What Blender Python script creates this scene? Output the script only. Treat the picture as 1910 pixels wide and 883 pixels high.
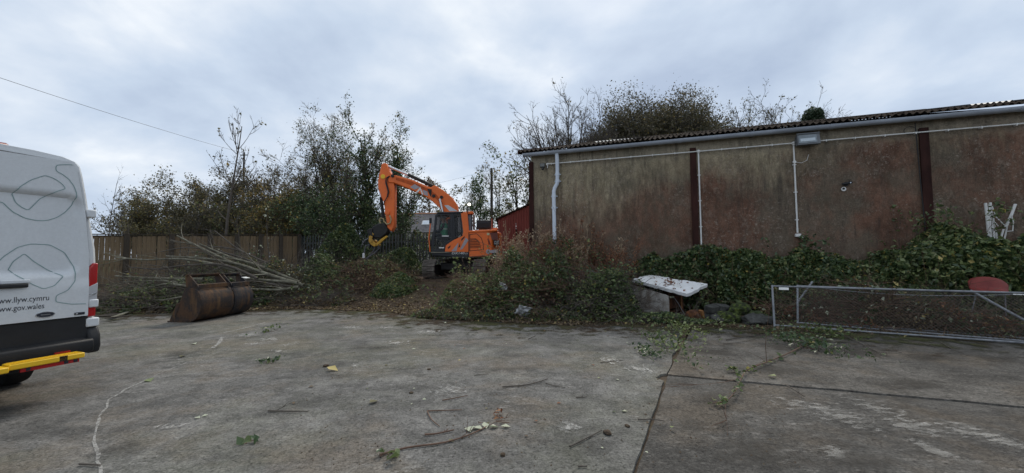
import bpy, bmesh, math, random
import numpy as np
from mathutils import Vector, Matrix, Euler

for _o in list(bpy.data.objects):
    bpy.data.objects.remove(_o)
SC = bpy.context.scene
COL = SC.collection
R = math.radians

# ------------------------------------------------------------------ camera
F, CX, CY, HC = 730.0, 955.0, 441.5, 1.5          # focal length in photo pixels, centre, eye height
PITCH, ROLL = math.atan(36.5 / F), R(0.5)
_f = np.array([0, math.cos(PITCH), math.sin(PITCH)])
_u0 = np.array([0, -math.sin(PITCH), math.cos(PITCH)])
_r = math.cos(ROLL) * np.array([1., 0, 0]) - math.sin(ROLL) * _u0
_u = math.sin(ROLL) * np.array([1., 0, 0]) + math.cos(ROLL) * _u0
cam = bpy.data.cameras.new('camera')
cam.sensor_width = 36.0
cam.lens = 36.0 * F / 1910.0
cam.clip_start, cam.clip_end = 0.05, 6000
camo = bpy.data.objects.new('camera', cam)
COL.objects.link(camo)
camo.matrix_world = Matrix(((_r[0], _u[0], -_f[0], 0), (_r[1], _u[1], -_f[1], 0), (_r[2], _u[2], -_f[2], HC), (0, 0, 0, 1)))
SC.camera = camo

# ------------------------------------------------------------------ sky, sun, exposure
SUN_EL, SUN_AZ = R(46), R(14)                      # azimuth from +Y towards +X
wd = bpy.data.worlds.new('World'); SC.world = wd; wd.use_nodes = True
nt = wd.node_tree; nt.nodes.clear()
def wn(t, **k):
    n = nt.nodes.new(t)
    for a, b in k.items(): setattr(n, a, b)
    return n
sky = wn('ShaderNodeTexSky', sky_type='NISHITA', sun_disc=False, sun_elevation=SUN_EL, sun_rotation=SUN_AZ)
sky.air_density, sky.dust_density = 1.0, 1.5
tc = wn('ShaderNodeTexCoord'); sep = wn('ShaderNodeSeparateXYZ'); nt.links.new(tc.outputs['Generated'], sep.inputs[0])
zz = wn('ShaderNodeMath', operation='ADD'); nt.links.new(sep.outputs[2], zz.inputs[0]); zz.inputs[1].default_value = 0.30
zm = wn('ShaderNodeMath', operation='MAXIMUM'); nt.links.new(zz.outputs[0], zm.inputs[0]); zm.inputs[1].default_value = 0.06
dx = wn('ShaderNodeMath', operation='DIVIDE'); dy = wn('ShaderNodeMath', operation='DIVIDE')
for d_, i in ((dx, 0), (dy, 1)):
    nt.links.new(sep.outputs[i], d_.inputs[0]); nt.links.new(zm.outputs[0], d_.inputs[1])
cmb = wn('ShaderNodeCombineXYZ'); nt.links.new(dx.outputs[0], cmb.inputs[0]); nt.links.new(dy.outputs[0], cmb.inputs[1]); cmb.inputs[2].default_value = 3.7
def wnoise(scale, detail, rough, dist):
    n = wn('ShaderNodeTexNoise'); n.inputs['Scale'].default_value = scale; n.inputs['Detail'].default_value = detail
    n.inputs['Roughness'].default_value = rough; n.inputs['Distortion'].default_value = dist
    nt.links.new(cmb.outputs[0], n.inputs['Vector']); return n
def wramp(src, stops):
    r = wn('ShaderNodeValToRGB'); e = r.color_ramp.elements
    while len(e) < len(stops): e.new(0.5)
    for el, (p_, c_) in zip(e, stops): el.position = p_; el.color = (*c_, 1)
    nt.links.new(src, r.inputs[0]); return r
n1 = wnoise(0.95, 4, 0.5, 0.1)
n2 = wnoise(1.5, 7, 0.52, 0.12)
cover = wramp(n1.outputs['Fac'], [(0.30, (0.93,) * 3), (0.62, (1,) * 3)])
tone = wramp(n2.outputs['Fac'], [(0.34, (0.310, 0.375, 0.485)), (0.47, (0.405, 0.475, 0.575)), (0.56, (0.50, 0.555, 0.63)), (0.68, (0.70, 0.72, 0.735))])
tsc = wn('ShaderNodeVectorMath', operation='SCALE'); nt.links.new(tone.outputs[0], tsc.inputs[0]); tsc.inputs['Scale'].default_value = 10.0
mixc = wn('ShaderNodeMix', data_type='RGBA'); nt.links.new(cover.outputs[0], mixc.inputs[0])
nt.links.new(sky.outputs[0], mixc.inputs[6]); nt.links.new(tsc.outputs[0], mixc.inputs[7])
bg = wn('ShaderNodeBackground'); bg.inputs['Strength'].default_value = 0.1
nt.links.new(mixc.outputs[2], bg.inputs['Color'])
wo = wn('ShaderNodeOutputWorld'); nt.links.new(bg.outputs[0], wo.inputs['Surface'])
sl = bpy.data.lights.new('sun', 'SUN'); sl.energy = 1.5; sl.angle = R(20); sl.color = (1.0, 0.92, 0.80)
slo = bpy.data.objects.new('sun', sl); COL.objects.link(slo)
_sd = Vector((math.sin(SUN_AZ) * math.cos(SUN_EL), math.cos(SUN_AZ) * math.cos(SUN_EL), math.sin(SUN_EL)))
slo.rotation_euler = _sd.to_track_quat('Z', 'Y').to_euler(); slo.location = (0, 0, 30)
vs = SC.view_settings
vs.view_transform = 'Standard'; vs.look = 'None'; vs.exposure = 0.56; vs.gamma = 1.0; vs.use_curve_mapping = False
SC.render.engine = 'CYCLES'
SC.cycles.use_denoising = True
SC.cycles.max_bounces = 6; SC.cycles.diffuse_bounces = 3; SC.cycles.transparent_max_bounces = 8

# ------------------------------------------------------------------ placing helpers (photo pixel + distance -> point in the yard)
_C = np.array([0, 0, HC])
def ray(px, py): return _f + _r * (px - CX) / F - _u * (py - CY) / F
def pt(px, py, Y): d = ray(px, py); return _C + d * (Y / d[1])
def gp(px, py, z=0.0): d = ray(px, py); return _C + d * ((z - HC) / d[2])
def sstep(a, b, x):
    t = np.clip((np.asarray(x, float) - a) / (b - a), 0, 1); return t * t * (3 - 2 * t)

_perm = np.random.RandomState(5).rand(64, 64, 64)
def vnoise(p):                                     # smooth value noise on points (N,3), 0..1
    p = np.atleast_2d(np.asarray(p, float)); i = np.floor(p).astype(int); f = p - i; f = f * f * (3 - 2 * f)
    o = np.zeros(len(p))
    for a in (0, 1):
        for b in (0, 1):
            for c in (0, 1):
                w = (f[:, 0] if a else 1 - f[:, 0]) * (f[:, 1] if b else 1 - f[:, 1]) * (f[:, 2] if c else 1 - f[:, 2])
                o += w * _perm[(i[:, 0] + a) % 64, (i[:, 1] + b) % 64, (i[:, 2] + c) % 64]
    return o
_ex = np.array([-60, -14, -9, -6, -3.4, -2, 0.5, 2.8, 5.2, 9, 16, 60.])
_ey = np.array([10.5, 10.9, 11.5, 12.0, 11.2, 10.0, 9.1, 8.6, 8.1, 6.9, 4.6, 4.6])
def yard_edge(x): return np.interp(x, _ex, _ey)
def ground_h(x, y):
    x = np.asarray(x, float); y = np.asarray(y, float)
    e = yard_edge(x)
    h = -0.11 + 0.13 * sstep(-0.05, 0.5, y - e)
    h = h + 0.62 * sstep(11.6, 15.2, y) * (1 - sstep(-1.6, 0.6, x)) * (y > 0)
    h = h + 0.06 * (vnoise(np.stack([x * 0.9, y * 0.9, 0 * x], -1).reshape(-1, 3)).reshape(x.shape) - 0.4) * sstep(0.2, 1.0, y - e)
    return h
def gh(x, y): return float(ground_h(np.array([x]), np.array([y]))[0])

# ------------------------------------------------------------------ object helpers
def tag(o, label=None, cat=None, group=None, kind=None):
    if label: o['label'] = label
    if cat: o['category'] = cat
    if group: o['group'] = group
    if kind: o['kind'] = kind
    return o
def empty(name, loc=(0, 0, 0), rz=0.0, label=None, cat=None, group=None, rot=None):
    o = bpy.data.objects.new(name, None); COL.objects.link(o)
    o.location = Vector([float(v) for v in loc]); o.rotation_euler = rot if rot is not None else (0, 0, rz)
    o.empty_display_size = 0.2
    return tag(o, label, cat, group)
def link(name, me, parent=None, m=None, loc=None, rot=None):
    o = bpy.data.objects.new(name, me); COL.objects.link(o)
    if m is not None and not me.materials: me.materials.append(m)
    if parent is not None: o.parent = parent
    if loc is not None: o.location = Vector([float(v) for v in loc])
    if rot is not None: o.rotation_euler = rot
    return o
def copy_tree(o, parent=None):
    c = o.copy(); COL.objects.link(c); c.parent = parent
    for ch in list(o.children): copy_tree(ch, c)
    return c

class MB:
    """collects boxes, prisms, tubes... into one mesh"""
    def __init__(self): self.v, self.f = [], []
    def add(self, v, f):
        n = len(self.v); self.v += [tuple(float(c) for c in p) for p in v]; self.f += [[i + n for i in q] for q in f]; return self
    def box(self, c, s, M=None):
        x, y, z = s[0] / 2, s[1] / 2, s[2] / 2
        v = [Vector(p) for p in ((-x, -y, -z), (x, -y, -z), (x, y, -z), (-x, y, -z), (-x, -y, z), (x, -y, z), (x, y, z), (-x, y, z))]
        if M is not None: v = [M @ p for p in v]
        c = Vector([float(a) for a in c])
        return self.add([p + c for p in v], [(0, 3, 2, 1), (4, 5, 6, 7), (0, 1, 5, 4), (1, 2, 6, 5), (2, 3, 7, 6), (3, 0, 4, 7)])
    def bar(self, a, b, w, h, up=(0, 0, 1)):       # box from a to b
        a, b = Vector([float(q) for q in a]), Vector([float(q) for q in b]); d = (b - a); L = d.length; d = d / L
        s = d.cross(Vector(up))
        if s.length < 1e-4: s = Vector((1, 0, 0))
        s.normalize(); n = s.cross(d)
        M = Matrix((s, d, n)).transposed()
        return self.box((a + b) / 2, (w, L, h), M)
    def prism(self, poly, a, b, axis='y'):         # polygon (p,q) extruded along axis from a to b
        n = len(poly)
        def P(p, t):
            return {'y': (p[0], t, p[1]), 'x': (t, p[0], p[1]), 'z': (p[0], p[1], t)}[axis]
        v = [P(p, a) for p in poly] + [P(p, b) for p in poly]
        f = [list(range(n)), list(range(2 * n - 1, n - 1, -1))] + [(i, i + n, (i + 1) % n + n, (i + 1) % n) for i in range(n)]
        return self.add(v, f)
    def ring(self, outer, inner, a, b):            # frame between two outlines (x,z), extruded along y
        n = len(outer)
        v = [(p[0], t, p[1]) for t in (a, b) for q in (outer, inner) for p in q]
        f = []
        for i in range(n):
            j = (i + 1) % n
            f += [(i, j, n + j, n + i), (2 * n + i, 3 * n + i, 3 * n + j, 2 * n + j), (i, 2 * n + i, 2 * n + j, j), (n + i, n + j, 3 * n + j, 3 * n + i)]
        return self.add(v, f)
    def tube(self, path, r, k=8, cap=True):
        P = [Vector([float(c) for c in p]) for p in path]; n = len(P)
        rr = r if hasattr(r, '__len__') else [r] * n
        v, f = [], []; s = None
        for i, p in enumerate(P):
            d = (P[min(i + 1, n - 1)] - P[max(i - 1, 0)]); d.normalize()
            if s is None:
                s = d.cross(Vector((0, 0, 1)))
                if s.length < 0.1: s = d.cross(Vector((1, 0, 0)))
            s = (s - d * s.dot(d)); s.normalize(); t = d.cross(s)
            for j in range(k):
                a = 2 * math.pi * j / k; v.append(p + (s * math.cos(a) + t * math.sin(a)) * rr[i])
        for i in range(n - 1):
            for j in range(k):
                f.append((i * k + j, i * k + (j + 1) % k, (i + 1) * k + (j + 1) % k, (i + 1) * k + j))
        if cap: f += [list(range(k - 1, -1, -1)), [(n - 1) * k + j for j in range(k)]]
        return self.add(v, f)
    def disc(self, c, r, axis='y', depth=0.02, k=20):
        poly = [(r * math.cos(2 * math.pi * i / k), r * math.sin(2 * math.pi * i / k)) for i in range(k)]
        m = MB().prism(poly, -depth / 2, depth / 2, axis)
        return self.add([(p[0] + c[0], p[1] + c[1], p[2] + c[2]) for p in m.v], m.f)
    def mesh(self, name='m'):
        me = bpy.data.meshes.new(name); me.from_pydata(self.v, [], self.f); me.update()
        bm = bmesh.new(); bm.from_mesh(me); bmesh.ops.recalc_face_normals(bm, faces=bm.faces); bm.to_mesh(me); bm.free()
        return me
    def build(self, name, m, parent=None, bevel=0.0, smooth=False, seg=2, loc=None, rot=None):
        me = self.mesh(name); me.materials.append(m)
        if smooth or bevel:
            me.polygons.foreach_set('use_smooth', [True] * len(me.polygons))
            if hasattr(me, 'set_sharp_from_angle'): me.set_sharp_from_angle(angle=R(38))
        o = link(name, me, parent, loc=loc, rot=rot)
        if bevel:
            b = o.modifiers.new('bevel', 'BEVEL'); b.width = bevel; b.segments = seg; b.limit_method = 'ANGLE'; b.angle_limit = R(35); b.harden_normals = False
        return o
def np_mesh(name, verts, faces, m, smooth=False):
    """verts (N,3); faces: list of int arrays (n,k)"""
    me = bpy.data.meshes.new(name)
    verts = np.ascontiguousarray(verts, dtype=np.float32)
    loops = np.concatenate([f.ravel() for f in faces]).astype(np.int32)
    tot = np.concatenate([np.full(len(f), f.shape[1], np.int32) for f in faces])
    st = np.concatenate([[0], np.cumsum(tot)[:-1]]).astype(np.int32)
    me.vertices.add(len(verts)); me.vertices.foreach_set('co', verts.ravel())
    me.loops.add(len(loops)); me.loops.foreach_set('vertex_index', loops)
    me.polygons.add(len(tot)); me.polygons.foreach_set('loop_start', st); me.polygons.foreach_set('loop_total', tot)
    if smooth: me.polygons.foreach_set('use_smooth', np.ones(len(tot), bool))
    me.materials.append(m); me.update(calc_edges=True)
    return me

# ------------------------------------------------------------------ materials
def mat(name, stops, scale=4.0, rough=0.8, metal=0.0, bump=0.15, bscale=60.0, stretch=(1, 1, 1), detail=8, spec=0.3, coat=0.0, nrough=0.6, dist=0.0):
    m = bpy.data.materials.new(name); m.use_nodes = True; t = m.node_tree; b = t.nodes['Principled BSDF']
    b.inputs['Roughness'].default_value = rough; b.inputs['Metallic'].default_value = metal
    b.inputs['Specular IOR Level'].default_value = spec; b.inputs['Coat Weight'].default_value = coat
    c = t.nodes.new('ShaderNodeTexCoord'); mp = t.nodes.new('ShaderNodeMapping'); mp.inputs['Scale'].default_value = stretch
    t.links.new(c.outputs['Object'], mp.inputs[0])
    n = t.nodes.new('ShaderNodeTexNoise'); n.inputs['Scale'].default_value = scale; n.inputs['Detail'].default_value = detail
    n.inputs['Roughness'].default_value = nrough; n.inputs['Distortion'].default_value = dist
    t.links.new(mp.outputs[0], n.inputs['Vector'])
    r = t.nodes.new('ShaderNodeValToRGB'); e = r.color_ramp.elements
    if not isinstance(stops[0][0], (int, float)): stops = [(i / max(1, len(stops) - 1) * 0.5 + 0.25, s) for i, s in enumerate(stops)]
    while len(e) < len(stops): e.new(0.5)
    for el, (p_, c_) in zip(e, stops): el.position = p_; el.color = (*c_, 1)
    t.links.new(n.outputs['Fac'], r.inputs[0]); t.links.new(r.outputs[0], b.inputs['Base Color'])
    if bump:
        n2 = t.nodes.new('ShaderNodeTexNoise'); n2.inputs['Scale'].default_value = bscale; n2.inputs['Detail'].default_value = 4
        t.links.new(mp.outputs[0], n2.inputs['Vector'])
        bp = t.nodes.new('ShaderNodeBump'); bp.inputs['Strength'].default_value = bump; bp.inputs['Distance'].default_value = 0.01
        t.links.new(n2.outputs['Fac'], bp.inputs['Height']); t.links.new(bp.outputs[0], b.inputs['Normal'])
    return m
def flat(name, c, rough=0.5, metal=0.0, var=0.12, **k):
    d = tuple(max(0, x * (1 - var)) for x in c); l = tuple(x * (1 + var) for x in c)
    return mat(name, [(0.3, d), (0.7, l)], rough=rough, metal=metal, **k)
def leafmat(name, stops, trans=0.25, rough=0.55):
    m = bpy.data.materials.new(name); m.use_nodes = True; t = m.node_tree; b = t.nodes['Principled BSDF']; o = t.nodes['Material Output']
    b.inputs['Roughness'].default_value = rough; b.inputs['Specular IOR Level'].default_value = 0.5
    g = t.nodes.new('ShaderNodeNewGeometry'); r = t.nodes.new('ShaderNodeValToRGB'); e = r.color_ramp.elements
    while len(e) < len(stops): e.new(0.5)
    for el, (p_, c_) in zip(e, stops): el.position = p_; el.color = (*c_, 1)
    t.links.new(g.outputs['Random Per Island'], r.inputs[0]); t.links.new(r.outputs[0], b.inputs['Base Color'])
    tr = t.nodes.new('ShaderNodeBsdfTranslucent'); t.links.new(r.outputs[0], tr.inputs[0])
    mx = t.nodes.new('ShaderNodeMixShader'); mx.inputs[0].default_value = trans
    t.links.new(b.outputs[0], mx.inputs[1]); t.links.new(tr.outputs[0], mx.inputs[2]); t.links.new(mx.outputs[0], o.inputs['Surface'])
    return m
class NG:                                          # small node-graph helper for the layered surfaces
    def __init__(s, name, rough=0.9, spec=0.2):
        s.m = bpy.data.materials.new(name); s.m.use_nodes = True; s.t = s.m.node_tree; s.b = s.t.nodes['Principled BSDF']
        s.b.inputs['Roughness'].default_value = rough; s.b.inputs['Specular IOR Level'].default_value = spec
        s.c = s.t.nodes.new('ShaderNodeTexCoord')
    def noise(s, scale, detail=6, rough=0.6, stretch=(1, 1, 1), rotz=0.0, dist=0.0, off=0.0):
        mp = s.t.nodes.new('ShaderNodeMapping'); mp.inputs['Scale'].default_value = stretch; mp.inputs['Rotation'].default_value = (0, 0, rotz); mp.inputs['Location'].default_value = (off, off * 0.7, off * 0.3)
        s.t.links.new(s.c.outputs['Object'], mp.inputs[0])
        n = s.t.nodes.new('ShaderNodeTexNoise'); n.inputs['Scale'].default_value = scale; n.inputs['Detail'].default_value = detail
        n.inputs['Roughness'].default_value = rough; n.inputs['Distortion'].default_value = dist
        s.t.links.new(mp.outputs[0], n.inputs['Vector']); return n.outputs['Fac']
    def ramp(s, src, stops):
        r = s.t.nodes.new('ShaderNodeValToRGB'); e = r.color_ramp.elements
        while len(e) < len(stops): e.new(0.5)
        for el, (p_, c_) in zip(e, stops):
            el.position = p_; el.color = (*(c_ if hasattr(c_, '__len__') else (c_,) * 3), 1)
        s.t.links.new(src, r.inputs[0]); return r.outputs[0]
    def mix(s, fac, a, b, mode='MIX'):
        n = s.t.nodes.new('ShaderNodeMix'); n.data_type = 'RGBA'; n.blend_type = mode
        for i, v in ((0, fac), (6, a), (7, b)):
            if isinstance(v, (int, float)): n.inputs[i].default_value = v
            elif isinstance(v, tuple): n.inputs[i].default_value = (*v, 1)
            else: s.t.links.new(v, n.inputs[i])
        return n.outputs[2]
    def math(s, op, a, b=0.0):
        n = s.t.nodes.new('ShaderNodeMath'); n.operation = op
        for i, v in ((0, a), (1, b)):
            if isinstance(v, (int, float)): n.inputs[i].default_value = v
            else: s.t.links.new(v, n.inputs[i])
        return n.outputs[0]
    def xyz(s):
        n = s.t.nodes.new('ShaderNodeSeparateXYZ'); s.t.links.new(s.c.outputs['Object'], n.inputs[0]); return n.outputs
    def done(s, col, height=None, strength=0.3, dist=0.01, rough=None):
        s.t.links.new(col, s.b.inputs['Base Color'])
        if height is not None:
            bp = s.t.nodes.new('ShaderNodeBump'); bp.inputs['Strength'].default_value = strength; bp.inputs['Distance'].default_value = dist
            s.t.links.new(height, bp.inputs['Height']); s.t.links.new(bp.outputs[0], s.b.inputs['Normal'])
        if rough is not None: s.t.links.new(rough, s.b.inputs['Roughness'])
        return s.m

def concrete(name, base, seed, rotz, white=0.5, dark=0.6, green=0.0):
    g = NG(name, 0.9, 0.15)
    def k(f): return tuple(min(1, c * f) for c in base)
    big = g.noise(0.42, 5, 0.62, off=seed); mid = g.noise(2.2, 9, 0.70, off=seed + 3); fine = g.noise(42, 5, 0.75); grit = g.noise(140, 3, 0.6)
    col = g.mix(g.ramp(mid, [(0.40, 0.0), (0.60, 1.0)]), k(0.66), k(1.24))
    col = g.mix(g.math('MULTIPLY', g.ramp(big, [(0.42, 0.0), (0.60, 1.0)]), dark), col, k(0.50))
    brown = g.noise(0.8, 7, 0.68, off=seed + 9)
    col = g.mix(g.math('MULTIPLY', g.ramp(brown, [(0.48, 0.0), (0.62, 1.0)]), 0.6), col, (base[0] * 1.05, base[1] * 0.90, base[2] * 0.74))
    if green:
        gr = g.noise(0.6, 7, 0.65, off=seed + 14)
        col = g.mix(g.math('MULTIPLY', g.ramp(gr, [(0.46, 0.0), (0.60, 1.0)]), green), col, (base[0] * 0.80, base[1] * 0.86, base[2] * 0.58))
    # dark wheel and water streaks
    st = g.noise(1.7, 9, 0.72, stretch=(0.75, 1.25, 1), rotz=rotz, off=seed + 31)
    col = g.mix(g.math('MULTIPLY', g.ramp(st, [(0.52, 0.0), (0.64, 1.0)]), 0.7), col, k(0.42))
    # scraped pale marks
    sc = g.noise(7, 9, 0.78, stretch=(0.8, 2.2, 1), rotz=rotz, off=seed); mask = g.noise(0.75, 4, 0.55, off=seed + 21)
    w = g.math('MULTIPLY', g.ramp(sc, [(0.54, 0.0), (0.62, 1.0)]), g.ramp(mask, [(0.47, 0.0), (0.60, 1.0)]))
    col = g.mix(g.math('MULTIPLY', w, white), col, k(2.1))
    # pits and stones
    sp = g.noise(30, 6, 0.82, off=seed + 40); sp2 = g.noise(11, 7, 0.8, off=seed + 50)
    col = g.mix(g.math('MULTIPLY', g.ramp(sp, [(0.575, 0.0), (0.64, 1.0)]), 0.7), col, k(0.38))
    col = g.mix(g.math('MULTIPLY', g.ramp(sp2, [(0.60, 0.0), (0.66, 1.0)]), 0.6), col, k(0.45))
    col = g.mix(g.math('MULTIPLY', g.ramp(sp, [(0.34, 1.0), (0.41, 0.0)]), 0.5), col, k(1.9))
    med = g.noise(11, 7, 0.78, off=seed + 61)
    col = g.mix(0.5, col, g.ramp(med, [(0.40, 0.66), (0.60, 1.30)]), 'MULTIPLY')
    col = g.mix(0.65, col, g.ramp(fine, [(0.40, 0.58), (0.60, 1.42)]), 'MULTIPLY')
    hgt = g.math('ADD', g.math('MULTIPLY', mid, 1.6), g.math('ADD', g.math('MULTIPLY', fine, 0.7), g.math('MULTIPLY', grit, 0.3)))
    hgt = g.math('SUBTRACT', hgt, g.math('MULTIPLY', g.ramp(sp, [(0.575, 0.0), (0.64, 1.0)]), 0.5))
    return g.done(col, hgt, 0.8, 0.014)
def wall_material():
    g = NG('weathered_render', 0.92, 0.1)
    X, Y, Z = g.xyz()
    big = g.noise(0.30, 5, 0.6, off=2); mid = g.noise(1.5, 9, 0.72, stretch=(1.1, 1, 0.75)); drip = g.noise(3.2, 8, 0.74, stretch=(1.7, 1, 0.45)); fine = g.noise(30, 6, 0.8)
    col = g.mix(g.ramp(mid, [(0.34, 0.0), (0.66, 1.0)]), (0.250, 0.210, 0.138), (0.365, 0.310, 0.215))
    # reddish algae: more of it further along the wall and lower down, ragged edge
    amt = g.math('ADD', g.math('MULTIPLY', X, 0.035), g.math('MULTIPLY', g.math('SUBTRACT', 4.25, Z), 0.34))
    amt = g.math('ADD', amt, g.math('MULTIPLY', g.math('SUBTRACT', drip, 0.5), 1.1))
    amt = g.math('ADD', amt, g.math('MULTIPLY', g.math('SUBTRACT', big, 0.5), 1.4))
    red = g.ramp(amt, [(0.06, 0.0), (0.55, 1.0)])
    redc = g.mix(g.ramp(mid, [(0.41, 0.0), (0.59, 1.0)]), (0.088, 0.042, 0.030), (0.178, 0.090, 0.062))
    redc = g.mix(g.ramp(g.noise(0.7, 6, 0.65, off=11), [(0.46, 0.0), (0.60, 0.7)]), redc, (0.115, 0.102, 0.078))
    col = g.mix(g.math('MULTIPLY', red, 0.92), col, redc)
    top = g.ramp(g.math('ADD', g.math('SUBTRACT', Z, 4.2), g.math('MULTIPLY', g.math('SUBTRACT', drip, 0.5), 0.8)), [(0.10, 0.0), (0.36, 1.0)])
    col = g.mix(g.math('MULTIPLY', top, 0.65), col, (0.30, 0.27, 0.21))
    dk = g.noise(0.6, 7, 0.65, off=6)
    col = g.mix(g.math('MULTIPLY', g.math('MULTIPLY', g.ramp(dk, [(0.47, 0.0), (0.62, 1.0)]), g.ramp(drip, [(0.38, 0.0), (0.58, 1.0)])), 0.6), col, (0.092, 0.084, 0.062))
    # flaked pale patches, small and large
    fl = g.noise(4.5, 10, 0.84, stretch=(1.4, 1, 0.75), off=4); flm = g.noise(0.7, 5, 0.6, off=17)
    w = g.math('MULTIPLY', g.ramp(fl, [(0.515, 0.0), (0.565, 1.0)]), g.ramp(flm, [(0.40, 0.25), (0.56, 1.0)]))
    col = g.mix(g.math('MULTIPLY', w, 0.32), col, (0.28, 0.23, 0.185))
    run = g.noise(2.4, 8, 0.76, stretch=(3.2, 1, 0.30), off=23); rm = g.noise(0.6, 4, 0.6, off=27)
    col = g.mix(g.math('MULTIPLY', g.math('MULTIPLY', g.ramp(run, [(0.52, 0.0), (0.60, 1.0)]), g.ramp(rm, [(0.44, 0.0), (0.58, 1.0)])), 0.6), col, (0.062, 0.050, 0.042))
    f2 = g.noise(16, 7, 0.84, off=9)
    col = g.mix(g.math('MULTIPLY', g.ramp(f2, [(0.56, 0.0), (0.61, 1.0)]), g.ramp(flm, [(0.44, 0.10), (0.58, 0.62)])), col, (0.42, 0.36, 0.30))
    col = g.mix(g.math('MULTIPLY', g.ramp(f2, [(0.34, 1.0), (0.40, 0.0)]), 0.5), col, (0.055, 0.042, 0.036))
    med = g.noise(8, 8, 0.8, stretch=(1.2, 1, 0.8), off=31)
    col = g.mix(0.38, col, g.ramp(med, [(0.40, 0.62), (0.60, 1.30)]), 'MULTIPLY')
    col = g.mix(0.5, col, g.ramp(fine, [(0.40, 0.6), (0.60, 1.38)]), 'MULTIPLY')
    return g.done(col, g.math('ADD', g.math('MULTIPLY', fine, 0.8), g.math('ADD', mid, w)), 0.6, 0.014)
def rust_material(name, a, b, c, edge=0.5):
    g = NG(name, 0.8, 0.25)
    big = g.noise(3.2, 7, 0.65); fine = g.noise(26, 6, 0.7); st = g.noise(7, 6, 0.6, stretch=(1, 1, 0.2))
    col = g.mix(g.ramp(big, [(edge - 0.08, 0.0), (edge + 0.08, 1.0)]), a, b)
    col = g.mix(g.math('MULTIPLY', g.ramp(st, [(0.5, 0.0), (0.66, 1.0)]), 0.7), col, c)
    col = g.mix(0.5, col, g.ramp(fine, [(0.3, 0.6), (0.7, 1.4)]), 'MULTIPLY')
    return g.done(col, fine, 0.4, 0.006)
def ply(name, c, rough=0.35, dirt=1.0):                      # dusty gloss paint
    g = NG(name, rough, 0.5)
    d = g.noise(2.2, 8, 0.72, stretch=(1, 1, 0.5)); f = g.noise(40, 4, 0.7); d2 = g.noise(7, 8, 0.8, off=5)
    col = g.mix(g.math('MULTIPLY', g.ramp(d, [(0.44, 0.0), (0.62, 1.0)]), 0.30 * dirt), c, tuple(0.55 * x + 0.05 for x in c))
    col = g.mix(g.math('MULTIPLY', g.ramp(d2, [(0.54, 0.0), (0.64, 1.0)]), 0.30 * dirt), col, tuple(0.4 * x + 0.03 for x in c))
    col = g.mix(0.12, col, g.ramp(f, [(0.3, 0.5), (0.7, 1.3)]), 'MULTIPLY')
    return g.done(col, f, 0.05, 0.003, g.ramp(d, [(0.3, rough * 0.8), (0.75, min(1, rough * 1.9))]))
def glassmat(name, c=(0.03, 0.035, 0.035), t=0.7):
    m = bpy.data.materials.new(name); m.use_nodes = True; b = m.node_tree.nodes['Principled BSDF']
    b.inputs['Base Color'].default_value = (*c, 1); b.inputs['Roughness'].default_value = 0.04
    b.inputs['Alpha'].default_value = t
    return m

CONC_L = concrete('concrete_yard', (0.164, 0.159, 0.149), 0.0, R(-18), 0.5, 0.5, 0.25)
CONC_F = concrete('concrete_old_slab', (0.108, 0.102, 0.093), 7.3, R(40), 0.6, 0.5)
CONC_B = concrete('concrete_far_slab', (0.134, 0.125, 0.112), 13.1, R(-20), 0.5, 0.6)
SOIL = mat('soil', [(0.3, (0.035, 0.025, 0.017)), (0.5, (0.07, 0.05, 0.033)), (0.7, (0.11, 0.09, 0.05))], scale=3.0, rough=0.95, bump=0.9, bscale=18, detail=10)
WALL = wall_material()
BROWN_STEEL = mat('brown_painted_steel', [(0.3, (0.020, 0.009, 0.008)), (0.7, (0.052, 0.022, 0.018))], scale=6, rough=0.75, spec=0.1, stretch=(1, 1, 0.3))
GUTTER = flat('grey_gutter', (0.36, 0.40, 0.46), 0.45, var=0.2, scale=3, stretch=(0.4, 1, 1))
PIPE = flat('pale_grey_pipe', (0.60, 0.66, 0.74), 0.4, var=0.1, scale=3)
WHITE = flat('white_plastic', (0.68, 0.68, 0.66), 0.45, var=0.12, scale=8)
ROOFCEM = mat('mossy_cement_sheet', [(0.30, (0.014, 0.012, 0.011)), (0.5, (0.030, 0.025, 0.022)), (0.60, (0.055, 0.046, 0.040)), (0.70, (0.15, 0.14, 0.13))], scale=3.2, rough=1.0, bump=0.8, bscale=30, detail=10, nrough=0.7, spec=0.02)
ROOFLIGHT = mat('weathered_rooflight', [(0.3, (0.30, 0.31, 0.31)), (0.7, (0.55, 0.56, 0.56))], scale=3, rough=0.5)
BLACKP = flat('black_plastic', (0.018, 0.019, 0.021), 0.55, var=0.2, scale=5)
RUBBER = flat('rubber', (0.016, 0.016, 0.016), 0.85, var=0.25, scale=9)
VANW = ply('white_van_paint', (0.60, 0.63, 0.655), 0.30, 0.2)
DECAL = flat('teal_line', (0.22, 0.32, 0.32), 0.5, var=0.1)
INK = flat('dark_lettering', (0.03, 0.034, 0.045), 0.5, var=0.05)
REDLENS = flat('red_lens', (0.36, 0.012, 0.014), 0.12, var=0.1, spec=0.6, bump=0)
CLEARLENS = flat('clear_lens', (0.42, 0.43, 0.45), 0.12, var=0.1, spec=0.6, bump=0)
YELLOW = ply('yellow_paint', (0.80, 0.48, 0.012), 0.4, 0.4)
CHROME = flat('chrome', (0.55, 0.57, 0.6), 0.2, 0.9, var=0.08)
NAVY = flat('dark_badge', (0.02, 0.024, 0.035), 0.3)
ORANGE = ply('orange_paint', (0.80, 0.150, 0.016), 0.42, 1.0)
DKORANGE = flat('louvre_paint', (0.22, 0.06, 0.02), 0.6)
DARKMET = mat('greasy_dark_steel', [(0.3, (0.012, 0.012, 0.013)), (0.7, (0.035, 0.033, 0.031))], scale=7, rough=0.55, metal=0.2)
CABGREY = flat('charcoal_paint', (0.026, 0.028, 0.032), 0.45, var=0.15)
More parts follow.
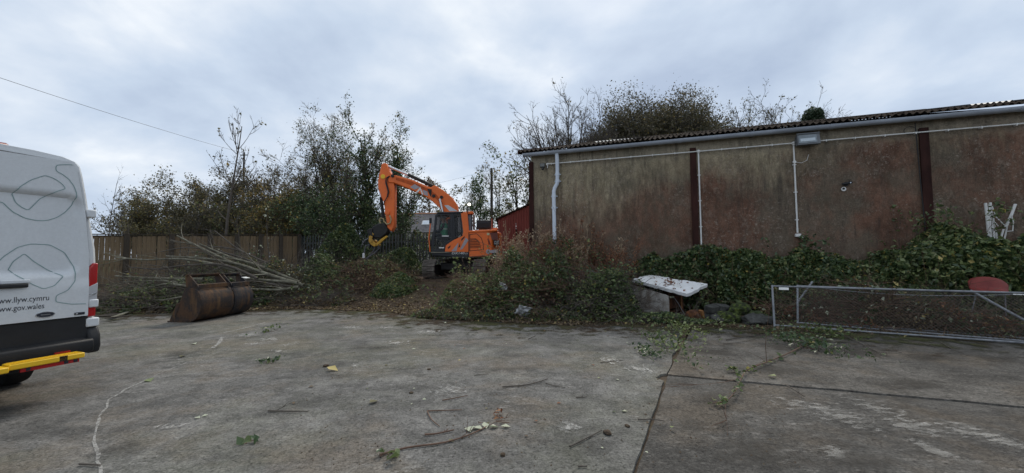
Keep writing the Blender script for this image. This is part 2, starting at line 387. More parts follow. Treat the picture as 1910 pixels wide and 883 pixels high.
SILVERD = flat('silver_decal', (0.34, 0.31, 0.33), 0.5, var=0.1)
RODM = flat('hydraulic_rod', (0.60, 0.60, 0.62), 0.25, 0.7, var=0.1)
TRACKM = mat('muddy_track_steel', [(0.35, (0.085, 0.074, 0.064)), (0.65, (0.22, 0.195, 0.17))], scale=8, rough=0.75, metal=0.3)
GLASS = glassmat('cab_glass', (0.03, 0.034, 0.034), 0.22)
VANGLASS = glassmat('van_glass', (0.01, 0.012, 0.014), 0.93)
RUST = rust_material('rusty_bucket_steel', (0.034, 0.028, 0.026), (0.078, 0.043, 0.025), (0.135, 0.074, 0.034), 0.52)
RUSTD = rust_material('dark_bucket_steel', (0.022, 0.023, 0.028), (0.05, 0.04, 0.034), (0.12, 0.065, 0.03), 0.53)
RUSTRED = rust_material('red_rust', (0.035, 0.016, 0.010), (0.075, 0.030, 0.015), (0.20, 0.085, 0.03), 0.5)
DIRTYWHITE = rust_material('stained_white_enamel', (0.42, 0.40, 0.37), (0.17, 0.13, 0.10), (0.09, 0.06, 0.045), 0.52)
WOODF = mat('weathered_fence_board', [(0.3, (0.095, 0.067, 0.039)), (0.5, (0.165, 0.118, 0.070)), (0.7, (0.225, 0.168, 0.102))], scale=5, rough=0.9, stretch=(4, 4, 0.5), detail=9)
WOODD = mat('dark_fence_timber', [(0.3, (0.034, 0.027, 0.020)), (0.7, (0.070, 0.057, 0.043))], scale=5, rough=0.9, stretch=(3, 3, 0.6))
PALIS = flat('grey_green_palisade', (0.052, 0.058, 0.056), 0.6, var=0.25, scale=5)
SHEDRED = mat('red_sheet_cladding', [(0.3, (0.19, 0.042, 0.032)), (0.7, (0.28, 0.070, 0.054))], scale=2.2, rough=0.7, stretch=(1, 1, 0.3))
SLATE = mat('slate', [(0.3, (0.10, 0.095, 0.10)), (0.7, (0.19, 0.18, 0.185))], scale=3, rough=0.8)
RIDGE = flat('terracotta_ridge', (0.30, 0.15, 0.09), 0.85, var=0.25)
PALEWALL = flat('pale_render', (0.45, 0.43, 0.40), 0.9)
POLE = flat('pole_timber', (0.06, 0.052, 0.042), 0.95, var=0.3, scale=4)
GALV = mat('galvanised_tube', [(0.3, (0.13, 0.138, 0.15)), (0.5, (0.22, 0.23, 0.245)), (0.7, (0.28, 0.29, 0.305))], scale=9, rough=0.6, metal=0.2, stretch=(1, 1, 0.4))
WIRE = mat('dull_wire', [(0.3, (0.07, 0.058, 0.048)), (0.7, (0.14, 0.12, 0.10))], scale=5, rough=0.7)
BARK = mat('bark', [(0.3, (0.035, 0.030, 0.025)), (0.7, (0.085, 0.074, 0.060))], scale=5, rough=0.95, stretch=(2, 2, 0.5), bump=0.6, bscale=25)
TWIGM = mat('twig_bark', [(0.3, (0.060, 0.052, 0.046)), (0.7, (0.125, 0.108, 0.090))], scale=2, rough=0.95, bump=0)
TWIGP = mat('pale_cut_branch', [(0.3, (0.075, 0.070, 0.050)), (0.5, (0.145, 0.138, 0.102)), (0.7, (0.25, 0.24, 0.185))], scale=4, rough=0.9, bump=0.3, stretch=(1, 1, 1))
TWIGR = mat('reddish_stem', [(0.3, (0.085, 0.052, 0.038)), (0.7, (0.19, 0.12, 0.085))], scale=3, rough=0.9, bump=0)
STRAW = mat('dead_stalk', [(0.3, (0.24, 0.18, 0.11)), (0.7, (0.42, 0.33, 0.22))], scale=4, rough=0.95, bump=0)
MOSS = mat('moss', [(0.40, (0.018, 0.020, 0.012)), (0.52, (0.040, 0.055, 0.016)), (0.66, (0.10, 0.125, 0.028))], scale=11, rough=1.0, bump=1.0, bscale=40)
BLOCK = flat('grey_block', (0.058, 0.058, 0.054), 0.9, var=0.5, scale=9, bump=0.8, bscale=30)
REDSEAT = mat('faded_red_plastic', [(0.3, (0.13, 0.018, 0.016)), (0.7, (0.22, 0.036, 0.028))], scale=5, rough=0.5)
FOAM = mat('dirty_white_board', [(0.28, (0.40, 0.38, 0.34)), (0.42, (0.70, 0.70, 0.69)), (0.7, (0.78, 0.78, 0.79))], scale=5, rough=0.8, bump=0.4, bscale=25)
BAG = flat('pale_plastic_rag', (0.45, 0.46, 0.47), 0.5, var=0.25, scale=7)
HIVIS = flat('green_hi_vis', (0.06, 0.33, 0.17), 0.7)
SKIN = flat('skin', (0.42, 0.25, 0.18), 0.6)
HELM = flat('grey_cap', (0.20, 0.20, 0.21), 0.5)
TROUSER = flat('dark_workwear', (0.02, 0.022, 0.03), 0.9)
CHALK = mat('pale_scuffed_line', [(0.35, (0.24, 0.235, 0.22)), (0.6, (0.42, 0.41, 0.40))], scale=6, rough=0.95)

L_IVY = leafmat('ivy_leaf', [(0.0, (0.027, 0.054, 0.022)), (0.5, (0.060, 0.102, 0.041)), (0.85, (0.108, 0.159, 0.063)), (0.97, (0.195, 0.240, 0.105)), (1.0, (0.450, 0.330, 0.075))], 0.3, 0.33)
L_BRAM = leafmat('bramble_leaf', [(0.0, (0.041, 0.068, 0.024)), (0.45, (0.089, 0.130, 0.046)), (0.8, (0.169, 0.216, 0.081)), (0.95, (0.284, 0.331, 0.149)), (1.0, (0.459, 0.351, 0.081))], 0.38, 0.45)
L_PALE = leafmat('pale_green_leaf', [(0.0, (0.12, 0.16, 0.05)), (0.6, (0.22, 0.27, 0.10)), (1.0, (0.36, 0.38, 0.20))], 0.3, 0.5)
L_OLIVE = leafmat('olive_leaf', [(0.0, (0.051, 0.051, 0.022)), (0.5, (0.116, 0.109, 0.044)), (0.9, (0.196, 0.170, 0.068)), (1.0, (0.374, 0.255, 0.068))], 0.38)
L_BEECH = leafmat('dull_brown_green_leaf', [(0.0, (0.048, 0.048, 0.029)), (0.5, (0.090, 0.083, 0.048)), (1.0, (0.168, 0.136, 0.077))], 0.38)
L_BROWN = leafmat('dead_brown_leaf', [(0.0, (0.055, 0.038, 0.024)), (0.5, (0.125, 0.088, 0.055)), (0.9, (0.22, 0.165, 0.10)), (1.0, (0.46, 0.36, 0.14))], 0.3, 0.8)
L_RED = leafmat('russet_leaf', [(0.0, (0.12, 0.048, 0.028)), (0.6, (0.26, 0.115, 0.062)), (1.0, (0.42, 0.22, 0.11))], 0.38, 0.8)
L_GOLD = leafmat('ochre_leaf', [(0.0, (0.091, 0.072, 0.023)), (0.6, (0.195, 0.137, 0.039)), (1.0, (0.390, 0.260, 0.065))], 0.38)
L_DARK = leafmat('dark_evergreen_leaf', [(0.0, (0.018, 0.033, 0.018)), (0.6, (0.039, 0.066, 0.033)), (1.0, (0.075, 0.112, 0.051))], 0.38, 0.4)
L_SEED = leafmat('dead_seed_head', [(0.0, (0.26, 0.17, 0.10)), (0.6, (0.40, 0.29, 0.19)), (1.0, (0.52, 0.41, 0.29))], 0.3, 0.9)
L_YELLOW = leafmat('yellow_leaf', [(0.0, (0.42, 0.33, 0.10)), (1.0, (0.52, 0.42, 0.16))], 0.2, 0.6)
L_CREAM = leafmat('pale_leaf_underside', [(0.0, (0.36, 0.40, 0.27)), (1.0, (0.50, 0.52, 0.40))], 0.2, 0.7)

# ================================================================== GROUND
xs = np.unique(np.concatenate([np.linspace(-34, 20, 181), np.array([-3000, -1200, -500, -220, -110, -60, -44, 28, 42, 70, 130, 260, 600, 1500, 3000.])]))
ys = np.unique(np.concatenate([np.linspace(3, 30, 109), np.array([-300, -120, -50, -20, -8, -2, 1, 36, 48, 70, 110, 200, 400, 900, 2000, 4000.])]))
gx, gy = np.meshgrid(xs, ys); gz = ground_h(gx, gy)
gv = np.stack([gx, gy, gz], -1).reshape(-1, 3)
ii = np.arange(len(ys) - 1)[:, None] * len(xs) + np.arange(len(xs) - 1)[None, :]
gf = np.stack([ii, ii + 1, ii + 1 + len(xs), ii + len(xs)], -1).reshape(-1, 4)
g = NG('earth', 0.95, 0.1)
_a = g.noise(0.9, 8, 0.65); _b = g.noise(9, 8, 0.7); _c = g.noise(0.05, 3, 0.5)
col = g.mix(g.ramp(_b, [(0.35, 0.0), (0.65, 1.0)]), (0.034, 0.025, 0.018), (0.105, 0.076, 0.053))
col = g.mix(g.math('MULTIPLY', g.ramp(_a, [(0.50, 0.0), (0.62, 1.0)]), 0.7), col, (0.10, 0.085, 0.045))
_X, _Y, _Z = g.xyz()
col = g.mix(g.ramp(g.math('MULTIPLY', g.math('SUBTRACT', _Y, 22.0), 0.1), [(0.0, 0.0), (1.0, 1.0)]), col, (0.055, 0.075, 0.028))
EARTH = g.done(col, g.math('ADD', g.math('MULTIPLY', _a, 1.5), _b), 0.9, 0.06)
ground = link('ground', np_mesh('ground', gv, [gf], EARTH, True))
tag(ground, 'bare brown earth and rough grass behind the concrete yard', 'ground', kind='structure')

def jitter_line(a, b, step, amp, rng):
    a, b = np.array(a, float), np.array(b, float); L = np.linalg.norm(b - a); n = max(2, int(L / step)); t = np.linspace(0, 1, n + 1)[:-1]
    nrm = np.array([-(b - a)[1], (b - a)[0]]) / L
    j = rng.normal(0, amp, n); j = np.convolve(np.r_[j, j], [0.25, 0.5, 0.25], 'same')[:n] * 1.5; j[0] = 0
    return [tuple(a + (b - a) * q + nrm * k) for q, k in zip(t, j)]
rng = np.random.RandomState(3)
CORN = np.array([1.94, 5.03]); JD = np.array([0.446, 0.895]); KD = np.array([0.937, -0.350])
def slab(name, pts, ztop, m, label):
    o = MB().prism(pts, -0.13, ztop, 'z').build(name, m)
    return tag(o, label, 'concrete slab', kind='structure')
up_end = CORN + JD * 3.85; dn_end = CORN - JD * 16; rt_end = CORN + KD * 26
edge_l = [(x, float(yard_edge(x)) + rng.normal(0, 0.05)) for x in np.arange(3.5, -36, -0.35)]
side = jitter_line(dn_end + np.array([-0.0, 0]), CORN + np.array([-0.0, 0]), 0.09, 0.005, rng)
chip = [tuple(CORN + JD * -0.32 + np.array([0.0, 0])), tuple(CORN + JD * -0.22 + np.array([-0.10, 0.03])), tuple(CORN + JD * -0.02 + np.array([-0.07, 0.0])), tuple(CORN)]
side = [p for p in side if np.dot(np.array(p) - CORN, JD) < -0.34]
SL = slab('concrete_yard', side + chip + jitter_line(CORN, up_end, 0.12, 0.012, rng)[1:] + edge_l + [(-36, -10), tuple(dn_end)], 0.0, CONC_L,
          'large grey concrete yard slab with a pale curved line across it')
gap = np.array([0.012, -0.004])
edge_r = [(x, float(yard_edge(x)) + rng.normal(0, 0.04)) for x in np.arange(3.85, 26, 0.4)]
SB = slab('concrete_yard', jitter_line(CORN + gap, rt_end + np.array([0, 0.006]), 0.1, 0.006, rng) + [tuple(rt_end + np.array([0.0, 4]))] + [p for p in edge_r[::-1] if np.dot(np.array(p) - CORN, np.array([0.35, 0.937])) > 0.3], -0.006, CONC_B,
          'stained concrete slab in front of the lying mesh panels')
g2 = np.array([0.014, -0.012])
SF = slab('concrete_yard', jitter_line(dn_end + g2, CORN + g2, 0.09, 0.006, rng) + jitter_line(CORN + g2, rt_end + np.array([0, -0.022]), 0.1, 0.006, rng) + [tuple(rt_end + np.array([0, -24]))], -0.022, CONC_F,
          'darker worn concrete slab with white scuffs in the near right corner')

# soil packed into the joints between the slabs
def strip(name, a, b, w, z, m, parent):
    a, b = np.array(a), np.array(b); d = (b - a) / np.linalg.norm(b - a); n_ = np.array([-d[1], d[0]]) * w / 2
    return MB().add([(*(a + n_), z), (*(a - n_), z), (*(b - n_), z), (*(b + n_), z)], [(0, 1, 2, 3)]).build(name, m, parent)
strip('joint_filler', dn_end, up_end, 0.2, -0.030, SOIL, SL); strip('joint_filler', CORN, rt_end, 0.12, -0.034, SOIL, SF)
def faded(name, c0, c1, scale, lo, hi, stretch=(1, 1, 1), rotz=0.0, gain=1.6, mx=1.0, rough=0.95):
    g = NG(name, rough, 0.1); n_ = g.noise(scale, 9, 0.78, stretch=stretch, rotz=rotz); c_ = g.noise(22, 6, 0.75)
    m = g.done(g.mix(g.ramp(c_, [(0.35, 0.0), (0.65, 1.0)]), c0, c1), c_, 0.3, 0.005)
    at = g.t.nodes.new('ShaderNodeAttribute'); at.attribute_name = 'fade'
    al = g.ramp(g.math('ADD', g.math('MULTIPLY', g.math('SUBTRACT', n_, 0.5), gain), at.outputs['Fac']), [(lo, 0.0), (hi, mx)])
    g.t.links.new(al, g.b.inputs['Alpha']); return m
WORN = faded('worn_chalk', (0.30, 0.29, 0.27), (0.52, 0.51, 0.48), 11, 0.42, 0.66, mx=0.62)
SCRAPE = faded('scraped_concrete', (0.34, 0.325, 0.295), (0.56, 0.54, 0.50), 9, 0.46, 0.66, (0.8, 1.7, 1), R(75), 2.4, 0.34)
SCRAPE2 = faded('scraped_pale', (0.34, 0.325, 0.295), (0.60, 0.585, 0.55), 8, 0.46, 0.64, (1.8, 0.7, 1), 0.0, 2.0, 0.6)
DAMP = faded('damp_patch', (0.045, 0.041, 0.036), (0.085, 0.078, 0.068), 2.6, 0.40, 0.85, gain=1.3, mx=0.75, rough=0.7)
def ribbon(name, pxs, w, m, parent, z=0.004, seed=0):
    rg = np.random.RandomState(seed); P = [gp(x, y) for x, y in pxs]
    Q = []
    for a, b in zip(P[:-1], P[1:]):
        n = max(2, int(np.linalg.norm(b - a) / 0.12))
        Q += [a + (b - a) * i / n for i in range(n)]
    Q.append(P[-1]); v, f = [], []
    for i, q in enumerate(Q):
        d = Q[min(i + 1, len(Q) - 1)] - Q[max(i - 1, 0)]; s = np.array([-d[1], d[0], 0]) / (np.linalg.norm(d) + 1e-9)
        q = q + s * rg.normal(0, 0.006); ww = w * rg.uniform(0.6, 1.3) / 2
        v += [tuple((q + s * ww)[:2]) + (z,), tuple((q - s * ww)[:2]) + (z,)]
        if i: f.append((2 * i - 2, 2 * i - 1, 2 * i + 1, 2 * i))
    o = MB().add(v, f).build(name, m, parent); a = o.data.attributes.new('fade', 'FLOAT', 'POINT'); a.data.foreach_set('value', [0.62] * len(v)); return o
ribbon('chalk_line', [(192, 883), (182, 850), (176, 825), (180, 800), (190, 770), (206, 745), (235, 727), (268, 712), (305, 694), (352, 675)], 0.020, WORN, SL)
ribbon('chalk_line', [(396, 650), (408, 640), (414, 630)], 0.06, WORN, SL, seed=2)
ribbon('chalk_line', [(415, 622), (450, 614), (495, 602)], 0.06, WORN, SL, seed=3)
def blob(name, px, py, rx, ry, parent, z, m, peak=0.75):
    c = gp(px, py); a = gp(px + rx, py) - c; b = gp(px, py - ry) - gp(px, py + ry); b = b / 2; b[0] = 0
    n = 22; v, f, fd_ = [(c[0], c[1], z)], [], [peak]
    for r_ in (0.25, 0.5, 0.75, 1.0):
        for i in range(n):
            t = 2 * math.pi * i / n; p = c + a * math.cos(t) * r_ + b * math.sin(t) * r_; v.append((p[0], p[1], z)); fd_.append(peak * (1 - r_) ** 0.8)
    for i in range(n): f.append((0, 1 + i, 1 + (i + 1) % n))
    for k in range(3):
        for i in range(n): f.append((1 + k * n + i, 1 + (k + 1) * n + i, 1 + (k + 1) * n + (i + 1) % n, 1 + k * n + (i + 1) % n))
    o = MB().add(v, f).build(name, m, parent); a_ = o.data.attributes.new('fade', 'FLOAT', 'POINT'); a_.data.foreach_set('value', fd_); return o
for i, (px, py, rx, ry) in enumerate([(460, 625, 60, 9), (505, 633, 50, 8), (540, 643, 40, 9), (475, 642, 40, 6), (520, 656, 40, 6), (665, 683, 50, 8), (655, 611, 70, 8), (720, 612, 40, 6), (800, 620, 60, 8), (840, 728, 70, 26), (1195, 690, 60, 22), (1140, 672, 60, 18), (1060, 800, 50, 26), (740, 640, 60, 10), (310, 800, 70, 20)]):
    blob('scuff_mark', px, py, rx, ry, SL, 0.0045 + 0.0005 * i, SCRAPE2 if i % 3 else WORN, 0.62)
for i, (px, py, rx, ry) in enumerate([(1560, 770, 90, 55), (1640, 760, 70, 40), (1700, 790, 80, 50), (1750, 838, 40, 40), (1800, 800, 90, 40), (1480, 750, 60, 30), (1880, 820, 60, 40), (1560, 840, 60, 30)]):
    blob('scuff_mark', px, py, rx, ry, SF, -0.017 + 0.0006 * i, SCRAPE, 0.66 if i not in (3,) else 0.8)
for i, (px, py, rx, ry) in enumerate([(1600, 657, 110, 22), (1470, 648, 90, 20), (1740, 668, 110, 14), (1860, 668, 90, 14), (1330, 655, 80, 16), (1450, 690, 120, 20), (1700, 715, 140, 22)]):
    blob('damp_stain', px, py, rx, ry, SB, -0.0015 + 0.0006 * i, DAMP, 0.8)
for i, (px, py, rx, ry) in enumerate([(60, 720, 120, 30), (700, 650, 120, 12), (620, 700, 90, 16), (330, 660, 90, 14), (1290, 790, 90, 40), (950, 690, 120, 14), (250, 840, 160, 40)]):
    blob('damp_stain', px, py, rx, ry, SL if i != 4 else SF, (0.0125 if i != 4 else -0.011) + 0.0005 * i, DAMP, 0.62)
for i, (px, py, rx, ry) in enumerate([(1400, 840, 160, 60), (1620, 860, 160, 40), (1330, 740, 100, 30)]):
    blob('damp_stain', px, py, rx, ry, SF, -0.0075 + 0.0005 * i, DAMP, 0.72)

# dirt and moss washed over the far edge of the slabs
g = NG('dirt_film', 0.95, 0.05); _b = g.noise(3.0, 9, 0.75); _c = g.noise(14, 6, 0.75); _d = g.noise(0.8, 5, 0.6)
DIRT = g.done(g.mix(g.ramp(_d, [(0.42, 0.0), (0.58, 1.0)]), g.mix(g.ramp(_c, [(0.35, 0.0), (0.65, 1.0)]), (0.030, 0.022, 0.016), (0.085, 0.062, 0.042)), (0.060, 0.062, 0.030)), _c, 0.6, 0.01)
_at = g.t.nodes.new('ShaderNodeAttribute'); _at.attribute_name = 'fade'
_al = g.ramp(g.math('ADD', g.math('MULTIPLY', g.math('SUBTRACT', _b, 0.5), 2.2), _at.outputs['Fac']), [(0.46, 0.0), (0.72, 1.0)])
g.t.links.new(_al, g.b.inputs['Alpha'])
xs2 = np.arange(-15, 12.01, 0.25); offs = np.array([-3.0, -1.9, -1.1, -0.5, 0.0, 0.45]); fd = np.array([0.05, 0.36, 0.54, 0.70, 0.95, 1.2])
v, fv = [], []
for x in xs2:
    for k_, o_ in enumerate(offs): v.append((x, float(yard_edge(x)) + o_ * (0.7 + 0.5 * vnoise([[x * 0.5, 3, 1]])[0]), 0.0055 + 0.0004 * (k_ > 3))); fv.append(fd[k_])
nn_ = len(offs); f = [(i * nn_ + j, (i + 1) * nn_ + j, (i + 1) * nn_ + j + 1, i * nn_ + j + 1) for i in range(len(xs2) - 1) for j in range(nn_ - 1)]
DF = MB().add(v, f).build('dirt_film', DIRT, SL); _a = DF.data.attributes.new('fade', 'FLOAT', 'POINT'); _a.data.foreach_set('value', fv)

# ================================================================== INDUSTRIAL BUILDING (local x along the wall, y inwards)
WA = R(-18.43); W0 = np.array([0.61, 12.9, 0.0])
WD = np.array([math.cos(WA), math.sin(WA), 0]); WN = np.array([math.sin(WA), -math.cos(WA), 0])
BLD = empty('industrial_building', W0, WA, 'long low building with stained brown render, dark steel columns and corrugated roof', 'building')
BL, BS, EZ, PIT = 16.0, 23.4, 4.86, R(16.4)
def wl(px, py):                                     # photo pixel -> (x along wall, z)
    d = ray(px, py); q = _C + d * (np.dot(W0 - _C, WN) / np.dot(d, WN)); return float(np.dot(q - W0, WD)), float(q[2])
COLX = [0.06, 4.96, 10.22, 15.4]
for i in range(3):
    MB().box(((COLX[i] + COLX[i + 1]) / 2, 0.1, EZ / 2 - 0.1), (COLX[i + 1] - COLX[i] - 0.002, 0.2, EZ + 0.2)).build('wall_panel', WALL, BLD)
for x, w in zip(COLX, (0.16, 0.17, 0.19, 0.17)):
    m = MB()
    for yy in (-0.055, 0.05): m.box((x, yy, EZ / 2 - 0.2), (w, 0.014, EZ - 0.1))
    m.box((x, -0.002, EZ / 2 - 0.2), (w * 0.86, 0.09, EZ - 0.12))
    m.build('steel_column', BROWN_STEEL, BLD, bevel=0.004)
m = MB(); rz = EZ + BS / 2 * math.tan(PIT)
m.prism([(0.21, -0.2), (BS, -0.2), (BS, EZ), (BS / 2, rz), (0.21, EZ)], 0.0, 0.2, 'x'); m.build('gable_wall', WALL, BLD)
m = MB(); m.prism([(0.21, -0.2), (BS, -0.2), (BS, EZ), (BS / 2, rz), (0.21, EZ)], BL - 0.6, BL - 0.4, 'x'); m.build('gable_wall', WALL, BLD)
MB().box((BL / 2 - 0.2, BS + 0.1, EZ / 2), (BL - 0.5, 0.2, EZ)).build('rear_wall', WALL, BLD)
# roof sheets
CW, SLN = 1.0, 4.1
def sheet_mesh(name, L, m):
    nx = 60; x = np.linspace(0, CW + 0.07, nx + 1); z = 0.026 * np.cos(2 * np.pi * x / 0.1465)
    v = []
    for s, dz in ((0, 0.016), (L, -0.010)):
        for t in (0, -0.007): v.append(np.stack([x, np.full_like(x, s), z + dz + t], -1))
    v = np.concatenate(v); n = nx + 1; i = np.arange(nx)
    f = [np.stack([a + i, a + i + 1, b + i + 1, b + i], -1) for a, b in ((0, 2 * n), (n, 3 * n), (0, n), (2 * n, 3 * n))]
    return np_mesh(name, v, f, m, False)
SH = sheet_mesh('roof_sheet', SLN, ROOFCEM); SHL = sheet_mesh('rooflight_sheet', SLN * 0.5, ROOFLIGHT)
light_at = set()
for px0, px1, py0, py1 in ((1122, 1175, 270, 268), (1440, 1505, 233, 225), (1775, 1880, 199, 189)):
    for t in np.linspace(0.2, 0.8, 3):
        d = ray(px0 + (px1 - px0) * t, py0 + (py1 - py0) * t); nr = WD * 0 + np.array([WN[0] * math.sin(PIT), WN[1] * math.sin(PIT), math.cos(PIT)])
        o_ = W0 + np.array([0, 0, EZ + 0.06]); q = _C + d * (np.dot(o_ - _C, nr) / np.dot(d, nr))
        light_at.add(int((np.dot(q - W0, WD) + 0.3) // CW))
light_at = sorted(light_at)
rg = np.random.RandomState(8)
for sgn in (1, -1):
    for c in range(3):
        for i in range(17):
            if sgn < 0 and c == 2 and False: continue
            x = -0.30 + i * CW; s0 = c * 4.03
            y = -0.26 + s0 * math.cos(PIT); z = EZ + 0.06 + s0 * math.sin(PIT) + rg.normal(0, 0.004)
            if sgn > 0: link('roof_sheet', SH, BLD, loc=(x, y, z + 0.001 * (i % 2)), rot=(PIT, rg.normal(0, 0.002), rg.normal(0, 0.002)))
            else: link('roof_sheet', SH, BLD, loc=(x + CW, BS + 0.26 - s0 * math.cos(PIT), z), rot=(PIT, 0, math.pi))
for i in light_at:
    s0 = 4.6
    o = link('rooflight', SHL, BLD, loc=(-0.30 + i * CW, -0.26 + s0 * math.cos(PIT), EZ + 0.105 + s0 * math.sin(PIT)), rot=(PIT, 0, 0)); o['label'] = 'pale translucent rooflight sheet'
m = MB(); m.prism([(BS / 2 - 0.3, rz + 0.07), (BS / 2, rz + 0.18), (BS / 2 + 0.3, rz + 0.07), (BS / 2, rz + 0.15)], -0.3, 16.7, 'x'); m.build('ridge_cap', ROOFCEM, BLD)
m = MB(); m.prism([(-0.26, EZ - 0.02), (BS / 2, rz - 0.02), (BS / 2, rz + 0.15), (-0.26, EZ + 0.13)], -0.34, -0.30, 'x'); m.build('barge_board', BROWN_STEEL, BLD)
# gutter
m = MB(); pr = [(-0.20 + 0.098 * math.cos(t), EZ - 0.005 + 0.098 * math.sin(t)) for t in np.linspace(math.pi, 2 * math.pi, 11)]
pr += [(-0.20 + 0.088 * math.cos(t), EZ - 0.003 + 0.088 * math.sin(t)) for t in np.linspace(2 * math.pi, math.pi, 11)]
m.prism(pr, -0.16, 16.6, 'x'); m.build('gutter', GUTTER, BLD, smooth=True)
for x in np.arange(0.9, 16, 1.83):
    m = MB(); pr = [(-0.20 + 0.107 * math.cos(t), EZ - 0.005 + 0.107 * math.sin(t)) for t in np.linspace(math.pi, 2 * math.pi, 11)] + [(-0.20 + 0.099 * math.cos(t), EZ - 0.005 + 0.099 * math.sin(t)) for t in np.linspace(2 * math.pi, math.pi, 11)]
    m.prism(pr, x, x + 0.09, 'x'); m.box((x + 0.045, -0.09, EZ + 0.0), (0.05, 0.06, 0.03)); m.build('gutter_union', GUTTER, BLD, smooth=True)
m = MB(); m.box((-0.155, -0.20, EZ - 0.03), (0.012, 0.17, 0.14)); m.build('gutter_end_cap', BROWN_STEEL, BLD)
# downpipe with its swan neck
dp = [(0.96, -0.2, EZ - 0.08), (0.96, -0.16, EZ - 0.2), (0.955, -0.11, 4.3), (0.95, -0.11, 3.88), (0.93, -0.11, 3.80), (0.86, -0.11, 3.68), (0.83, -0.11, 3.58), (0.825, -0.11, 3.4), (0.84, -0.11, 0.0)]
P_ = MB().tube(dp, 0.062, 14).build('downpipe', PIPE, BLD, smooth=True)
for q, r_ in (((0.952, 4.12), 0.070), ((0.952, 3.90), 0.070), ((0.826, 3.42), 0.070), ((0.826, 3.05), 0.070), ((0.832, 1.7), 0.070)):
    MB().tube([(q[0], -0.11, q[1] - 0.05), (q[0], -0.11, q[1] + 0.05)], r_, 14).build('pipe_collar', PIPE, P_, smooth=True)
    MB().box((q[0], -0.035, q[1]), (0.2, 0.06, 0.03)).build('pipe_bracket', PIPE, P_)
# white conduit with clips
con = MB().tube([(0.62, -0.075, 4.49), (4.96, -0.075, 4.485), (9.0, -0.075, 4.495), (16, -0.075, 4.50)], 0.017, 8).build('conduit', WHITE, BLD, smooth=True)
for x in np.arange(0.75, 15.5, 0.62): MB().box((x, -0.05, 4.488), (0.022, 0.085, 0.055)).build('conduit_clip', WHITE, con)
for x, zb in ((5.105, 1.2), (7.46, 2.06)):
    c2 = MB().tube([(x, -0.04, 4.46), (x, -0.04, zb)], 0.021, 8).build('conduit', WHITE, BLD, smooth=True)
    for z in np.arange(zb + 0.35, 4.4, 0.75): MB().box((x, -0.02, z), (0.085, 0.045, 0.024)).build('conduit_clip', WHITE, c2)
    MB().disc((x, -0.04, 4.49), 0.05, 'y', 0.07, 14).build('junction_box', WHITE, c2, bevel=0.006)
MB().disc((7.46, -0.04, 3.98), 0.042, 'y', 0.06, 14).build('junction_box', WHITE, BLD, bevel=0.006)
m = MB().tube([(7.48, -0.05, 3.97), (7.62, -0.06, 3.94), (7.74, -0.07, 4.0), (7.78, -0.08, 4.15)], 0.006, 6); m.build('cable', WHITE, BLD)
MB().disc((0.62, -0.03, 4.49), 0.045, 'y', 0.07, 14).build('junction_box', WHITE, BLD, bevel=0.006)
MB().tube([(0.62, -0.05, 4.47), (0.615, -0.05, 4.36)], 0.014, 8).build('cable', WHITE, BLD)
m = MB(); m.box((7.465, -0.05, 1.99), (0.13, 0.085, 0.085)); m.box((7.53, -0.06, 1.95), (0.10, 0.08, 0.07)); m.build('socket_box', WHITE, BLD, bevel=0.01)
m = MB().tube([(10.05, -0.07, 4.75), (10.08, -0.07, 3.5), (10.12, -0.07, 2.2), (10.12, -0.07, 1.0)], 0.010, 6); m.build('cable', BLACKP, BLD)
m = MB().tube([(10.0 + 0.12 * math.cos(t) - 0.06, -0.07, 4.56 + 0.10 * math.sin(t)) for t in np.linspace(0.6, 5.6, 16)], 0.007, 6); m.build('cable', BLACKP, BLD)
# floodlight on the wall
FLX, FLZ = wl(1502, 266)
FL = empty('floodlight', W0 + WD * FLX + WN * 0.16 + np.array([0, 0, FLZ]), WA, 'grey box floodlight mounted high on the stained wall', 'floodlight', rot=(R(-14), 0, WA))
FL.scale = (0.88, 0.88, 0.88)
FLM = flat('floodlight_casing', (0.13, 0.14, 0.15), 0.5)
m = MB(); m.prism([(-0.10, -0.17), (0.12, -0.10), (0.12, 0.16), (-0.10, 0.19)], -0.29, 0.29, 'x'); m.build('casing', FLM, FL, bevel=0.012)
gl = MB().box((0, 0, 0), (0.46, 0.012, 0.26)).build('lens', flat('floodlight_glass', (0.20, 0.23, 0.25), 0.1, var=0.3, scale=5, bump=0), FL, loc=(-0.03, -0.106, 0.01))
MB().box((0, 0, 0), (0.38, 0.008, 0.10)).build('reflector', flat('reflector', (0.42, 0.47, 0.50), 0.15, 0.3, scale=7), FL, loc=(-0.03, -0.114, -0.02))
MB().box((0, 0, 0), (0.60, 0.02, 0.03)).build('visor', FLM, FL, loc=(0, -0.112, 0.19))
m = MB(); m.bar((-0.31, 0, 0), (-0.31, 0.17, 0.02), 0.012, 0.04); m.bar((0.31, 0, 0), (0.31, 0.17, 0.02), 0.012, 0.04); m.box((0, 0.17, 0.02), (0.64, 0.012, 0.04)); m.build('bracket', FLM, FL)
# small security light near the corner
SX, SZ = wl(1013, 312)
SLT = empty('security_light', W0 + WD * SX + WN * 0.07 + np.array([0, 0, SZ]), WA, 'small dark security light near the downpipe corner of the wall', 'security light')
MB().box((0, 0, 0.04), (0.17, 0.09, 0.13)).build('housing', flat('security_light_casing', (0.10, 0.10, 0.095), 0.6), SLT, bevel=0.012)
MB().box((0, -0.05, 0.045), (0.13, 0.012, 0.09)).build('lens', flat('dusty_lens', (0.16, 0.165, 0.16), 0.3), SLT)
m = MB().tube([(0.02, -0.02, -0.03), (0.02, -0.05, -0.08), (0.02, -0.06, -0.12)], [0.03, 0.036, 0.03], 10); m.build('sensor', BLACKP, SLT, smooth=True)
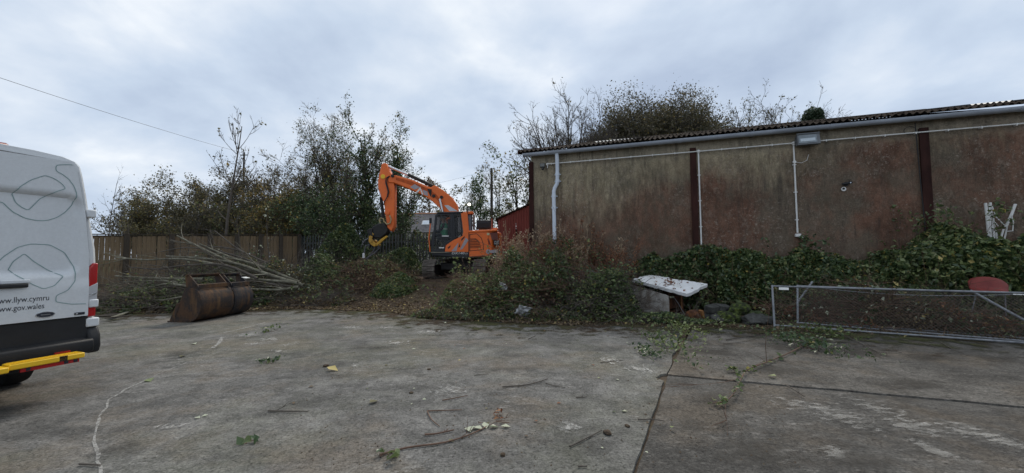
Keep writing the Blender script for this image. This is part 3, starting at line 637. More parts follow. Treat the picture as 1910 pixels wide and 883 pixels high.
# broken fitting sticking out of a hole
HX, HZ = wl(1577, 344)
BF = empty('broken_fitting', W0 + WD * HX + WN * 0.02 + np.array([0, 0, HZ]), WA, 'black broken pipe fitting poking out of a hole in the wall', 'pipe fitting')
m = MB(); m.disc((0.0, -0.012, 0), 0.055, 'y', 0.02, 9); m.build('hole_rim', BLACKP, BF)
m = MB(); m.tube([(-0.10, -0.03, 0.0), (0.0, -0.05, 0.005), (0.11, -0.07, 0.03)], [0.02, 0.032, 0.028], 8); m.tube([(0.02, -0.05, 0.02), (0.07, -0.06, 0.10)], 0.008, 6); m.build('stub', BLACKP, BF, smooth=True)
MB().disc((0.06, -0.10, 0.015), 0.014, 'y', 0.02, 8).build('bolt', CHROME, BF)
m = MB(); m.disc((-0.06, -0.02, -0.13), 0.055, 'y', 0.02, 9); m.build('pipe_end', WHITE, BF)
MB().disc((-0.065, -0.034, -0.12), 0.028, 'y', 0.012, 9).build('pipe_bore', BLACKP, BF)

# ================================================================== RED SHED behind
SHD = empty('red_shed', (-0.75, 21.0, 0.45), 0, 'red metal clad shed with sloping roof beside the brown building', 'shed')
z0, z1 = 3.02, 3.92
for i in range(4):
    xa, xb = i * 0.98, (i + 1) * 0.98 - 0.01; za = z0 + (z1 - z0) * xa / 2.0; zb = z0 + (z1 - z0) * xb / 2.0
    m = MB(); n = 7
    prof = []
    for k in range(n):
        x = xa + (xb - xa) * k / n; w = (xb - xa) / n
        m.add([(x, 0, -0.5), (x + w * .5, 0, -0.5), (x + w * .6, -0.03, -0.5), (x + w * .9, -0.03, -0.5), (x + w, 0, -0.5)] +
              [(q, yy, z0 + (z1 - z0) * q / 2.0) for q, yy in ((x, 0), (x + w * .5, 0), (x + w * .6, -0.03), (x + w * .9, -0.03), (x + w, 0))],
              [(0, 1, 6, 5), (1, 2, 7, 6), (2, 3, 8, 7), (3, 4, 9, 8)])
    m.build('cladding_sheet', SHEDRED, SHD)
MB().add([(0, 0, -0.5), (0, 7, -0.5), (0, 7, z0), (0, 0, z0)], [(0, 1, 2, 3)]).build('side_wall', SHEDRED, SHD)
MB().prism([(-0.12, z0 - 0.02), (3.95, z0 + (z1 - z0) * 3.95 / 2 + 0.04), (3.95, z0 + (z1 - z0) * 3.95 / 2 + 0.10), (-0.12, z0 + 0.04)], -0.12, 7.0, 'y').build('roof', BROWN_STEEL, SHD)
MB().box((0.98, -0.05, 1.0), (0.07, 0.05, 3.0)).build('corner_trim', BROWN_STEEL, SHD)
MB().box((1.75, -0.045, 2.05), (0.26, 0.03, 0.42)).build('vent', BLACKP, SHD)

# ================================================================== HOUSE WITH A SLATE ROOF far behind the excavator
HY = 46.0; hl, hr = pt(690, 430, HY)[0], pt(872, 430, HY)[0]; ez, tz = pt(780, 434, HY)[2], pt(780, 399, HY + 3.4)[2]
HS = empty('slate_house', ((hl + hr) / 2, HY, 0.5), 0, 'low pale house with grey slate roof and orange ridge tiles behind the trees', 'house')
hw = (hr - hl) / 2; ez -= 0.5; tz -= 0.5
MB().box((0, 3.4, ez / 2 - 0.3), (2 * hw - 0.6, 6.2, ez + 0.6)).build('wall', PALEWALL, HS)
m = MB(); m.prism([(3.4 - 3.1, ez), (3.4 + 3.1, ez), (3.4, tz - 0.05)], -hw + 0.3, -hw + 0.5, 'x'); m.prism([(3.4 - 3.1, ez), (3.4 + 3.1, ez), (3.4, tz - 0.05)], hw - 0.5, hw - 0.3, 'x'); m.build('gable', PALEWALL, HS)
pl = math.hypot(3.4, tz - ez); pa = math.atan2(tz - ez, 3.4)
rgh = np.random.RandomState(4)
ROOFM = MB()
RF = MB().add([(-hw, 0, ez), (hw, 0, ez), (hw, 3.4, tz), (-hw, 3.4, tz), (hw, 6.8, ez), (-hw, 6.8, ez)], [(0, 1, 2, 3), (3, 2, 4, 5)]).build('roof', SLATE, HS)
m = MB(); nrow = 13
for r_ in range(nrow):
    y = 3.4 * r_ / nrow; z = ez + (tz - ez) * r_ / nrow
    x = -hw + (0.0 if r_ % 2 else -0.2)
    while x < hw:
        w = 0.40; t = 0.03 + rgh.rand() * 0.012; L = 3.4 / nrow * 1.25
        m.add([(x + 0.01, y - 0.02, z + t), (x + w - 0.01, y - 0.02, z + t), (x + w - 0.01, y + L, z + L * (tz - ez) / 3.4 + 0.012), (x + 0.01, y + L, z + L * (tz - ez) / 3.4 + 0.012)], [(0, 1, 2, 3)]); x += w
tag(m.build('slates', SLATE, RF), kind='stuff')
x = -hw
while x < hw:
    MB().prism([(3.4 - 0.17, tz - 0.05), (3.4, tz + 0.13), (3.4 + 0.17, tz - 0.05), (3.4, tz + 0.06)], x, x + 0.43, 'x').build('ridge_tile', RIDGE, RF); x += 0.45
_sk = pt(794, 418, HY + 1.5)
sx_ = _sk[0] - HS.location[0]; sy = 1.6; sz = ez + (tz - ez) * sy / 3.4 + 0.07
ro = MB().box((0, 0, 0), (0.95, 1.0, 0.06)).build('skylight', PALEWALL, RF, loc=(sx_, sy, sz), rot=(pa, 0, 0))
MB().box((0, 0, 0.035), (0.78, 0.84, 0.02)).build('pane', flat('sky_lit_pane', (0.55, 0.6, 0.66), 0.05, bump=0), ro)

# ================================================================== FENCES
FA, FB = np.array([-16.9, 12.3]), np.array([-10.95, 20.0])
WFN = empty('timber_fence', (FA[0], FA[1], 0.55), math.atan2(FB[1] - FA[1], FB[0] - FA[0]), 'brown timber board fence with thick posts behind the branch pile', 'fence')
LF = float(np.linalg.norm(FB - FA)); rg = np.random.RandomState(2)
_fd = (FB - FA) / LF; tops = []
def along(px):                                     # where the sight line of a photo column meets the fence
    d = ray(px, 438); A = np.array([[d[0], -_fd[0]], [d[1], -_fd[1]]]); s = np.linalg.solve(A, FA); return float(s[1])
posts = [along(p) for p in (236, 320, 391, 441, 485, 523, 557)]
posts = [posts[0] - 2.6, posts[0] - 1.3] + posts
def ftop(s):
    q = FA + _fd * s; return HC + (484.5 - 0.0087 * 730 * (q[0] / q[1] + 1) - 438) / F * q[1] - 0.55 + 0.012
for s in posts:
    h = ftop(s) + 0.02
    MB().box((0, 0, h / 2 - 0.3), (0.15, 0.13, h + 0.6)).build('post', WOODD, WFN, bevel=0.008, loc=(s, -0.09, 0))
for a, b in zip(posts[:-1], posts[1:]):
    for fr in (0.98, 0.42):
        m = MB(); m.bar((a, 0.03, ftop(a) * fr - 0.05), (b, 0.03, ftop(b) * fr - 0.05), 0.05, 0.09); m.build('rail', WOODD, WFN)
    m = MB(); m.bar((a, -0.01, ftop(a) + 0.0), (b, -0.01, ftop(b) + 0.0), 0.12, 0.035); m.build('cap_rail', WOODD, WFN)
    n = max(4, int((b - a) / 0.135)); w = (b - a) / n
    for k in range(n):
        s = a + (k + 0.5) * w; h = ftop(s) - 0.10 + rg.normal(0, 0.008)
        MB().box((0, 0, h / 2), (w * 0.93, 0.022, h)).build('board', WOODF, WFN, loc=(s, -0.008 + rg.normal(0, 0.006), 0.02), rot=(0, rg.normal(0, 0.006), rg.normal(0, 0.05)))
PA, PB = np.array([-10.8, 20.1]), np.array([-0.7, 18.6])
LP = float(np.linalg.norm(PB - PA))
PFN = empty('palisade_fence', (PA[0], PA[1], 0.6), math.atan2(PB[1] - PA[1], PB[0] - PA[0]), 'grey steel palisade fence with pointed pales behind the excavator', 'fence')
pm = MB(); hh = 2.06; pv = []
prof = [(-0.034, 0.0), (-0.014, -0.018), (0.014, -0.018), (0.034, 0.0)]
v = [(x, y, 0) for x, y in prof] + [(x, y, hh - 0.12) for x, y in prof] + [(-0.026, 0, hh - 0.02), (0, -0.015, hh), (0.026, 0, hh - 0.02)]
pmesh = MB().add(v, [(0, 1, 5, 4), (1, 2, 6, 5), (2, 3, 7, 6), (4, 5, 8), (5, 9, 8), (5, 6, 9), (6, 10, 9), (6, 7, 10)]).mesh('pale'); pmesh.materials.append(PALIS)
n = int(LP / 0.158)
for k in range(n + 1):
    link('pale', pmesh, PFN, loc=(k * LP / n, -0.03, rg.normal(0, 0.01)), rot=(0, rg.normal(0, 0.006), rg.normal(0, 0.06)))
for z in (0.35, 1.65):
    MB().box((LP / 2, 0.0, z), (LP, 0.02, 0.06)).build('rail', PALIS, PFN)
for k in range(5):
    MB().box((k * LP / 4, 0.06, 1.0), (0.08, 0.1, 2.0)).build('post', PALIS, PFN)

# ================================================================== POLES AND WIRES
pb = pt(917, 400, 30.0)
TP = empty('telegraph_pole', (pb[0], 30.0, 0.5), 0, 'thin dark telegraph pole standing behind the excavator', 'telegraph pole')
pz = pt(917, 314, 30)[2] - 0.5
MB().tube([(0.03, 0, -0.5), (0, 0, pz * 0.5), (0.02, 0, pz)], [0.13, 0.115, 0.095], 10).build('pole', POLE, TP, smooth=True)
MB().box((0.0, -0.10, pz - 0.35), (0.16, 0.1, 0.22)).build('bracket', POLE, TP)
for sx2 in (-0.09, 0.09): MB().tube([(sx2, -0.1, pz - 0.2), (sx2, -0.1, pz - 0.05)], 0.03, 8).build('insulator', WHITE, TP)
def wire(name, a, b, sag, r, label):
    a, b = np.array(a, float), np.array(b, float)
    P = [a + (b - a) * t + np.array([0, 0, -sag * 4 * t * (1 - t)]) for t in np.linspace(0, 1, 26)]
    o = MB().tube(P, r, 5).build(name, BLACKP, None); return tag(o, label, 'cable')
TP2 = empty('telegraph_pole', (pt(455, 300, 50)[0], 50, 0.5), 0, 'telegraph pole half hidden in the thicket at the end of the overhead cable', 'telegraph pole')
p2z = pt(455, 286, 50)[2] - 0.5
MB().tube([(0, 0, -0.5), (0, 0, p2z * .5), (0, 0, p2z + 0.1)], [0.15, 0.13, 0.11], 10).build('pole', POLE, TP2, smooth=True)
MB().box((0, 0, p2z - 0.25), (0.9, 0.1, 0.1)).build('cross_arm', POLE, TP2)
wire('overhead_cable', pt(-150, 95, 21), pt(455, 286, 50), 0.25, 0.016, 'overhead cable crossing the sky above the white van')
a = np.array(TP.location) + np.array([0.0, 0, pz - 0.1])
wire('overhead_cable', a, pt(1120, 300, 44), 0.35, 0.006, 'faint thin cable running right from the telegraph pole')
wire('overhead_cable', a, pt(700, 355, 60), 0.5, 0.006, 'faint thin cable running left from the telegraph pole')

# ================================================================== WHITE VAN (local x across the rear, y forwards)
VA = R(71); V0 = np.array([-4.86, 4.56, 0.0])
VX = np.array([math.cos(VA), math.sin(VA), 0]); VY = np.array([-math.sin(VA), math.cos(VA), 0])
def vl(px, py, off=0.0):                            # photo pixel on the plane y=off -> (x, z)
    o = V0 + VY * off; d = ray(px, py); q = _C + d * (np.dot(o - _C, VY) / np.dot(d, VY)); return float(np.dot(q - V0, VX)), float(q[2])
VAN = empty('white_van', V0, VA, 'large white panel van with teal circle outlines and yellow rear step', 'van')
VXC = -1.0
prf = [(0.50, 0.93), (0.55, 0.99), (0.66, 1.03), (1.3, 1.04), (1.62, 1.02), (1.95, 0.965), (2.25, 0.92), (2.45, 0.885), (2.56, 0.86), (2.61, 0.82), (2.645, 0.72), (2.665, 0.5), (2.672, 0.2), (2.672, 0.0)]
sect = [(VXC + w, z) for z, w in prf] + [(VXC - w, z) for z, w in prf[::-1][1:]]
st = [(0.0, 0.965, 2.665), (0.025, 0.99, 2.672), (0.07, 1.0, 2.672), (0.6, 1.0, 2.672), (2.6, 1.0, 2.672), (3.7, 1.0, 2.672), (4.1, 0.99, 2.56), (4.95, 0.97, 1.62), (5.55, 0.93, 1.22), (5.66, 0.86, 1.0)]
v, f = [], []; n = len(sect)
for y, sc_, zm in st:
    for x, z in sect: v.append((VXC + (x - VXC) * sc_, y, 0.50 + (z - 0.50) * (zm - 0.50) / 2.172))
for k in range(len(st) - 1):
    for i in range(n):
        j = (i + 1) % n; f.append((k * n + i, k * n + j, (k + 1) * n + j, (k + 1) * n + i))
f += [list(range(n))[::-1], [(len(st) - 1) * n + i for i in range(n)]]
MB().add(v, f).build('body', VANW, VAN, smooth=True)
def door_y(x, z):                                   # rear door skin: recessed blank window panel
    cx, cz, hx, hz, rr = -0.575, 1.77, 0.425, 0.44, 0.12
    qx, qz = abs(x - cx) - hx + rr, abs(z - cz) - hz + rr
    sd = math.hypot(max(qx, 0), max(qz, 0)) + min(max(qx, qz), 0) - rr
    t = min(1, max(0, (0.015 - sd) / (0.06 if z < 2.0 else 0.045))); t = t * t * (3 - 2 * t)
    return -0.055 + 0.046 * t - 0.012 * min(1, max(0, (1.30 - z) / 0.1))
def door_edge(z): return float(np.interp(z, [0.87, 1.55, 2.0, 2.3, 2.5, 2.58], [-0.065, -0.07, -0.115, -0.165, -0.20, -0.25]))
for sgn in (1, -1):
    nx, nz = 44, 64; v, f = [], []
    for a in range(nz + 1):
        z = 0.87 + (2.585 - 0.87) * a / nz
        for b in range(nx + 1):
            x = -0.995 + (door_edge(z) + 0.995) * b / nx
            v.append((x if sgn > 0 else 2 * VXC - x, door_y(x, z), z))
    for a in range(nz):
        for b in range(nx): f.append((a * (nx + 1) + b, a * (nx + 1) + b + 1, (a + 1) * (nx + 1) + b + 1, (a + 1) * (nx + 1) + b))
    rim = [b for b in range(nx + 1)] + [a * (nx + 1) + nx for a in range(1, nz + 1)] + [nz * (nx + 1) + b for b in range(nx - 1, -1, -1)] + [a * (nx + 1) for a in range(nz - 1, 0, -1)]
    k0 = len(v)
    for i in rim: v.append((v[i][0], 0.004, v[i][2]))
    for i in range(len(rim)): f.append((rim[i], rim[(i + 1) % len(rim)], k0 + (i + 1) % len(rim), k0 + i))
    D = MB().add(v, f).build('rear_door', VANW, VAN, smooth=True)
    if sgn > 0: DOOR = D
    for z in (1.0, 2.03):
        e = door_edge(z); xx = e + 0.055 if sgn > 0 else 2 * VXC - e - 0.055
        MB().box((xx, -0.02, z), (0.085, 0.07, 0.09)).build('hinge', VANW, D, bevel=0.012)
    # black line of the door seal
    P = [((door_edge(z) + 0.012) if sgn > 0 else 2 * VXC - door_edge(z) - 0.012, -0.006, z) for z in np.linspace(0.87, 2.58, 20)]
    P += [(VXC, -0.006, 2.60)]
    MB().tube(P, 0.010, 6).build('seal', BLACKP, D)
MB().box((VXC, -0.01, 1.72), (0.012, 0.03, 1.7)).build('seal', BLACKP, VAN)
hm = MB(); hm.box((-0.76, -0.088, 1.245), (0.44, 0.035, 0.045)); hm.build('handle', BLACKP, DOOR, bevel=0.012)
MB().box((-0.62, -0.070, 1.285), (0.20, 0.02, 0.04)).build('handle_recess', VANW, DOOR, bevel=0.009)
# teal outline decals, traced on the door skin
def decal(pts_px, w=0.0075):
    P = []
    for px, py in pts_px:
        x, z = vl(px, py, -0.04); P.append((x, z))
    Q = []
    for a, b in zip(P[:-1], P[1:]):
        k = max(2, int(math.dist(a, b) / 0.012)); Q += [(a[0] + (b[0] - a[0]) * i / k, a[1] + (b[1] - a[1]) * i / k) for i in range(k)]
    Q.append(P[-1])
    for _ in range(2): Q = [Q[0]] + [((Q[i - 1][0] + 2 * Q[i][0] + Q[i + 1][0]) / 4, (Q[i - 1][1] + 2 * Q[i][1] + Q[i + 1][1]) / 4) for i in range(1, len(Q) - 1)] + [Q[-1]]
    v, f = [], []
    for i, q in enumerate(Q):
        a, b = Q[max(i - 1, 0)], Q[min(i + 1, len(Q) - 1)]; d = (b[0] - a[0], b[1] - a[1]); L = math.hypot(*d) + 1e-9; s = (-d[1] / L * w / 2, d[0] / L * w / 2)
        for e in (1, -1):
            x, z = q[0] + e * s[0], q[1] + e * s[1]; v.append((x, (door_y(x, z) if x < door_edge(z) else -0.006) - 0.0035, z))
        if i: f.append((2 * i - 2, 2 * i - 1, 2 * i + 1, 2 * i))
    MB().add(v, f).build('decal_line', DECAL, DOOR)
def c1(L): return [(x / 4.416, 260 + y / 4.416) for x, y in L]
def c2(L): return [(x / 1.6656, 230 + y / 1.6656) for x, y in L]
decal(c1([(600, 213), (540, 210), (455, 214), (452, 240), (455, 265), (500, 285), (560, 330), (600, 385), (622, 440), (624, 480), (605, 540), (550, 600), (480, 645), (400, 668), (320, 670), (220, 650), (120, 600), (60, 545), (35, 518), (0, 515), (-120, 530), (-260, 590)]))
decal(c1([(110, 450), (160, 390), (250, 335), (365, 298), (440, 325), (500, 365), (535, 408), (460, 430), (400, 460), (340, 490), (290, 540), (245, 585), (190, 560), (140, 520), (110, 450)]))
decal(c2([(-60, 520), (-20, 450), (15, 415), (60, 385), (100, 375), (160, 378), (205, 402), (232, 445), (230, 490), (205, 520), (170, 535), (168, 555), (215, 562), (262, 561)]))
decal(c2([(30, 455), (45, 430), (80, 405), (110, 430), (150, 455), (195, 475), (165, 505), (130, 515), (95, 500), (55, 475), (30, 455)]))
def text_mesh(name, s, m, parent, width, height, anchor, mat_rot, align='RIGHT', extr=0.001, shear=0.0):
    cu = bpy.data.curves.new(name, 'FONT'); cu.body = s; cu.size = 1.0; cu.extrude = 0.0; cu.shear = shear; cu.align_x = 'LEFT'
    tmp = bpy.data.objects.new(name, cu); COL.objects.link(tmp)
    dg = bpy.context.evaluated_depsgraph_get(); me = bpy.data.meshes.new_from_object(tmp.evaluated_get(dg)); bpy.data.objects.remove(tmp)
    co = np.zeros(len(me.vertices) * 3, np.float32); me.vertices.foreach_get('co', co); co = co.reshape(-1, 3)
    lo, hi = co.min(0), co.max(0)
    co[:, 0] = (co[:, 0] - (hi[0] if align == 'RIGHT' else lo[0])) / (hi[0] - lo[0]) * width
    co[:, 1] = co[:, 1] / (hi[1] - max(lo[1], -9)) * height
    me.vertices.foreach_set('co', co.ravel()); me.materials.clear(); me.materials.append(m)
    o = link(name, me, parent, loc=anchor, rot=mat_rot); return o
x_, z_ = vl(90, 560, -0.055)
text_mesh('lettering', 'www.llyw.cymru', INK, DOOR, 0.385, 0.075, (x_, -0.0695, z_ + 0.0), (R(90), 0, 0))
x_, z_ = vl(81, 575, -0.055)
text_mesh('lettering', 'www.gov.wales', INK, DOOR, 0.345, 0.072, (x_, -0.0695, z_ + 0.0), (R(90), 0, 0))
def oval(cx, cz, rx, rz, y, d, m, name, parent):
    MB().prism([(cx + rx * math.cos(t), cz + rz * math.sin(t)) for t in np.linspace(0, 2 * math.pi, 29)[:-1]], y, y - d, 'y').build(name, m, parent)
x_, z_ = vl(83, 587, -0.055)
oval(x_, z_, 0.072, 0.032, -0.064, 0.010, CHROME, 'oval_badge', DOOR); oval(x_, z_, 0.064, 0.025, -0.073, 0.004, NAVY, 'oval_badge', DOOR)
MB().box((x_, -0.0785, z_), (0.07, 0.002, 0.006)).build('badge_script', CHROME, DOOR)
x_, z_ = vl(147, 585, -0.055); MB().box((x_, -0.070, z_), (0.085, 0.008, 0.028)).build('model_badge', NAVY, DOOR, bevel=0.003)
MB().box((x_ - 0.027, -0.076, z_), (0.018, 0.004, 0.016)).build('badge_mark', CHROME, DOOR)
# tail lights
for sgn in (1, -1):
    def X(x): return x if sgn > 0 else 2 * VXC - x
    T = MB().prism([(X(-0.060), 0.85), (X(0.016), 0.85), (X(0.020), 1.46), (X(-0.02), 1.46), (X(-0.060), 1.40)], 0.14, -0.035, 'y').build('tail_light', REDLENS, VAN, bevel=0.012)
    MB().prism([(X(-0.058), 0.99), (X(0.020), 1.03), (X(0.023), 1.235), (X(-0.058), 1.19)], 0.142, -0.040, 'y').build('clear_section', CLEARLENS, T, bevel=0.006)
    MB().prism([(X(-0.052), 1.08), (X(0.015), 1.105), (X(0.015), 1.13), (X(-0.052), 1.105)], -0.030, -0.044, 'y').build('lens_rib', CHROME, T)
    MB().box((X(-0.012), 0.03, 0.785), (0.115, 0.17, 0.10)).build('corner_block', VANW, VAN, bevel=0.014)
# black lower panel, bumper, step
MB().box((VXC, -0.012, 0.70), (1.90, 0.06, 0.33)).build('lower_panel', BLACKP, VAN, bevel=0.01)
m = MB(); m.prism([(0.12, 0.46), (-0.10, 0.46), (-0.125, 0.52), (-0.11, 0.60), (-0.02, 0.635), (0.12, 0.635)], -1.985, -0.02, 'x'); m.build('bumper', BLACKP, VAN, bevel=0.015)
for sgn in (1, -1):
    xc = -0.005 if sgn > 0 else 2 * VXC + 0.005
    m = MB(); m.prism([(0.24, 0.44), (-0.07, 0.44), (-0.10, 0.52), (-0.085, 0.64), (-0.03, 0.735), (0.24, 0.735)], xc - 0.055, xc + 0.055, 'x'); m.build('bumper_corner', BLACKP, VAN, bevel=0.025)
OFF = -0.34
xr, zt = vl(162, 655, OFF); _, zb = vl(162, 669, OFF); x2, _ = vl(18, 680, OFF)
STP = MB().box(((xr + x2) / 2, OFF + 0.09, (zt + zb) / 2), (xr - x2 - 0.006, 0.14, 0.055)).build('step', YELLOW, VAN, bevel=0.010)
MB().box(((x2 - 1.1) / 2 - 0.003, OFF + 0.07, (zt + zb) / 2 - 0.012), (1.1 + x2 - 0.006 if x2 < 0 else 1.1, 0.18, 0.055)).build('step', YELLOW, VAN, bevel=0.010)
for k in range(9): MB().box(((xr + x2) / 2, OFF + 0.03 + k * 0.014, (zt + zb) / 2 + 0.029), (xr - x2 - 0.05, 0.007, 0.005)).build('tread', YELLOW, STP)
x3, z3 = vl(40, 695, OFF + 0.02); x4, z4 = vl(150, 670, OFF + 0.02)
MB().box(((x3 + x4) / 2, OFF + 0.05, (z3 + z4) / 2 + 0.006), (x4 - x3, 0.02, 0.045)).build('reflector_strip', REDLENS, VAN)
for xq in (x3 + 0.05, x4 - 0.10, x4 - 0.03): MB().box((xq, OFF + 0.038, (z3 + z4) / 2 + 0.006), (0.03, 0.006, 0.034)).build('reflector_end', NAVY, VAN)
xq, _ = vl(122, 652, -0.14); MB().box((xq - 0.02, -0.132, 0.505), (0.12, 0.02, 0.03)).build('rear_reflector', REDLENS, VAN)
for xq in (-0.35, -1.0, -1.65): MB().box((xq, OFF / 2 + 0.12, (zt + zb) / 2 + 0.0), (0.06, -OFF + 0.2, 0.05)).build('step_bracket', BLACKP, VAN)
def wheel(x, y):
    r0 = 0.345; k = 28; prof = [(0.19, -0.105), (0.30, -0.115), (r0 - 0.012, -0.10), (r0, -0.07), (r0, 0.07), (r0 - 0.012, 0.10), (0.30, 0.115), (0.19, 0.105)]
    v, f = [], []
    for i in range(k):
        a = 2 * math.pi * i / k; v += [(px_, rr * math.cos(a), rr * math.sin(a)) for rr, px_ in prof]
    for i in range(k):
        for j in range(len(prof) - 1): f.append((i * 8 + j, i * 8 + j + 1, (i + 1) % k * 8 + j + 1, (i + 1) % k * 8 + j))
    W = MB().add(v, f).build('wheel', RUBBER, VAN, smooth=True, loc=(x, y, r0 + 0.002))
    m = MB(); m.disc((0, 0, 0), 0.20, 'x', 0.15, 20); m.build('rim', flat('steel_rim', (0.12, 0.12, 0.125), 0.5), W)
_w = gp(82, 704); wy = float(np.dot(_w - V0, VY)); wx = float(np.dot(_w - V0, VX))
wy = max(0.75, min(1.3, wy))
for x in (-0.16, -1.84):
    wheel(x, wy); wheel(x, wy + 3.3)
MB().box((VXC, 2.7, 0.43), (1.35, 5.2, 0.18)).build('underbody', BLACKP, VAN)
for sgn in (1, -1): MB().box((VXC + sgn * 0.99, 2.7, 0.46), (0.05, 2.3, 0.12)).build('sill', BLACKP, VAN)
# side, windscreen and nose, mostly out of frame
for sgn in (1, -1):
    xx = VXC + sgn * 1.012; MB().box((xx, 4.05, 1.78), (0.02, 0.75, 0.55)).build('side_window', VANGLASS, VAN)
    MB().box((VXC + sgn * 0.78, 5.55, 0.98), (0.32, 0.12, 0.28)).build('headlight', CLEARLENS, VAN, bevel=0.03)
    MB().box((VXC + sgn * 1.045, 1.9, 0.75), (0.03, 3.0, 0.12)).build('side_moulding', BLACKP, VAN, bevel=0.01)
MB().add([(VXC - 0.80, 4.165, 2.52), (VXC + 0.80, 4.165, 2.52), (VXC + 0.90, 4.96, 1.66), (VXC - 0.90, 4.96, 1.66)], [(0, 1, 2, 3)]).build('windscreen', VANGLASS, VAN)
MB().box((VXC, 5.62, 0.60), (1.75, 0.16, 0.36)).build('front_bumper', BLACKP, VAN, bevel=0.04)
bx, bz = vl(4, 276, 0.35)
m = MB().tube([(bx - 0.45, 0.35, 2.685), (bx - 0.4, 0.35, 2.70), (bx + 0.02, 0.35, 2.70), (bx + 0.07, 0.35, 2.685)], [0.03, 0.05, 0.05, 0.02], 10); m.build('roof_lamp', flat('dark_red_lens', (0.20, 0.025, 0.015), 0.3), VAN, smooth=True)

# ================================================================== ORANGE EXCAVATOR (tracks point at the yard, arm to the left)
EY = 16.6; E0 = pt(865, 515, EY); E0[2] = 0.64
EXC = empty('excavator', E0, 0, 'orange tracked excavator with dark cab and raised arm holding a grapple', 'excavator')
def E(px, py, y): q = pt(px, py, EY + y) - E0; return (float(q[0]), float(q[2]))
def k5(L, y): return [E(780 + a / 6.306, 380 + b / 6.306, y) for a, b in L]
def k2(L, y): return [E(650 + a / 3.397, 280 + b / 3.397, y) for a, b in L]
def inset(P, d):
    c = np.mean(np.array(P), 0); out = []
    n = len(P); A = np.array(P)
    area = sum(A[i][0] * A[(i + 1) % n][1] - A[(i + 1) % n][0] * A[i][1] for i in range(n)); sg = 1 if area > 0 else -1
    for i in range(n):
        a, b, c_ = A[i - 1], A[i], A[(i + 1) % n]; e1 = (b - a) / np.linalg.norm(b - a); e2 = (c_ - b) / np.linalg.norm(c_ - b)
        n1_ = np.array([-e1[1], e1[0]]) * sg; n2_ = np.array([-e2[1], e2[0]]) * sg; bis = n1_ + n2_; bis /= max(0.35, np.dot(bis, bis)) / 2 * 1.0
        out.append(tuple(b + bis * d))
    return out
YN = -1.22
# undercarriage: loops of shoes round each track frame
UA = R(-97); ud = np.array([math.cos(UA), math.sin(UA)]); us = np.array([-ud[1], ud[0]])
shoe = MB(); shoe.box((0, 0, 0), (0.50, 0.155, 0.022))
for yy in (-0.055, 0.0, 0.055): shoe.box((0, yy, 0.022), (0.50, 0.014, 0.03))
SHM = shoe.mesh('track_shoe'); SHM.materials.append(TRACKM)
TRL, TRR = 2.55, 0.34
for sgn in (1, -1):
    org = us * sgn * 1.0
    T = empty('track', (org[0], org[1], 0), UA + R(90)); T.parent = EXC      # local y = -travel direction
    per = 2 * TRL + 2 * math.pi * TRR; n = int(per / 0.172)
    for k in range(n):
        s = k * per / n
        if s < TRL: p, a = (s - TRL / 2, 2 * TRR), 0
        elif s < TRL + math.pi * TRR: t = (s - TRL) / TRR; p, a = (TRL / 2 + TRR * math.sin(t), TRR + TRR * math.cos(t)), -t
        elif s < 2 * TRL + math.pi * TRR: p, a = (TRL / 2 - (s - TRL - math.pi * TRR), 0.0), math.pi
        else: t = (s - 2 * TRL - math.pi * TRR) / TRR; p, a = (-TRL / 2 - TRR * math.sin(t), TRR - TRR * math.cos(t)), math.pi - t
        link('track_shoe', SHM, T, loc=(0, p[0], p[1] + 0.03), rot=(a, 0, 0))
    m = MB(); m.box((0, 0, TRR + 0.02), (0.22, TRL + 0.1, 0.34)); m.build('track_frame', DARKMET, T, bevel=0.03)
    for yy in (-TRL / 2, TRL / 2): MB().disc((0, yy, TRR + 0.03), TRR - 0.045, 'x', 0.16, 22).build('idler_wheel', DARKMET, T, bevel=0.01)
    for k in range(6): MB().disc((0, -1.05 + k * 0.42, 0.14), 0.09, 'x', 0.24, 14).build('track_roller', DARKMET, T)
m = MB(); m.box((0, 0, 0.46), (1.7, 1.5, 0.30)); m.build('car_body', DARKMET, EXC, bevel=0.04)
m = MB(); m.disc((0, 0, 0.68), 0.60, 'z', 0.22, 26); m.build('slew_ring', DARKMET, EXC)
# turntable deck and skirt
sk = k5([(148, 578), (590, 574), (592, 630), (400, 626), (165, 606)], YN)
zs = sorted(p[1] for p in sk); dz0, dz1 = zs[0], zs[-1]
MB().box(((E(803, 470, YN)[0] + E(928, 470, YN)[0]) / 2, 0.0, (dz0 + dz1) / 2), (E(926, 470, YN)[0] - E(806, 470, YN)[0], 2.36, (dz1 - dz0) * 0.8)).build('deck', DARKMET, EXC, bevel=0.03)
MB().prism(sk, YN - 0.01, -0.25, 'y').build('side_skirt', CABGREY, EXC, bevel=0.01)
t0 = E(780 + 395 / 6.306, 380 + 594 / 6.306, YN); t1 = E(780 + 545 / 6.306, 380 + 594 / 6.306, YN); t2 = E(780 + 582 / 6.306, 380 + 594 / 6.306, YN)
text_mesh('lettering', 'DX140', WHITE, EXC, t1[0] - t0[0], 0.085, (t0[0], YN - 0.013, t0[1] - 0.01), (R(90), 0, 0), 'LEFT', shear=0.2)
text_mesh('lettering', 'LCR', WHITE, EXC, t2[0] - t1[0] - 0.02, 0.05, (t1[0] + 0.02, YN - 0.013, t0[1] - 0.01), (R(90), 0, 0), 'LEFT', shear=0.2)
MB().bar((E(804, 471, YN)[0], YN - 0.02, sk[0][1] + 0.01), (E(838, 471, YN)[0], YN - 0.02, sk[0][1] + 0.01), 0.09, 0.03).build('cab_step', flat('worn_step', (0.22, 0.21, 0.17), 0.6), EXC)
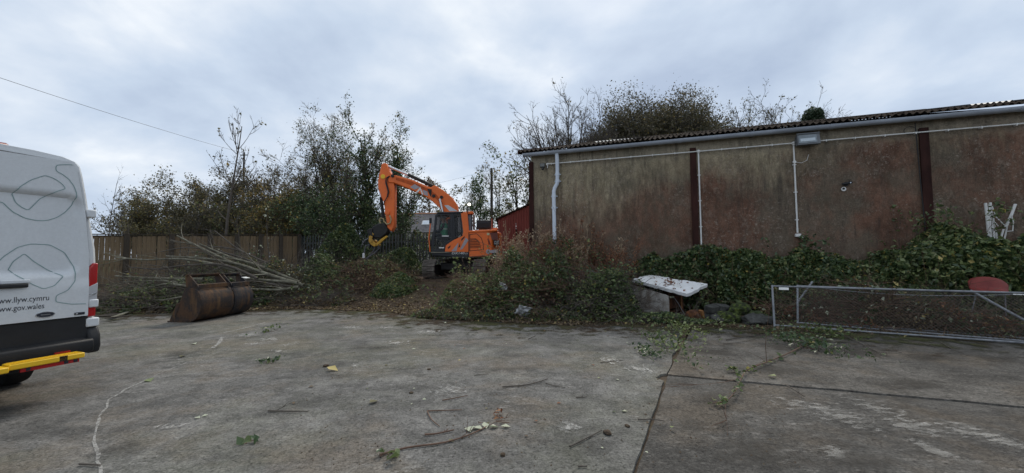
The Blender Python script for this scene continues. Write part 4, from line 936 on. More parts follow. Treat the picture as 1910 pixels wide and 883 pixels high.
# engine bay with rounded tail
ep = k5([(590, 322), (925, 312), (938, 345), (950, 420), (955, 520), (948, 602), (590, 634)], YN)
x_l, x_r = ep[0][0], ep[4][0]
prof = []                                            # plan outline of the tail
for t in np.linspace(0, 1, 13):
    yy = -1.2 + 2.4 * t; prof.append((x_r - 0.34 * abs(2 * t - 1) ** 2.6 + 0.05, yy))
zt_, zb_ = ep[0][1], ep[-1][1]
CW_ = MB(); base = [(x_l + 0.62, -1.2)] + prof + [(x_l + 0.62, 1.2)]
CW_.prism(base, zb_ + 0.02, zt_ - 0.03, 'z'); CWO = CW_.build('counterweight', ORANGE, EXC, bevel=0.05, seg=3)
m = MB(); m.prism([(x_l, zb_ + 0.0), (x_l + 0.80, zb_ + 0.03), (x_l + 0.80, zt_ - 0.01), (x_l, zt_)], YN, 1.2, 'y'); m.build('engine_bay', ORANGE, EXC, bevel=0.03)
hood = k5([(592, 320), (930, 302), (930, 328), (592, 345)], YN); MB().prism(hood, YN - 0.03, 1.18, 'y').build('engine_hood', ORANGE, EXC, bevel=0.025)
lv = k5([(612, 408), (675, 408), (705, 430), (728, 470), (736, 520), (612, 522)], YN)
LVO = MB().prism(lv, YN - 0.012, YN + 0.02, 'y').build('louvre_panel', DKORANGE, EXC)
for k in range(6):
    q = k5([(614, 418 + k * 19), (664 + min(k, 3) * 22, 418 + k * 19)], YN); m = MB(); m.bar((q[0][0], YN - 0.022, q[0][1]), (q[1][0], YN - 0.022, q[1][1]), 0.03, 0.018); m.build('slat', ORANGE, LVO)
bd = k5([(885, 432), (955, 432), (955, 492), (890, 492)], YN + 0.12); MB().prism(bd, YN + 0.06, YN + 0.3, 'y').build('badge_plate', CABGREY, EXC, bevel=0.01)
q = k5([(900, 475), (948, 450)], YN + 0.05); text_mesh('lettering', 'DX', WHITE, EXC, q[1][0] - q[0][0], 0.12, (q[0][0], YN + 0.055, q[0][1]), (R(90), 0, 0), 'LEFT')
lg = k5([(825, 565)], YN)[0]; MB().disc((lg[0], YN - 0.006, lg[1]), 0.095, 'y', 0.012, 22).build('round_emblem', SILVERD, EXC)
MB().prism([(lg[0] - 0.04, lg[1] - 0.045), (lg[0] + 0.045, lg[1] - 0.01), (lg[0] - 0.005, lg[1] + 0.05)], YN - 0.016, YN - 0.010, 'y').build('emblem_mark', CABGREY, EXC)
MB().prism(k5([(852, 548), (935, 538), (935, 580), (852, 584)], YN), YN - 0.006, YN + 0.03, 'y').build('name_band', SILVERD, EXC)
MB().prism(k5([(812, 412), (826, 412), (850, 470), (846, 492), (830, 470)], YN), YN - 0.006, YN + 0.03, 'y').build('tail_lamp', flat('dull_red', (0.18, 0.03, 0.02), 0.4), EXC)
MB().prism(k5([(808, 345), (838, 345), (838, 372), (808, 372)], YN), YN - 0.008, YN + 0.03, 'y').build('sticker', flat('pale_sticker', (0.55, 0.5, 0.3), 0.6), EXC)
MB().prism(k5([(845, 345), (930, 340), (945, 425), (868, 428)], YN + 0.02), YN - 0.002, YN + 0.05, 'y').build('access_panel', flat('dull_maroon', (0.14, 0.045, 0.035), 0.6), EXC)
_eo = k5([(604, 362), (690, 352), (742, 400), (768, 470), (772, 545), (604, 560)], YN)
MB().ring(_eo, inset(_eo, 0.022), YN - 0.005, YN + 0.01).build('panel_gap', DARKMET, EXC)
_eo = k5([(592, 345), (600, 345), (600, 632), (592, 632)], YN); MB().prism(_eo, YN - 0.006, YN + 0.01, 'y').build('panel_gap', DARKMET, EXC)
_mud = mat('dried_mud', [(0.35, (0.06, 0.045, 0.032)), (0.65, (0.15, 0.115, 0.08))], scale=7, rough=0.95)
MB().prism(k5([(596, 622), (720, 617), (860, 605), (940, 590), (946, 602), (596, 636)], YN), YN - 0.005, YN + 0.02, 'y').build('mud_splash', _mud, EXC)
# orange frame beside the cab
sp = k5([(500, 96), (575, 100), (596, 320), (592, 572), (312, 566), (325, 492), (410, 432), (522, 380), (530, 330)], YN); MB().prism(sp, YN, YN + 0.10, 'y').build('cab_side_frame', ORANGE, EXC, bevel=0.012)
MB().prism(k5([(390, 562), (475, 458), (450, 562)], YN), YN - 0.006, YN - 0.001, 'y').build('decal', SILVERD, EXC)
MB().prism(k5([(488, 545), (560, 400), (592, 432), (520, 535)], YN), YN - 0.006, YN - 0.001, 'y').build('decal', SILVERD, EXC)
for P_ in ([(345, 520), (380, 490), (380, 510), (358, 535)], [(505, 420), (548, 380), (545, 402), (510, 440)], [(470, 520), (490, 470), (494, 510)]):
    MB().prism(k5(P_, YN), YN - 0.004, YN + 0.0, 'y').build('cut_out', DARKMET, EXC)
# cab
CAB = empty('cab', (0, 0, 0)); CAB.parent = EXC
dr = k5([(198, 140), (236, 110), (402, 107), (410, 432), (330, 482), (300, 566), (152, 566), (158, 470), (184, 280)], YN)
rw = k5([(404, 107), (502, 103), (520, 330), (500, 362), (444, 404), (412, 430)], YN)
XW = -0.22
for yy, nm in ((YN, 'door_frame'), (XW, 'door_frame')):
    d_ = dr if yy == YN else dr
    D2 = MB().ring(d_, inset(d_, 0.085), yy, yy + 0.07).build(nm, CABGREY, CAB, bevel=0.008)
    MB().prism(inset(d_, 0.08), yy + 0.03, yy + 0.036, 'y').build('glass', GLASS, D2)
    W2 = MB().ring(rw, inset(rw, 0.055), yy, yy + 0.07).build('window_frame', CABGREY, CAB, bevel=0.008)
    MB().prism(inset(rw, 0.05), yy + 0.03, yy + 0.036, 'y').build('glass', GLASS, W2)
fx = [dr[0], dr[8], dr[7], dr[6]]
for a, b in ((dr[0], dr[8]), (dr[8], dr[7])):
    MB().add([(a[0], YN + 0.05, a[1]), (b[0], YN + 0.05, b[1]), (b[0], XW, b[1]), (a[0], XW, a[1])], [(0, 1, 2, 3)]).build('windscreen', GLASS, CAB)
MB().prism([(dr[0][0], dr[0][1] - 0.02), (dr[1][0] - 0.02, dr[1][1] + 0.03), (rw[1][0] + 0.1, rw[1][1] + 0.035), (rw[1][0] + 0.1, rw[1][1] - 0.05), (dr[1][0], dr[1][1] - 0.06)], YN, XW + 0.07, 'y').build('roof', CABGREY, CAB, bevel=0.02)
MB().box(((rw[1][0] + rw[2][0]) / 2 + 0.13, (YN + XW) / 2 + 0.1, (rw[1][1] + dr[6][1]) / 2), (0.06, 0.95, rw[1][1] - dr[6][1])).build('rear_panel', CABGREY, CAB)
MB().box(((dr[6][0] + rw[2][0]) / 2, (YN + XW) / 2, dr[6][1] + 0.03), (rw[2][0] - dr[6][0], 0.95, 0.06)).build('floor', CABGREY, CAB)
q = k5([(280, 382), (360, 382)], YN - 0.01); m = MB(); m.bar((q[0][0], YN - 0.01, q[0][1]), (q[1][0], YN - 0.01, q[1][1]), 0.02, 0.035); m.build('door_handle', WHITE, CAB)
q = k5([(245, 520), (305, 520)], YN - 0.01); m = MB(); m.bar((q[0][0], YN - 0.01, q[0][1]), (q[1][0], YN - 0.01, q[1][1]), 0.02, 0.045); m.build('door_sticker', WHITE, CAB)
sx0 = E(826, 430, -0.7)[0]; szz = E(826, 443, -0.7)[1]
SEAT = MB(); SEAT.box((sx0 + 0.05, -0.72, szz - 0.05), (0.5, 0.48, 0.14)); SEAT.build('seat', BLACKP, CAB, bevel=0.03)
MB().box((sx0 + 0.30, -0.72, szz + 0.35), (0.12, 0.46, 0.75)).build('seat_back', BLACKP, CAB, bevel=0.03)
MB().box((sx0 - 0.35, -0.72, szz - 0.1), (0.10, 0.35, 0.5)).build('console', BLACKP, CAB, bevel=0.02)
m = MB().tube([E(802.5, 470, YN)[:1] + (YN - 0.04, E(802, 470, YN)[1]), E(800.5, 445, YN)[:1] + (YN - 0.06, E(800, 445, YN)[1]), E(803.5, 416, YN)[:1] + (YN - 0.04, E(803, 416, YN)[1])], 0.02, 8); m.build('grab_rail', ORANGE, CAB, smooth=True)
q = E(803, 412, YN - 0.05); MB().box((q[0], YN - 0.06, q[1]), (0.10, 0.05, 0.22)).build('mirror', BLACKP, CAB, bevel=0.02)
# things on the deck behind the cab
gb = k5([(695, 205), (858, 205), (858, 302), (695, 302)], 0.0); MB().prism(gb, -0.4, 0.7, 'y').build('air_box', CABGREY, EXC, bevel=0.03)
gb = k5([(705, 228), (850, 228), (850, 280), (705, 280)], -0.4); MB().prism(gb, -0.415, -0.40, 'y').build('grille', BLACKP, EXC)
q = k5([(612, 130), (612, 320)], 0.5); MB().tube([(q[0][0], 0.5, q[0][1]), (q[1][0], 0.5, q[1][1])], 0.10, 12).build('exhaust_stack', flat('stack_metal', (0.20, 0.23, 0.27), 0.4, 0.4), EXC, smooth=True)
q = k5([(610, 115)], 0.5)[0]; MB().box((q[0], 0.4, q[1]), (0.32, 0.3, 0.12)).build('stack_cover', ORANGE, EXC, bevel=0.03)
q = k5([(655, 140), (655, 310)], 0.2); MB().tube([(q[0][0], 0.2, q[0][1]), (q[1][0], 0.2, q[1][1])], 0.045, 8).build('pipe', flat('dull_pipe', (0.22, 0.15, 0.13), 0.6), EXC, smooth=True)
q = k5([(868, 175), (868, 320)], -1.0); MB().tube([(q[0][0], -1.0, q[0][1]), (q[1][0], -1.0, q[1][1])], 0.03, 8).build('hand_rail', flat('rail_red', (0.35, 0.10, 0.06), 0.6), EXC, smooth=True)
q = k5([(905, 300)], -1.0)[0]; MB().box((q[0], -0.9, q[1] + 0.0), (0.22, 0.25, 0.10)).build('hood_latch', ORANGE, EXC, bevel=0.02)
q = k5([(602, 12)], 0.2)[0]
LMP = flat('lamp_shell', (0.05, 0.05, 0.05), 0.5)
m = MB(); m.disc((q[0], 0.2, q[1]), 0.075, 'y', 0.10, 14); LB = m.build('work_lamp', LMP, EXC)
em = bpy.data.materials.new('lit_lamp'); em.use_nodes = True; em.node_tree.nodes['Principled BSDF'].inputs['Emission Color'].default_value = (1, 0.97, 0.78, 1); em.node_tree.nodes['Principled BSDF'].inputs['Emission Strength'].default_value = 3.0
MB().disc((q[0], 0.145, q[1]), 0.062, 'y', 0.012, 14).build('lamp_face', em, LB)
MB().tube([(q[0] - 0.05, 0.22, q[1]), (q[0] - 0.12, 0.25, q[1] - 0.55)], 0.025, 6).build('lamp_bracket', LMP, EXC)
# boom, arm and rams
by0, by1 = 0.12, 0.56
bp = k2([(246, 172), (262, 158), (300, 160), (400, 187), (520, 238), (545, 222), (600, 255), (655, 300), (688, 350), (690, 400), (672, 480), (625, 480), (600, 400), (575, 365), (530, 325), (470, 285), (380, 245), (290, 210), (250, 206)], by0)
BOOM = MB().prism(bp, by0, by1, 'y').build('boom', ORANGE, EXC, bevel=0.03)
for P_ in ([(390, 235), (420, 217), (455, 238), (420, 252)], [(468, 252), (500, 262), (505, 292), (480, 285)]):
    MB().prism(k2(P_, by0), by0 - 0.008, by0 + 0.01, 'y').build('decal', SILVERD, BOOM)
for P_ in ([(428, 268), (455, 235), (475, 282), (466, 284), (454, 252), (440, 270)],):
    MB().prism(k2(P_, by0), by0 - 0.008, by0 + 0.01, 'y').build('decal', WHITE, BOOM)
MB().prism(k2([(606, 350), (632, 350), (692, 388), (640, 388)], by0), by0 - 0.010, by0 + 0.01, 'y').build('decal', flat('pale_decal', (0.55, 0.57, 0.6), 0.4), BOOM)
MB().prism(k2([(500, 245), (528, 250), (524, 300), (512, 280)], by0), by0 - 0.012, by0 + 0.01, 'y').build('dark_plate', DARKMET, BOOM)  # dark steel plate on the boom side, near the bend
m = MB(); 
for a, b in ((280, 165), (540, 292), (590, 300)):
    q = k2([(a, b)], by0)[0]; m.disc((q[0], by0 - 0.02, q[1]), 0.07, 'y', 0.05, 16)
tag(m.build('pins', DARKMET, BOOM), kind='stuff')
ar = k2([(210, 90), (222, 82), (242, 86), (250, 112), (262, 140), (285, 165), (293, 250), (290, 480), (272, 518), (246, 492), (234, 410), (224, 335), (205, 292), (188, 242), (186, 200), (195, 150)], by0 + 0.05)
ARM = MB().prism(ar, by0 + 0.04, by1 - 0.04, 'y').build('arm', ORANGE, EXC, bevel=0.03)
_bo = k2([(300, 172), (400, 200), (515, 250), (560, 285), (600, 340), (588, 345), (548, 300), (505, 268), (395, 222), (300, 190)], by0); MB().prism(_bo, by0 - 0.004, by0 + 0.01, 'y').build('grease_streak', flat('grimy_orange', (0.42, 0.075, 0.012), 0.6, var=0.3, scale=6), BOOM)
q = k2([(217, 168)], by0)[0]; MB().disc((q[0], by0 + 0.03, q[1]), 0.10, 'y', 0.04, 16).build('arm_boss', YELLOW, ARM)
q = k2([(245, 395)], by0)[0]; MB().disc((q[0], by0 + 0.02, q[1]), 0.11, 'y', 0.05, 16).build('arm_pin', ORANGE, ARM)
def ram(a, b, c, r_rod, r_bar, y, label=None):
    A, B, C2 = k2([a], y)[0], k2([b], y)[0], k2([c], y)[0]
    o = MB().tube([(A[0], y, A[1]), (B[0], y, B[1])], r_rod, 10).build('ram_rod', RODM, EXC, smooth=True)
    MB().tube([(B[0], y, B[1]), (C2[0], y, C2[1])], r_bar, 12).build('ram_cylinder', DARKMET if label is None else label, EXC, smooth=True)
ram((238, 98), (378, 157), (532, 228), 0.055, 0.075, 0.34)
ram((578, 310), (597, 392), (605, 470), 0.05, 0.075, by0 - 0.10); ram((578, 310), (597, 392), (605, 470), 0.05, 0.075, by1 + 0.10)
ram((196, 225), (205, 300), (222, 430), 0.05, 0.07, 0.34)
def hose(P, y, r, m, parent=EXC):
    Q = k2(P, y); MB().tube([(a[0], y - 0.03, a[1]) for a in Q], r, 8).build('hose', m, parent, smooth=True)
hose([(262, 165), (240, 180), (236, 205), (245, 235), (252, 265), (246, 300), (228, 330), (225, 350)], by0, 0.022, BLACKP)
hose([(255, 172), (246, 190), (243, 210), (252, 240), (258, 268), (250, 300)], by0, 0.018, BLACKP)
TANH = flat('tan_hose', (0.36, 0.28, 0.15), 0.6)
hose([(262, 415), (272, 440), (266, 465), (245, 472), (230, 455)], by0, 0.030, TANH)
hose([(228, 458), (222, 436), (205, 432), (197, 448), (205, 466)], by0, 0.026, TANH)
hose([(300, 163), (420, 200), (520, 245), (640, 300), (690, 360)], by0 + 0.1, 0.02, BLACKP)
# grapple
def g8(L, y): return [E(660 + a / 8.83, 400 + b / 8.83, y) for a, b in L]
YEL2 = ply('grimy_yellow', (0.50, 0.27, 0.015), 0.55, 2.2)
GR = empty('grapple', (0, 0, 0)); GR.parent = EXC
m = MB(); m.prism(g8([(540, 150), (590, 270), (560, 330), (470, 400), (360, 400), (300, 330), (330, 210), (420, 160)], 0.34), 0.12, 0.56, 'y'); m.build('rotator', DARKMET, GR, bevel=0.05)
m = MB(); m.prism(g8([(330, 230), (250, 270), (270, 340), (360, 380)], 0.34), 0.05, 0.62, 'y'); m.build('coupler', DARKMET, GR, bevel=0.03)
yel = [(250, 370), (310, 300), (330, 330), (300, 400), (330, 450), (370, 480), (460, 400), (540, 350), (560, 370), (480, 440), (390, 520), (340, 535), (280, 500), (245, 450)]
m = MB(); m.prism(g8(yel, 0.1), 0.06, 0.14, 'y'); m.build('yellow_frame', YEL2, GR, bevel=0.015)
m = MB(); m.prism(g8(yel, 0.56), 0.54, 0.62, 'y'); m.build('yellow_frame', YEL2, GR, bevel=0.015)
for a in ((285, 440), (345, 500)):
    q = g8([a], 0.1)[0]; MB().tube([(q[0], 0.02, q[1]), (q[0], 0.66, q[1])], 0.07, 12).build('frame_pin', YEL2, GR, smooth=True)
TINE = mat('worn_tine_steel', [(0.3, (0.06, 0.06, 0.065)), (0.7, (0.16, 0.16, 0.17))], scale=6, rough=0.5, metal=0.4)
def tine(P, y, w):
    Q = g8(P, y); MB().tube([(a[0], y, a[1]) for a in Q], list(np.linspace(w, w * 0.5, len(Q))), 8).build('tine', TINE, GR, smooth=True)
tine([(250, 395), (180, 430), (140, 490), (120, 545)], 0.1, 0.035); tine([(290, 500), (200, 520), (180, 600), (165, 700)], 0.34, 0.05)
tine([(400, 520), (420, 560), (330, 650), (200, 730)], 0.2, 0.045); tine([(360, 520), (330, 600), (250, 690), (215, 770)], 0.5, 0.045)
q = g8([(162, 640), (160, 720)], 0.3); MB().tube([(q[0][0], 0.3, q[0][1]), (q[1][0], 0.3, q[1][1])], [0.045, 0.05], 10).build('tine_tip', flat('bright_tip', (0.75, 0.75, 0.76), 0.4), GR, smooth=True)
for sgn in (0.2, 0.5):
    q = g8([(330, 350), (250, 560)], sgn); MB().tube([(q[0][0], sgn, q[0][1]), (q[1][0], sgn, q[1][1])], 0.05, 10).build('ram_cylinder', DARKMET, GR, smooth=True)

# ------------------------------------------------------------------ operator seated in the cab
def skin_person(name, root_loc, edges, verts, radii, m, parent=None):
    me = bpy.data.meshes.new(name); me.from_pydata(verts, edges, []); o = link(name, me, parent, m, loc=root_loc)
    md = o.modifiers.new('skin', 'SKIN'); me.skin_vertices.new() if not me.skin_vertices else None
    for i, r_ in enumerate(radii):
        sv = me.skin_vertices[0].data[i]; sv.radius = (r_, r_) if not isinstance(r_, tuple) else r_; sv.use_root = (i == 0)
    s = o.modifiers.new('sub', 'SUBSURF'); s.levels = s.render_levels = 2
    return o
ov = [(0, 0, 0.09), (0.0, 0, 0.30), (-0.02, 0, 0.48), (-0.03, 0, 0.56), (-0.05, 0, 0.64), (-0.06, 0, 0.74), (-0.05, 0, 0.80),
      (-0.01, -0.19, 0.47), (-0.12, -0.25, 0.24), (-0.36, -0.22, 0.22), (-0.43, -0.21, 0.22), (-0.01, 0.19, 0.47), (-0.12, 0.25, 0.24), (-0.36, 0.22, 0.22), (-0.43, 0.21, 0.22),
      (-0.04, -0.10, 0.06), (-0.44, -0.13, 0.06), (-0.50, -0.13, -0.30), (-0.62, -0.13, -0.34), (-0.04, 0.10, 0.06), (-0.44, 0.13, 0.06), (-0.50, 0.13, -0.30), (-0.62, 0.13, -0.34)]
oe = [(0, 1), (1, 2), (2, 3), (3, 4), (4, 5), (5, 6), (2, 7), (7, 8), (8, 9), (9, 10), (2, 11), (11, 12), (12, 13), (13, 14), (0, 15), (15, 16), (16, 17), (17, 18), (0, 19), (19, 20), (20, 21), (21, 22)]
orad = [0.15, 0.15, 0.13, 0.055, 0.075, 0.095, 0.075, 0.065, 0.048, 0.038, 0.04, 0.065, 0.048, 0.038, 0.04, 0.085, 0.065, 0.05, 0.035, 0.085, 0.065, 0.05, 0.035]
PM = NG('operator_skin_and_clothes', 0.8, 0.2); _x, _y2, _z = PM.xyz()
PM = PM.done(PM.mix(PM.ramp(_z, [(0.545, 0.0), (0.555, 1.0)]), (0.03, 0.032, 0.04), (0.42, 0.26, 0.19)))
OP = empty('person', E0 + np.array([sx0 + 0.08, -0.72, szz + 0.02]), 0, 'machine operator in green hi vis vest and grey cap seated in the cab', 'person')
skin_person('body', (0, 0, 0), oe, ov, orad, PM, OP)
def lathe_z(prof, sx=1.0, sy=1.0, k=18, c=(0, 0)):
    v, f = [], []
    for r_, z in prof:
        for i in range(k): a = 2 * math.pi * i / k; v.append((c[0] + r_ * sx * math.cos(a), c[1] + r_ * sy * math.sin(a), z))
    for j in range(len(prof) - 1):
        for i in range(k): f.append((j * k + i, j * k + (i + 1) % k, (j + 1) * k + (i + 1) % k, (j + 1) * k + i))
    return MB().add(v, f)
lathe_z([(0.165, 0.05), (0.175, 0.2), (0.18, 0.35), (0.17, 0.46), (0.12, 0.53), (0.06, 0.56)], 0.95, 1.15).build('vest', HIVIS, OP, smooth=True)
lathe_z([(0.179, 0.28), (0.181, 0.34)], 0.96, 1.16).build('reflective_band', flat('pale_band', (0.6, 0.7, 0.62), 0.4), OP, smooth=True)
lathe_z([(0.115, 0.74), (0.11, 0.80), (0.08, 0.855), (0.0, 0.87)], 1.05, 0.95, c=(-0.055, 0)).build('cap', HELM, OP, smooth=True)
m = MB(); m.prism([(-0.16, 0.745), (-0.24, 0.735), (-0.16, 0.755)], -0.06, 0.06, 'y'); m.build('cap_peak', HELM, OP)
m = MB(); m.prism([(-0.148, 0.715), (-0.172, 0.675), (-0.148, 0.67)], -0.014, 0.014, 'y'); m.build('nose', SKIN, OP)

# ================================================================== EXCAVATOR BUCKETS standing on the yard
def bucket(name, label, loc, rz, W, sc, m, m2, tilt=0.0):
    B = empty(name, loc, 0, label, 'bucket', 'digging buckets left on the yard', rot=(0, 0, rz))
    def S(P): return [(a * sc, b * sc) for a, b in P]
    shell_o = [(0.30, 0.90), (0.10, 0.84), (0.015, 0.72), (-0.03, 0.56), (-0.03, 0.40), (0.01, 0.25), (0.09, 0.12), (0.20, 0.04), (0.34, 0.0), (0.80, 0.0)]
    shell_i = [(0.30, 0.87), (0.115, 0.81), (0.04, 0.70), (0.0, 0.555), (0.0, 0.41), (0.035, 0.27), (0.11, 0.145), (0.21, 0.068), (0.345, 0.028), (0.80, 0.02)]
    n = len(shell_o); v, f = [], []
    for x in (0.0, W):
        v += [(x, d, z) for d, z in S(shell_o)] + [(x, d, z) for d, z in S(shell_i)]
    for i in range(n - 1):
        f += [(i, i + 1, 2 * n + i + 1, 2 * n + i), (n + i, 3 * n + i, 3 * n + i + 1, n + i + 1), (i, n + i, n + i + 1, i + 1), (2 * n + i, 2 * n + i + 1, 3 * n + i + 1, 3 * n + i)]
    f += [(0, 2 * n, 3 * n, n), (n - 1, 2 * n - 1, 4 * n - 1, 3 * n - 1)]
    MB().add(v, f).build('shell', m, B, smooth=True)
    side = S([(0.30, 0.90), (0.10, 0.84), (0.015, 0.72), (-0.03, 0.56), (-0.03, 0.40), (0.01, 0.25), (0.09, 0.12), (0.20, 0.04), (0.34, 0.0), (0.80, 0.0), (0.84, 0.06), (0.62, 0.52), (0.47, 0.90)])
    for x in (-0.022, W): MB().prism(side, x, x + 0.022, 'x').build('side_plate', m2, B, bevel=0.005)
    for x in (-0.030, W + 0.008): MB().prism(S([(0.34, 0.0), (0.80, -0.004), (0.90, 0.05), (0.70, 0.50), (0.60, 0.50), (0.74, 0.10), (0.36, 0.07)]), x, x + 0.024, 'x').build('side_cutter', m2, B, bevel=0.004)
    MB().box((W / 2, 0.86 * sc, 0.015), (W + 0.05, 0.20, 0.03)).build('cutting_edge', m2, B, bevel=0.004)
    nt_ = max(2, int(W / 0.22))
    for k in range(nt_):
        MB().prism([(0.88 * sc, 0.0), (1.0 * sc, 0.006), (0.88 * sc, 0.07)], (k + 0.5) * W / nt_ - 0.045, (k + 0.5) * W / nt_ + 0.045, 'x').build('tooth', m2, B, bevel=0.004)
    ear = S([(0.02, 0.72), (0.09, 0.84), (0.28, 0.88), (0.50, 0.92), (0.54, 1.22), (0.47, 1.27), (0.40, 1.22), (0.16, 0.97)])
    for x in (0.03 * W, W * 0.97 - 0.03): MB().prism(ear, x, x + 0.03, 'x').build('hitch_ear', m, B, bevel=0.006)
    for d, z, r_ in ((0.475, 1.20, 0.035), (0.20, 0.95, 0.035)):
        MB().tube([(0.03 * W, d * sc, z * sc), (W * 0.97, d * sc, z * sc)], r_, 10).build('hitch_pin', m, B, smooth=True)
    MB().bar((0.03 * W, 0.10 * sc, 0.93 * sc), (W * 0.97, 0.10 * sc, 0.93 * sc), 0.03, 0.09).build('cross_plate', m, B)
    MB().bar((0.03 * W, 0.44 * sc, 1.24 * sc), (W * 0.97, 0.44 * sc, 1.24 * sc), 0.07, 0.03).build('cross_plate', m, B)
    return B
_b = gp(374, 602)
BA = R(82); c_, s_ = math.cos(BA), math.sin(BA)
B1 = bucket('digging_bucket', 'rusty orange brown wide digging bucket, nearer of the two', (_b[0], _b[1], 0.0), BA, 0.88, 0.90, RUST, RUST)
B2 = bucket('digging_bucket', 'dark blue black narrower digging bucket behind the rusty one', (_b[0] + c_ * 0.99 - s_ * 0.04, _b[1] + s_ * 0.99 + c_ * 0.04, 0.0), BA + R(3), 0.60, 0.88, RUSTD, RUSTD)
MB().box((0.30, 0.17, 0.97), (0.18, 0.12, 0.012)).build('paper_tag', WHITE, B2, rot=(0.25, 0, 0.1))

# ================================================================== VEGETATION HELPERS
def tubes(P, Rr, k=4):
    """P (n,m,3), Rr (n,m) -> verts, quads"""
    n, m, _ = P.shape
    T = np.empty_like(P); T[:, 1:-1] = P[:, 2:] - P[:, :-2]; T[:, 0] = P[:, 1] - P[:, 0]; T[:, -1] = P[:, -1] - P[:, -2]
    T /= np.linalg.norm(T, axis=2, keepdims=True) + 1e-9
    ref = np.where(np.abs(T[:, :1, 2:3]) > 0.9, np.array([1., 0, 0]), np.array([0, 0, 1.]))
    S = np.cross(T, np.broadcast_to(ref, T.shape)); S /= np.linalg.norm(S, axis=2, keepdims=True) + 1e-9
    U = np.cross(T, S); a = 2 * np.pi * np.arange(k) / k
    V = P[:, :, None, :] + (S[:, :, None, :] * np.cos(a)[None, None, :, None] + U[:, :, None, :] * np.sin(a)[None, None, :, None]) * Rr[:, :, None, None]
    b = (np.arange(n)[:, None, None] * m + np.arange(m - 1)[None, :, None]) * k; j = np.arange(k)[None, None, :]; j2 = (j + 1) % k
    Fq = np.stack([b + j, b + j2, b + k + j2, b + k + j], -1).reshape(-1, 4)
    return V.reshape(-1, 3), Fq
def join_np(parts):
    vs, fs, o = [], [], 0
    for v, f in parts: vs.append(v); fs.append(f + o); o += len(v)
    return np.concatenate(vs), np.concatenate(fs)
def leaf_mesh(rng, C, size, flatness=0.0, aspect=0.62, fold=0.18, up=None):
    n = len(C); nr = rng.normal(size=(n, 3))
    if flatness: nr[:, 2] += flatness * 2.0
    nr /= np.linalg.norm(nr, axis=1, keepdims=True); d = rng.normal(size=(n, 3)); d -= nr * (d * nr).sum(1, keepdims=True); d /= np.linalg.norm(d, axis=1, keepdims=True) + 1e-9
    s = np.cross(nr, d); L = (size * rng.uniform(0.45, 1.5, n) ** 1.1)[:, None]
    b = C - d * L * 0.5; t = C + d * L * 0.5; m_ = C - d * L * 0.06
    l = m_ + s * L * aspect * 0.5 + nr * L * fold; r_ = m_ - s * L * aspect * 0.5 + nr * L * fold
    V = np.stack([b, l, t, r_], 1).reshape(-1, 3); i = np.arange(n) * 4
    Fq = np.concatenate([np.stack([i, i + 2, i + 1], -1), np.stack([i, i + 3, i + 2], -1)])
    return V, Fq
def grow(rng, stems, spec):
    """stems: (base, dir, length, radius); spec: per level dict"""
    B = np.array([s[0] for s in stems], float); D = np.array([s[1] for s in stems], float); D /= np.linalg.norm(D, axis=1, keepdims=True)
    L = np.array([s[2] for s in stems], float); r0 = np.array([s[3] for s in stems], float); out = []
    for li, sp in enumerate(spec):
        m = sp.get('m', 5); n = len(B); P = np.empty((n, m, 3)); P[:, 0] = B; d = D.copy(); step = (L / (m - 1))[:, None]
        for k in range(1, m):
            d = d + rng.normal(size=(n, 3)) * sp.get('wob', 0.12) + np.array([sp.get('windx', 0), 0, sp.get('up', 0.06)])
            d /= np.linalg.norm(d, axis=1, keepdims=True); P[:, k] = P[:, k - 1] + d * step
        tt = np.linspace(0, 1, m)[None, :]; Rr = r0[:, None] * (1 - tt * sp.get('taper', 0.8)); out.append((P, Rr))
        if li + 1 == len(spec): break
        nx = spec[li + 1]; c = nx['n']; t = nx.get('t0', 0.25) + (nx.get('t1', 1.0) - nx.get('t0', 0.25)) * rng.rand(n, c); f = t * (m - 1); i0 = np.minimum(f.astype(int), m - 2); fr = f - i0
        ar = np.arange(n)[:, None]; A, Bq = P[ar, i0], P[ar, i0 + 1]; base = A + (Bq - A) * fr[..., None]; tan = Bq - A; tan /= np.linalg.norm(tan, axis=2, keepdims=True) + 1e-9
        rv = rng.normal(size=(n, c, 3)); rv -= tan * (rv * tan).sum(2, keepdims=True); rv /= np.linalg.norm(rv, axis=2, keepdims=True) + 1e-9
        an = np.radians(nx['ang'] * rng.uniform(0.6, 1.35, (n, c)))[..., None]; D = (tan * np.cos(an) + rv * np.sin(an)).reshape(-1, 3)
        L = (L[:, None] * nx['ratio'] * rng.uniform(0.6, 1.25, (n, c)) * (1.15 - nx.get('fall', 0.6) * t)).ravel()
        r0 = np.maximum((r0[:, None] * (1 - t * sp.get('taper', 0.8)) * nx.get('rr', 0.6)).ravel(), nx.get('rmin', 0.004)); B = base.reshape(-1, 3)
    return out
def wood_mesh(levels, name, m, origin, ks=(8, 5, 4, 3, 3)):
    V, Fq = join_np([tubes(P, Rr, ks[min(i, len(ks) - 1)]) for i, (P, Rr) in enumerate(levels)])
    return np_mesh(name, V - origin, [Fq], m, True)
def sample_on(rng, levels, which, n, spread):
    Cs = []
    tot = sum(len(levels[w][0]) for w in which)
    for w in which:
        P = levels[w][0]; k = int(n * len(P) / tot); i = rng.randint(0, len(P), k); t = rng.rand(k) ** 0.7 * (P.shape[1] - 1); a = np.minimum(t.astype(int), P.shape[1] - 2); fr = (t - a)[:, None]
        Cs.append(P[i, a] * (1 - fr) + P[i, a + 1] * fr + rng.normal(size=(k, 3)) * spread)
    return np.concatenate(Cs)
def leaf_obj(rng, name, C, size, m, parent, origin, **k):
    V, Fq = leaf_mesh(rng, C, size, **k); o = link(name, np_mesh(name, V - origin, [Fq], m), parent); return o

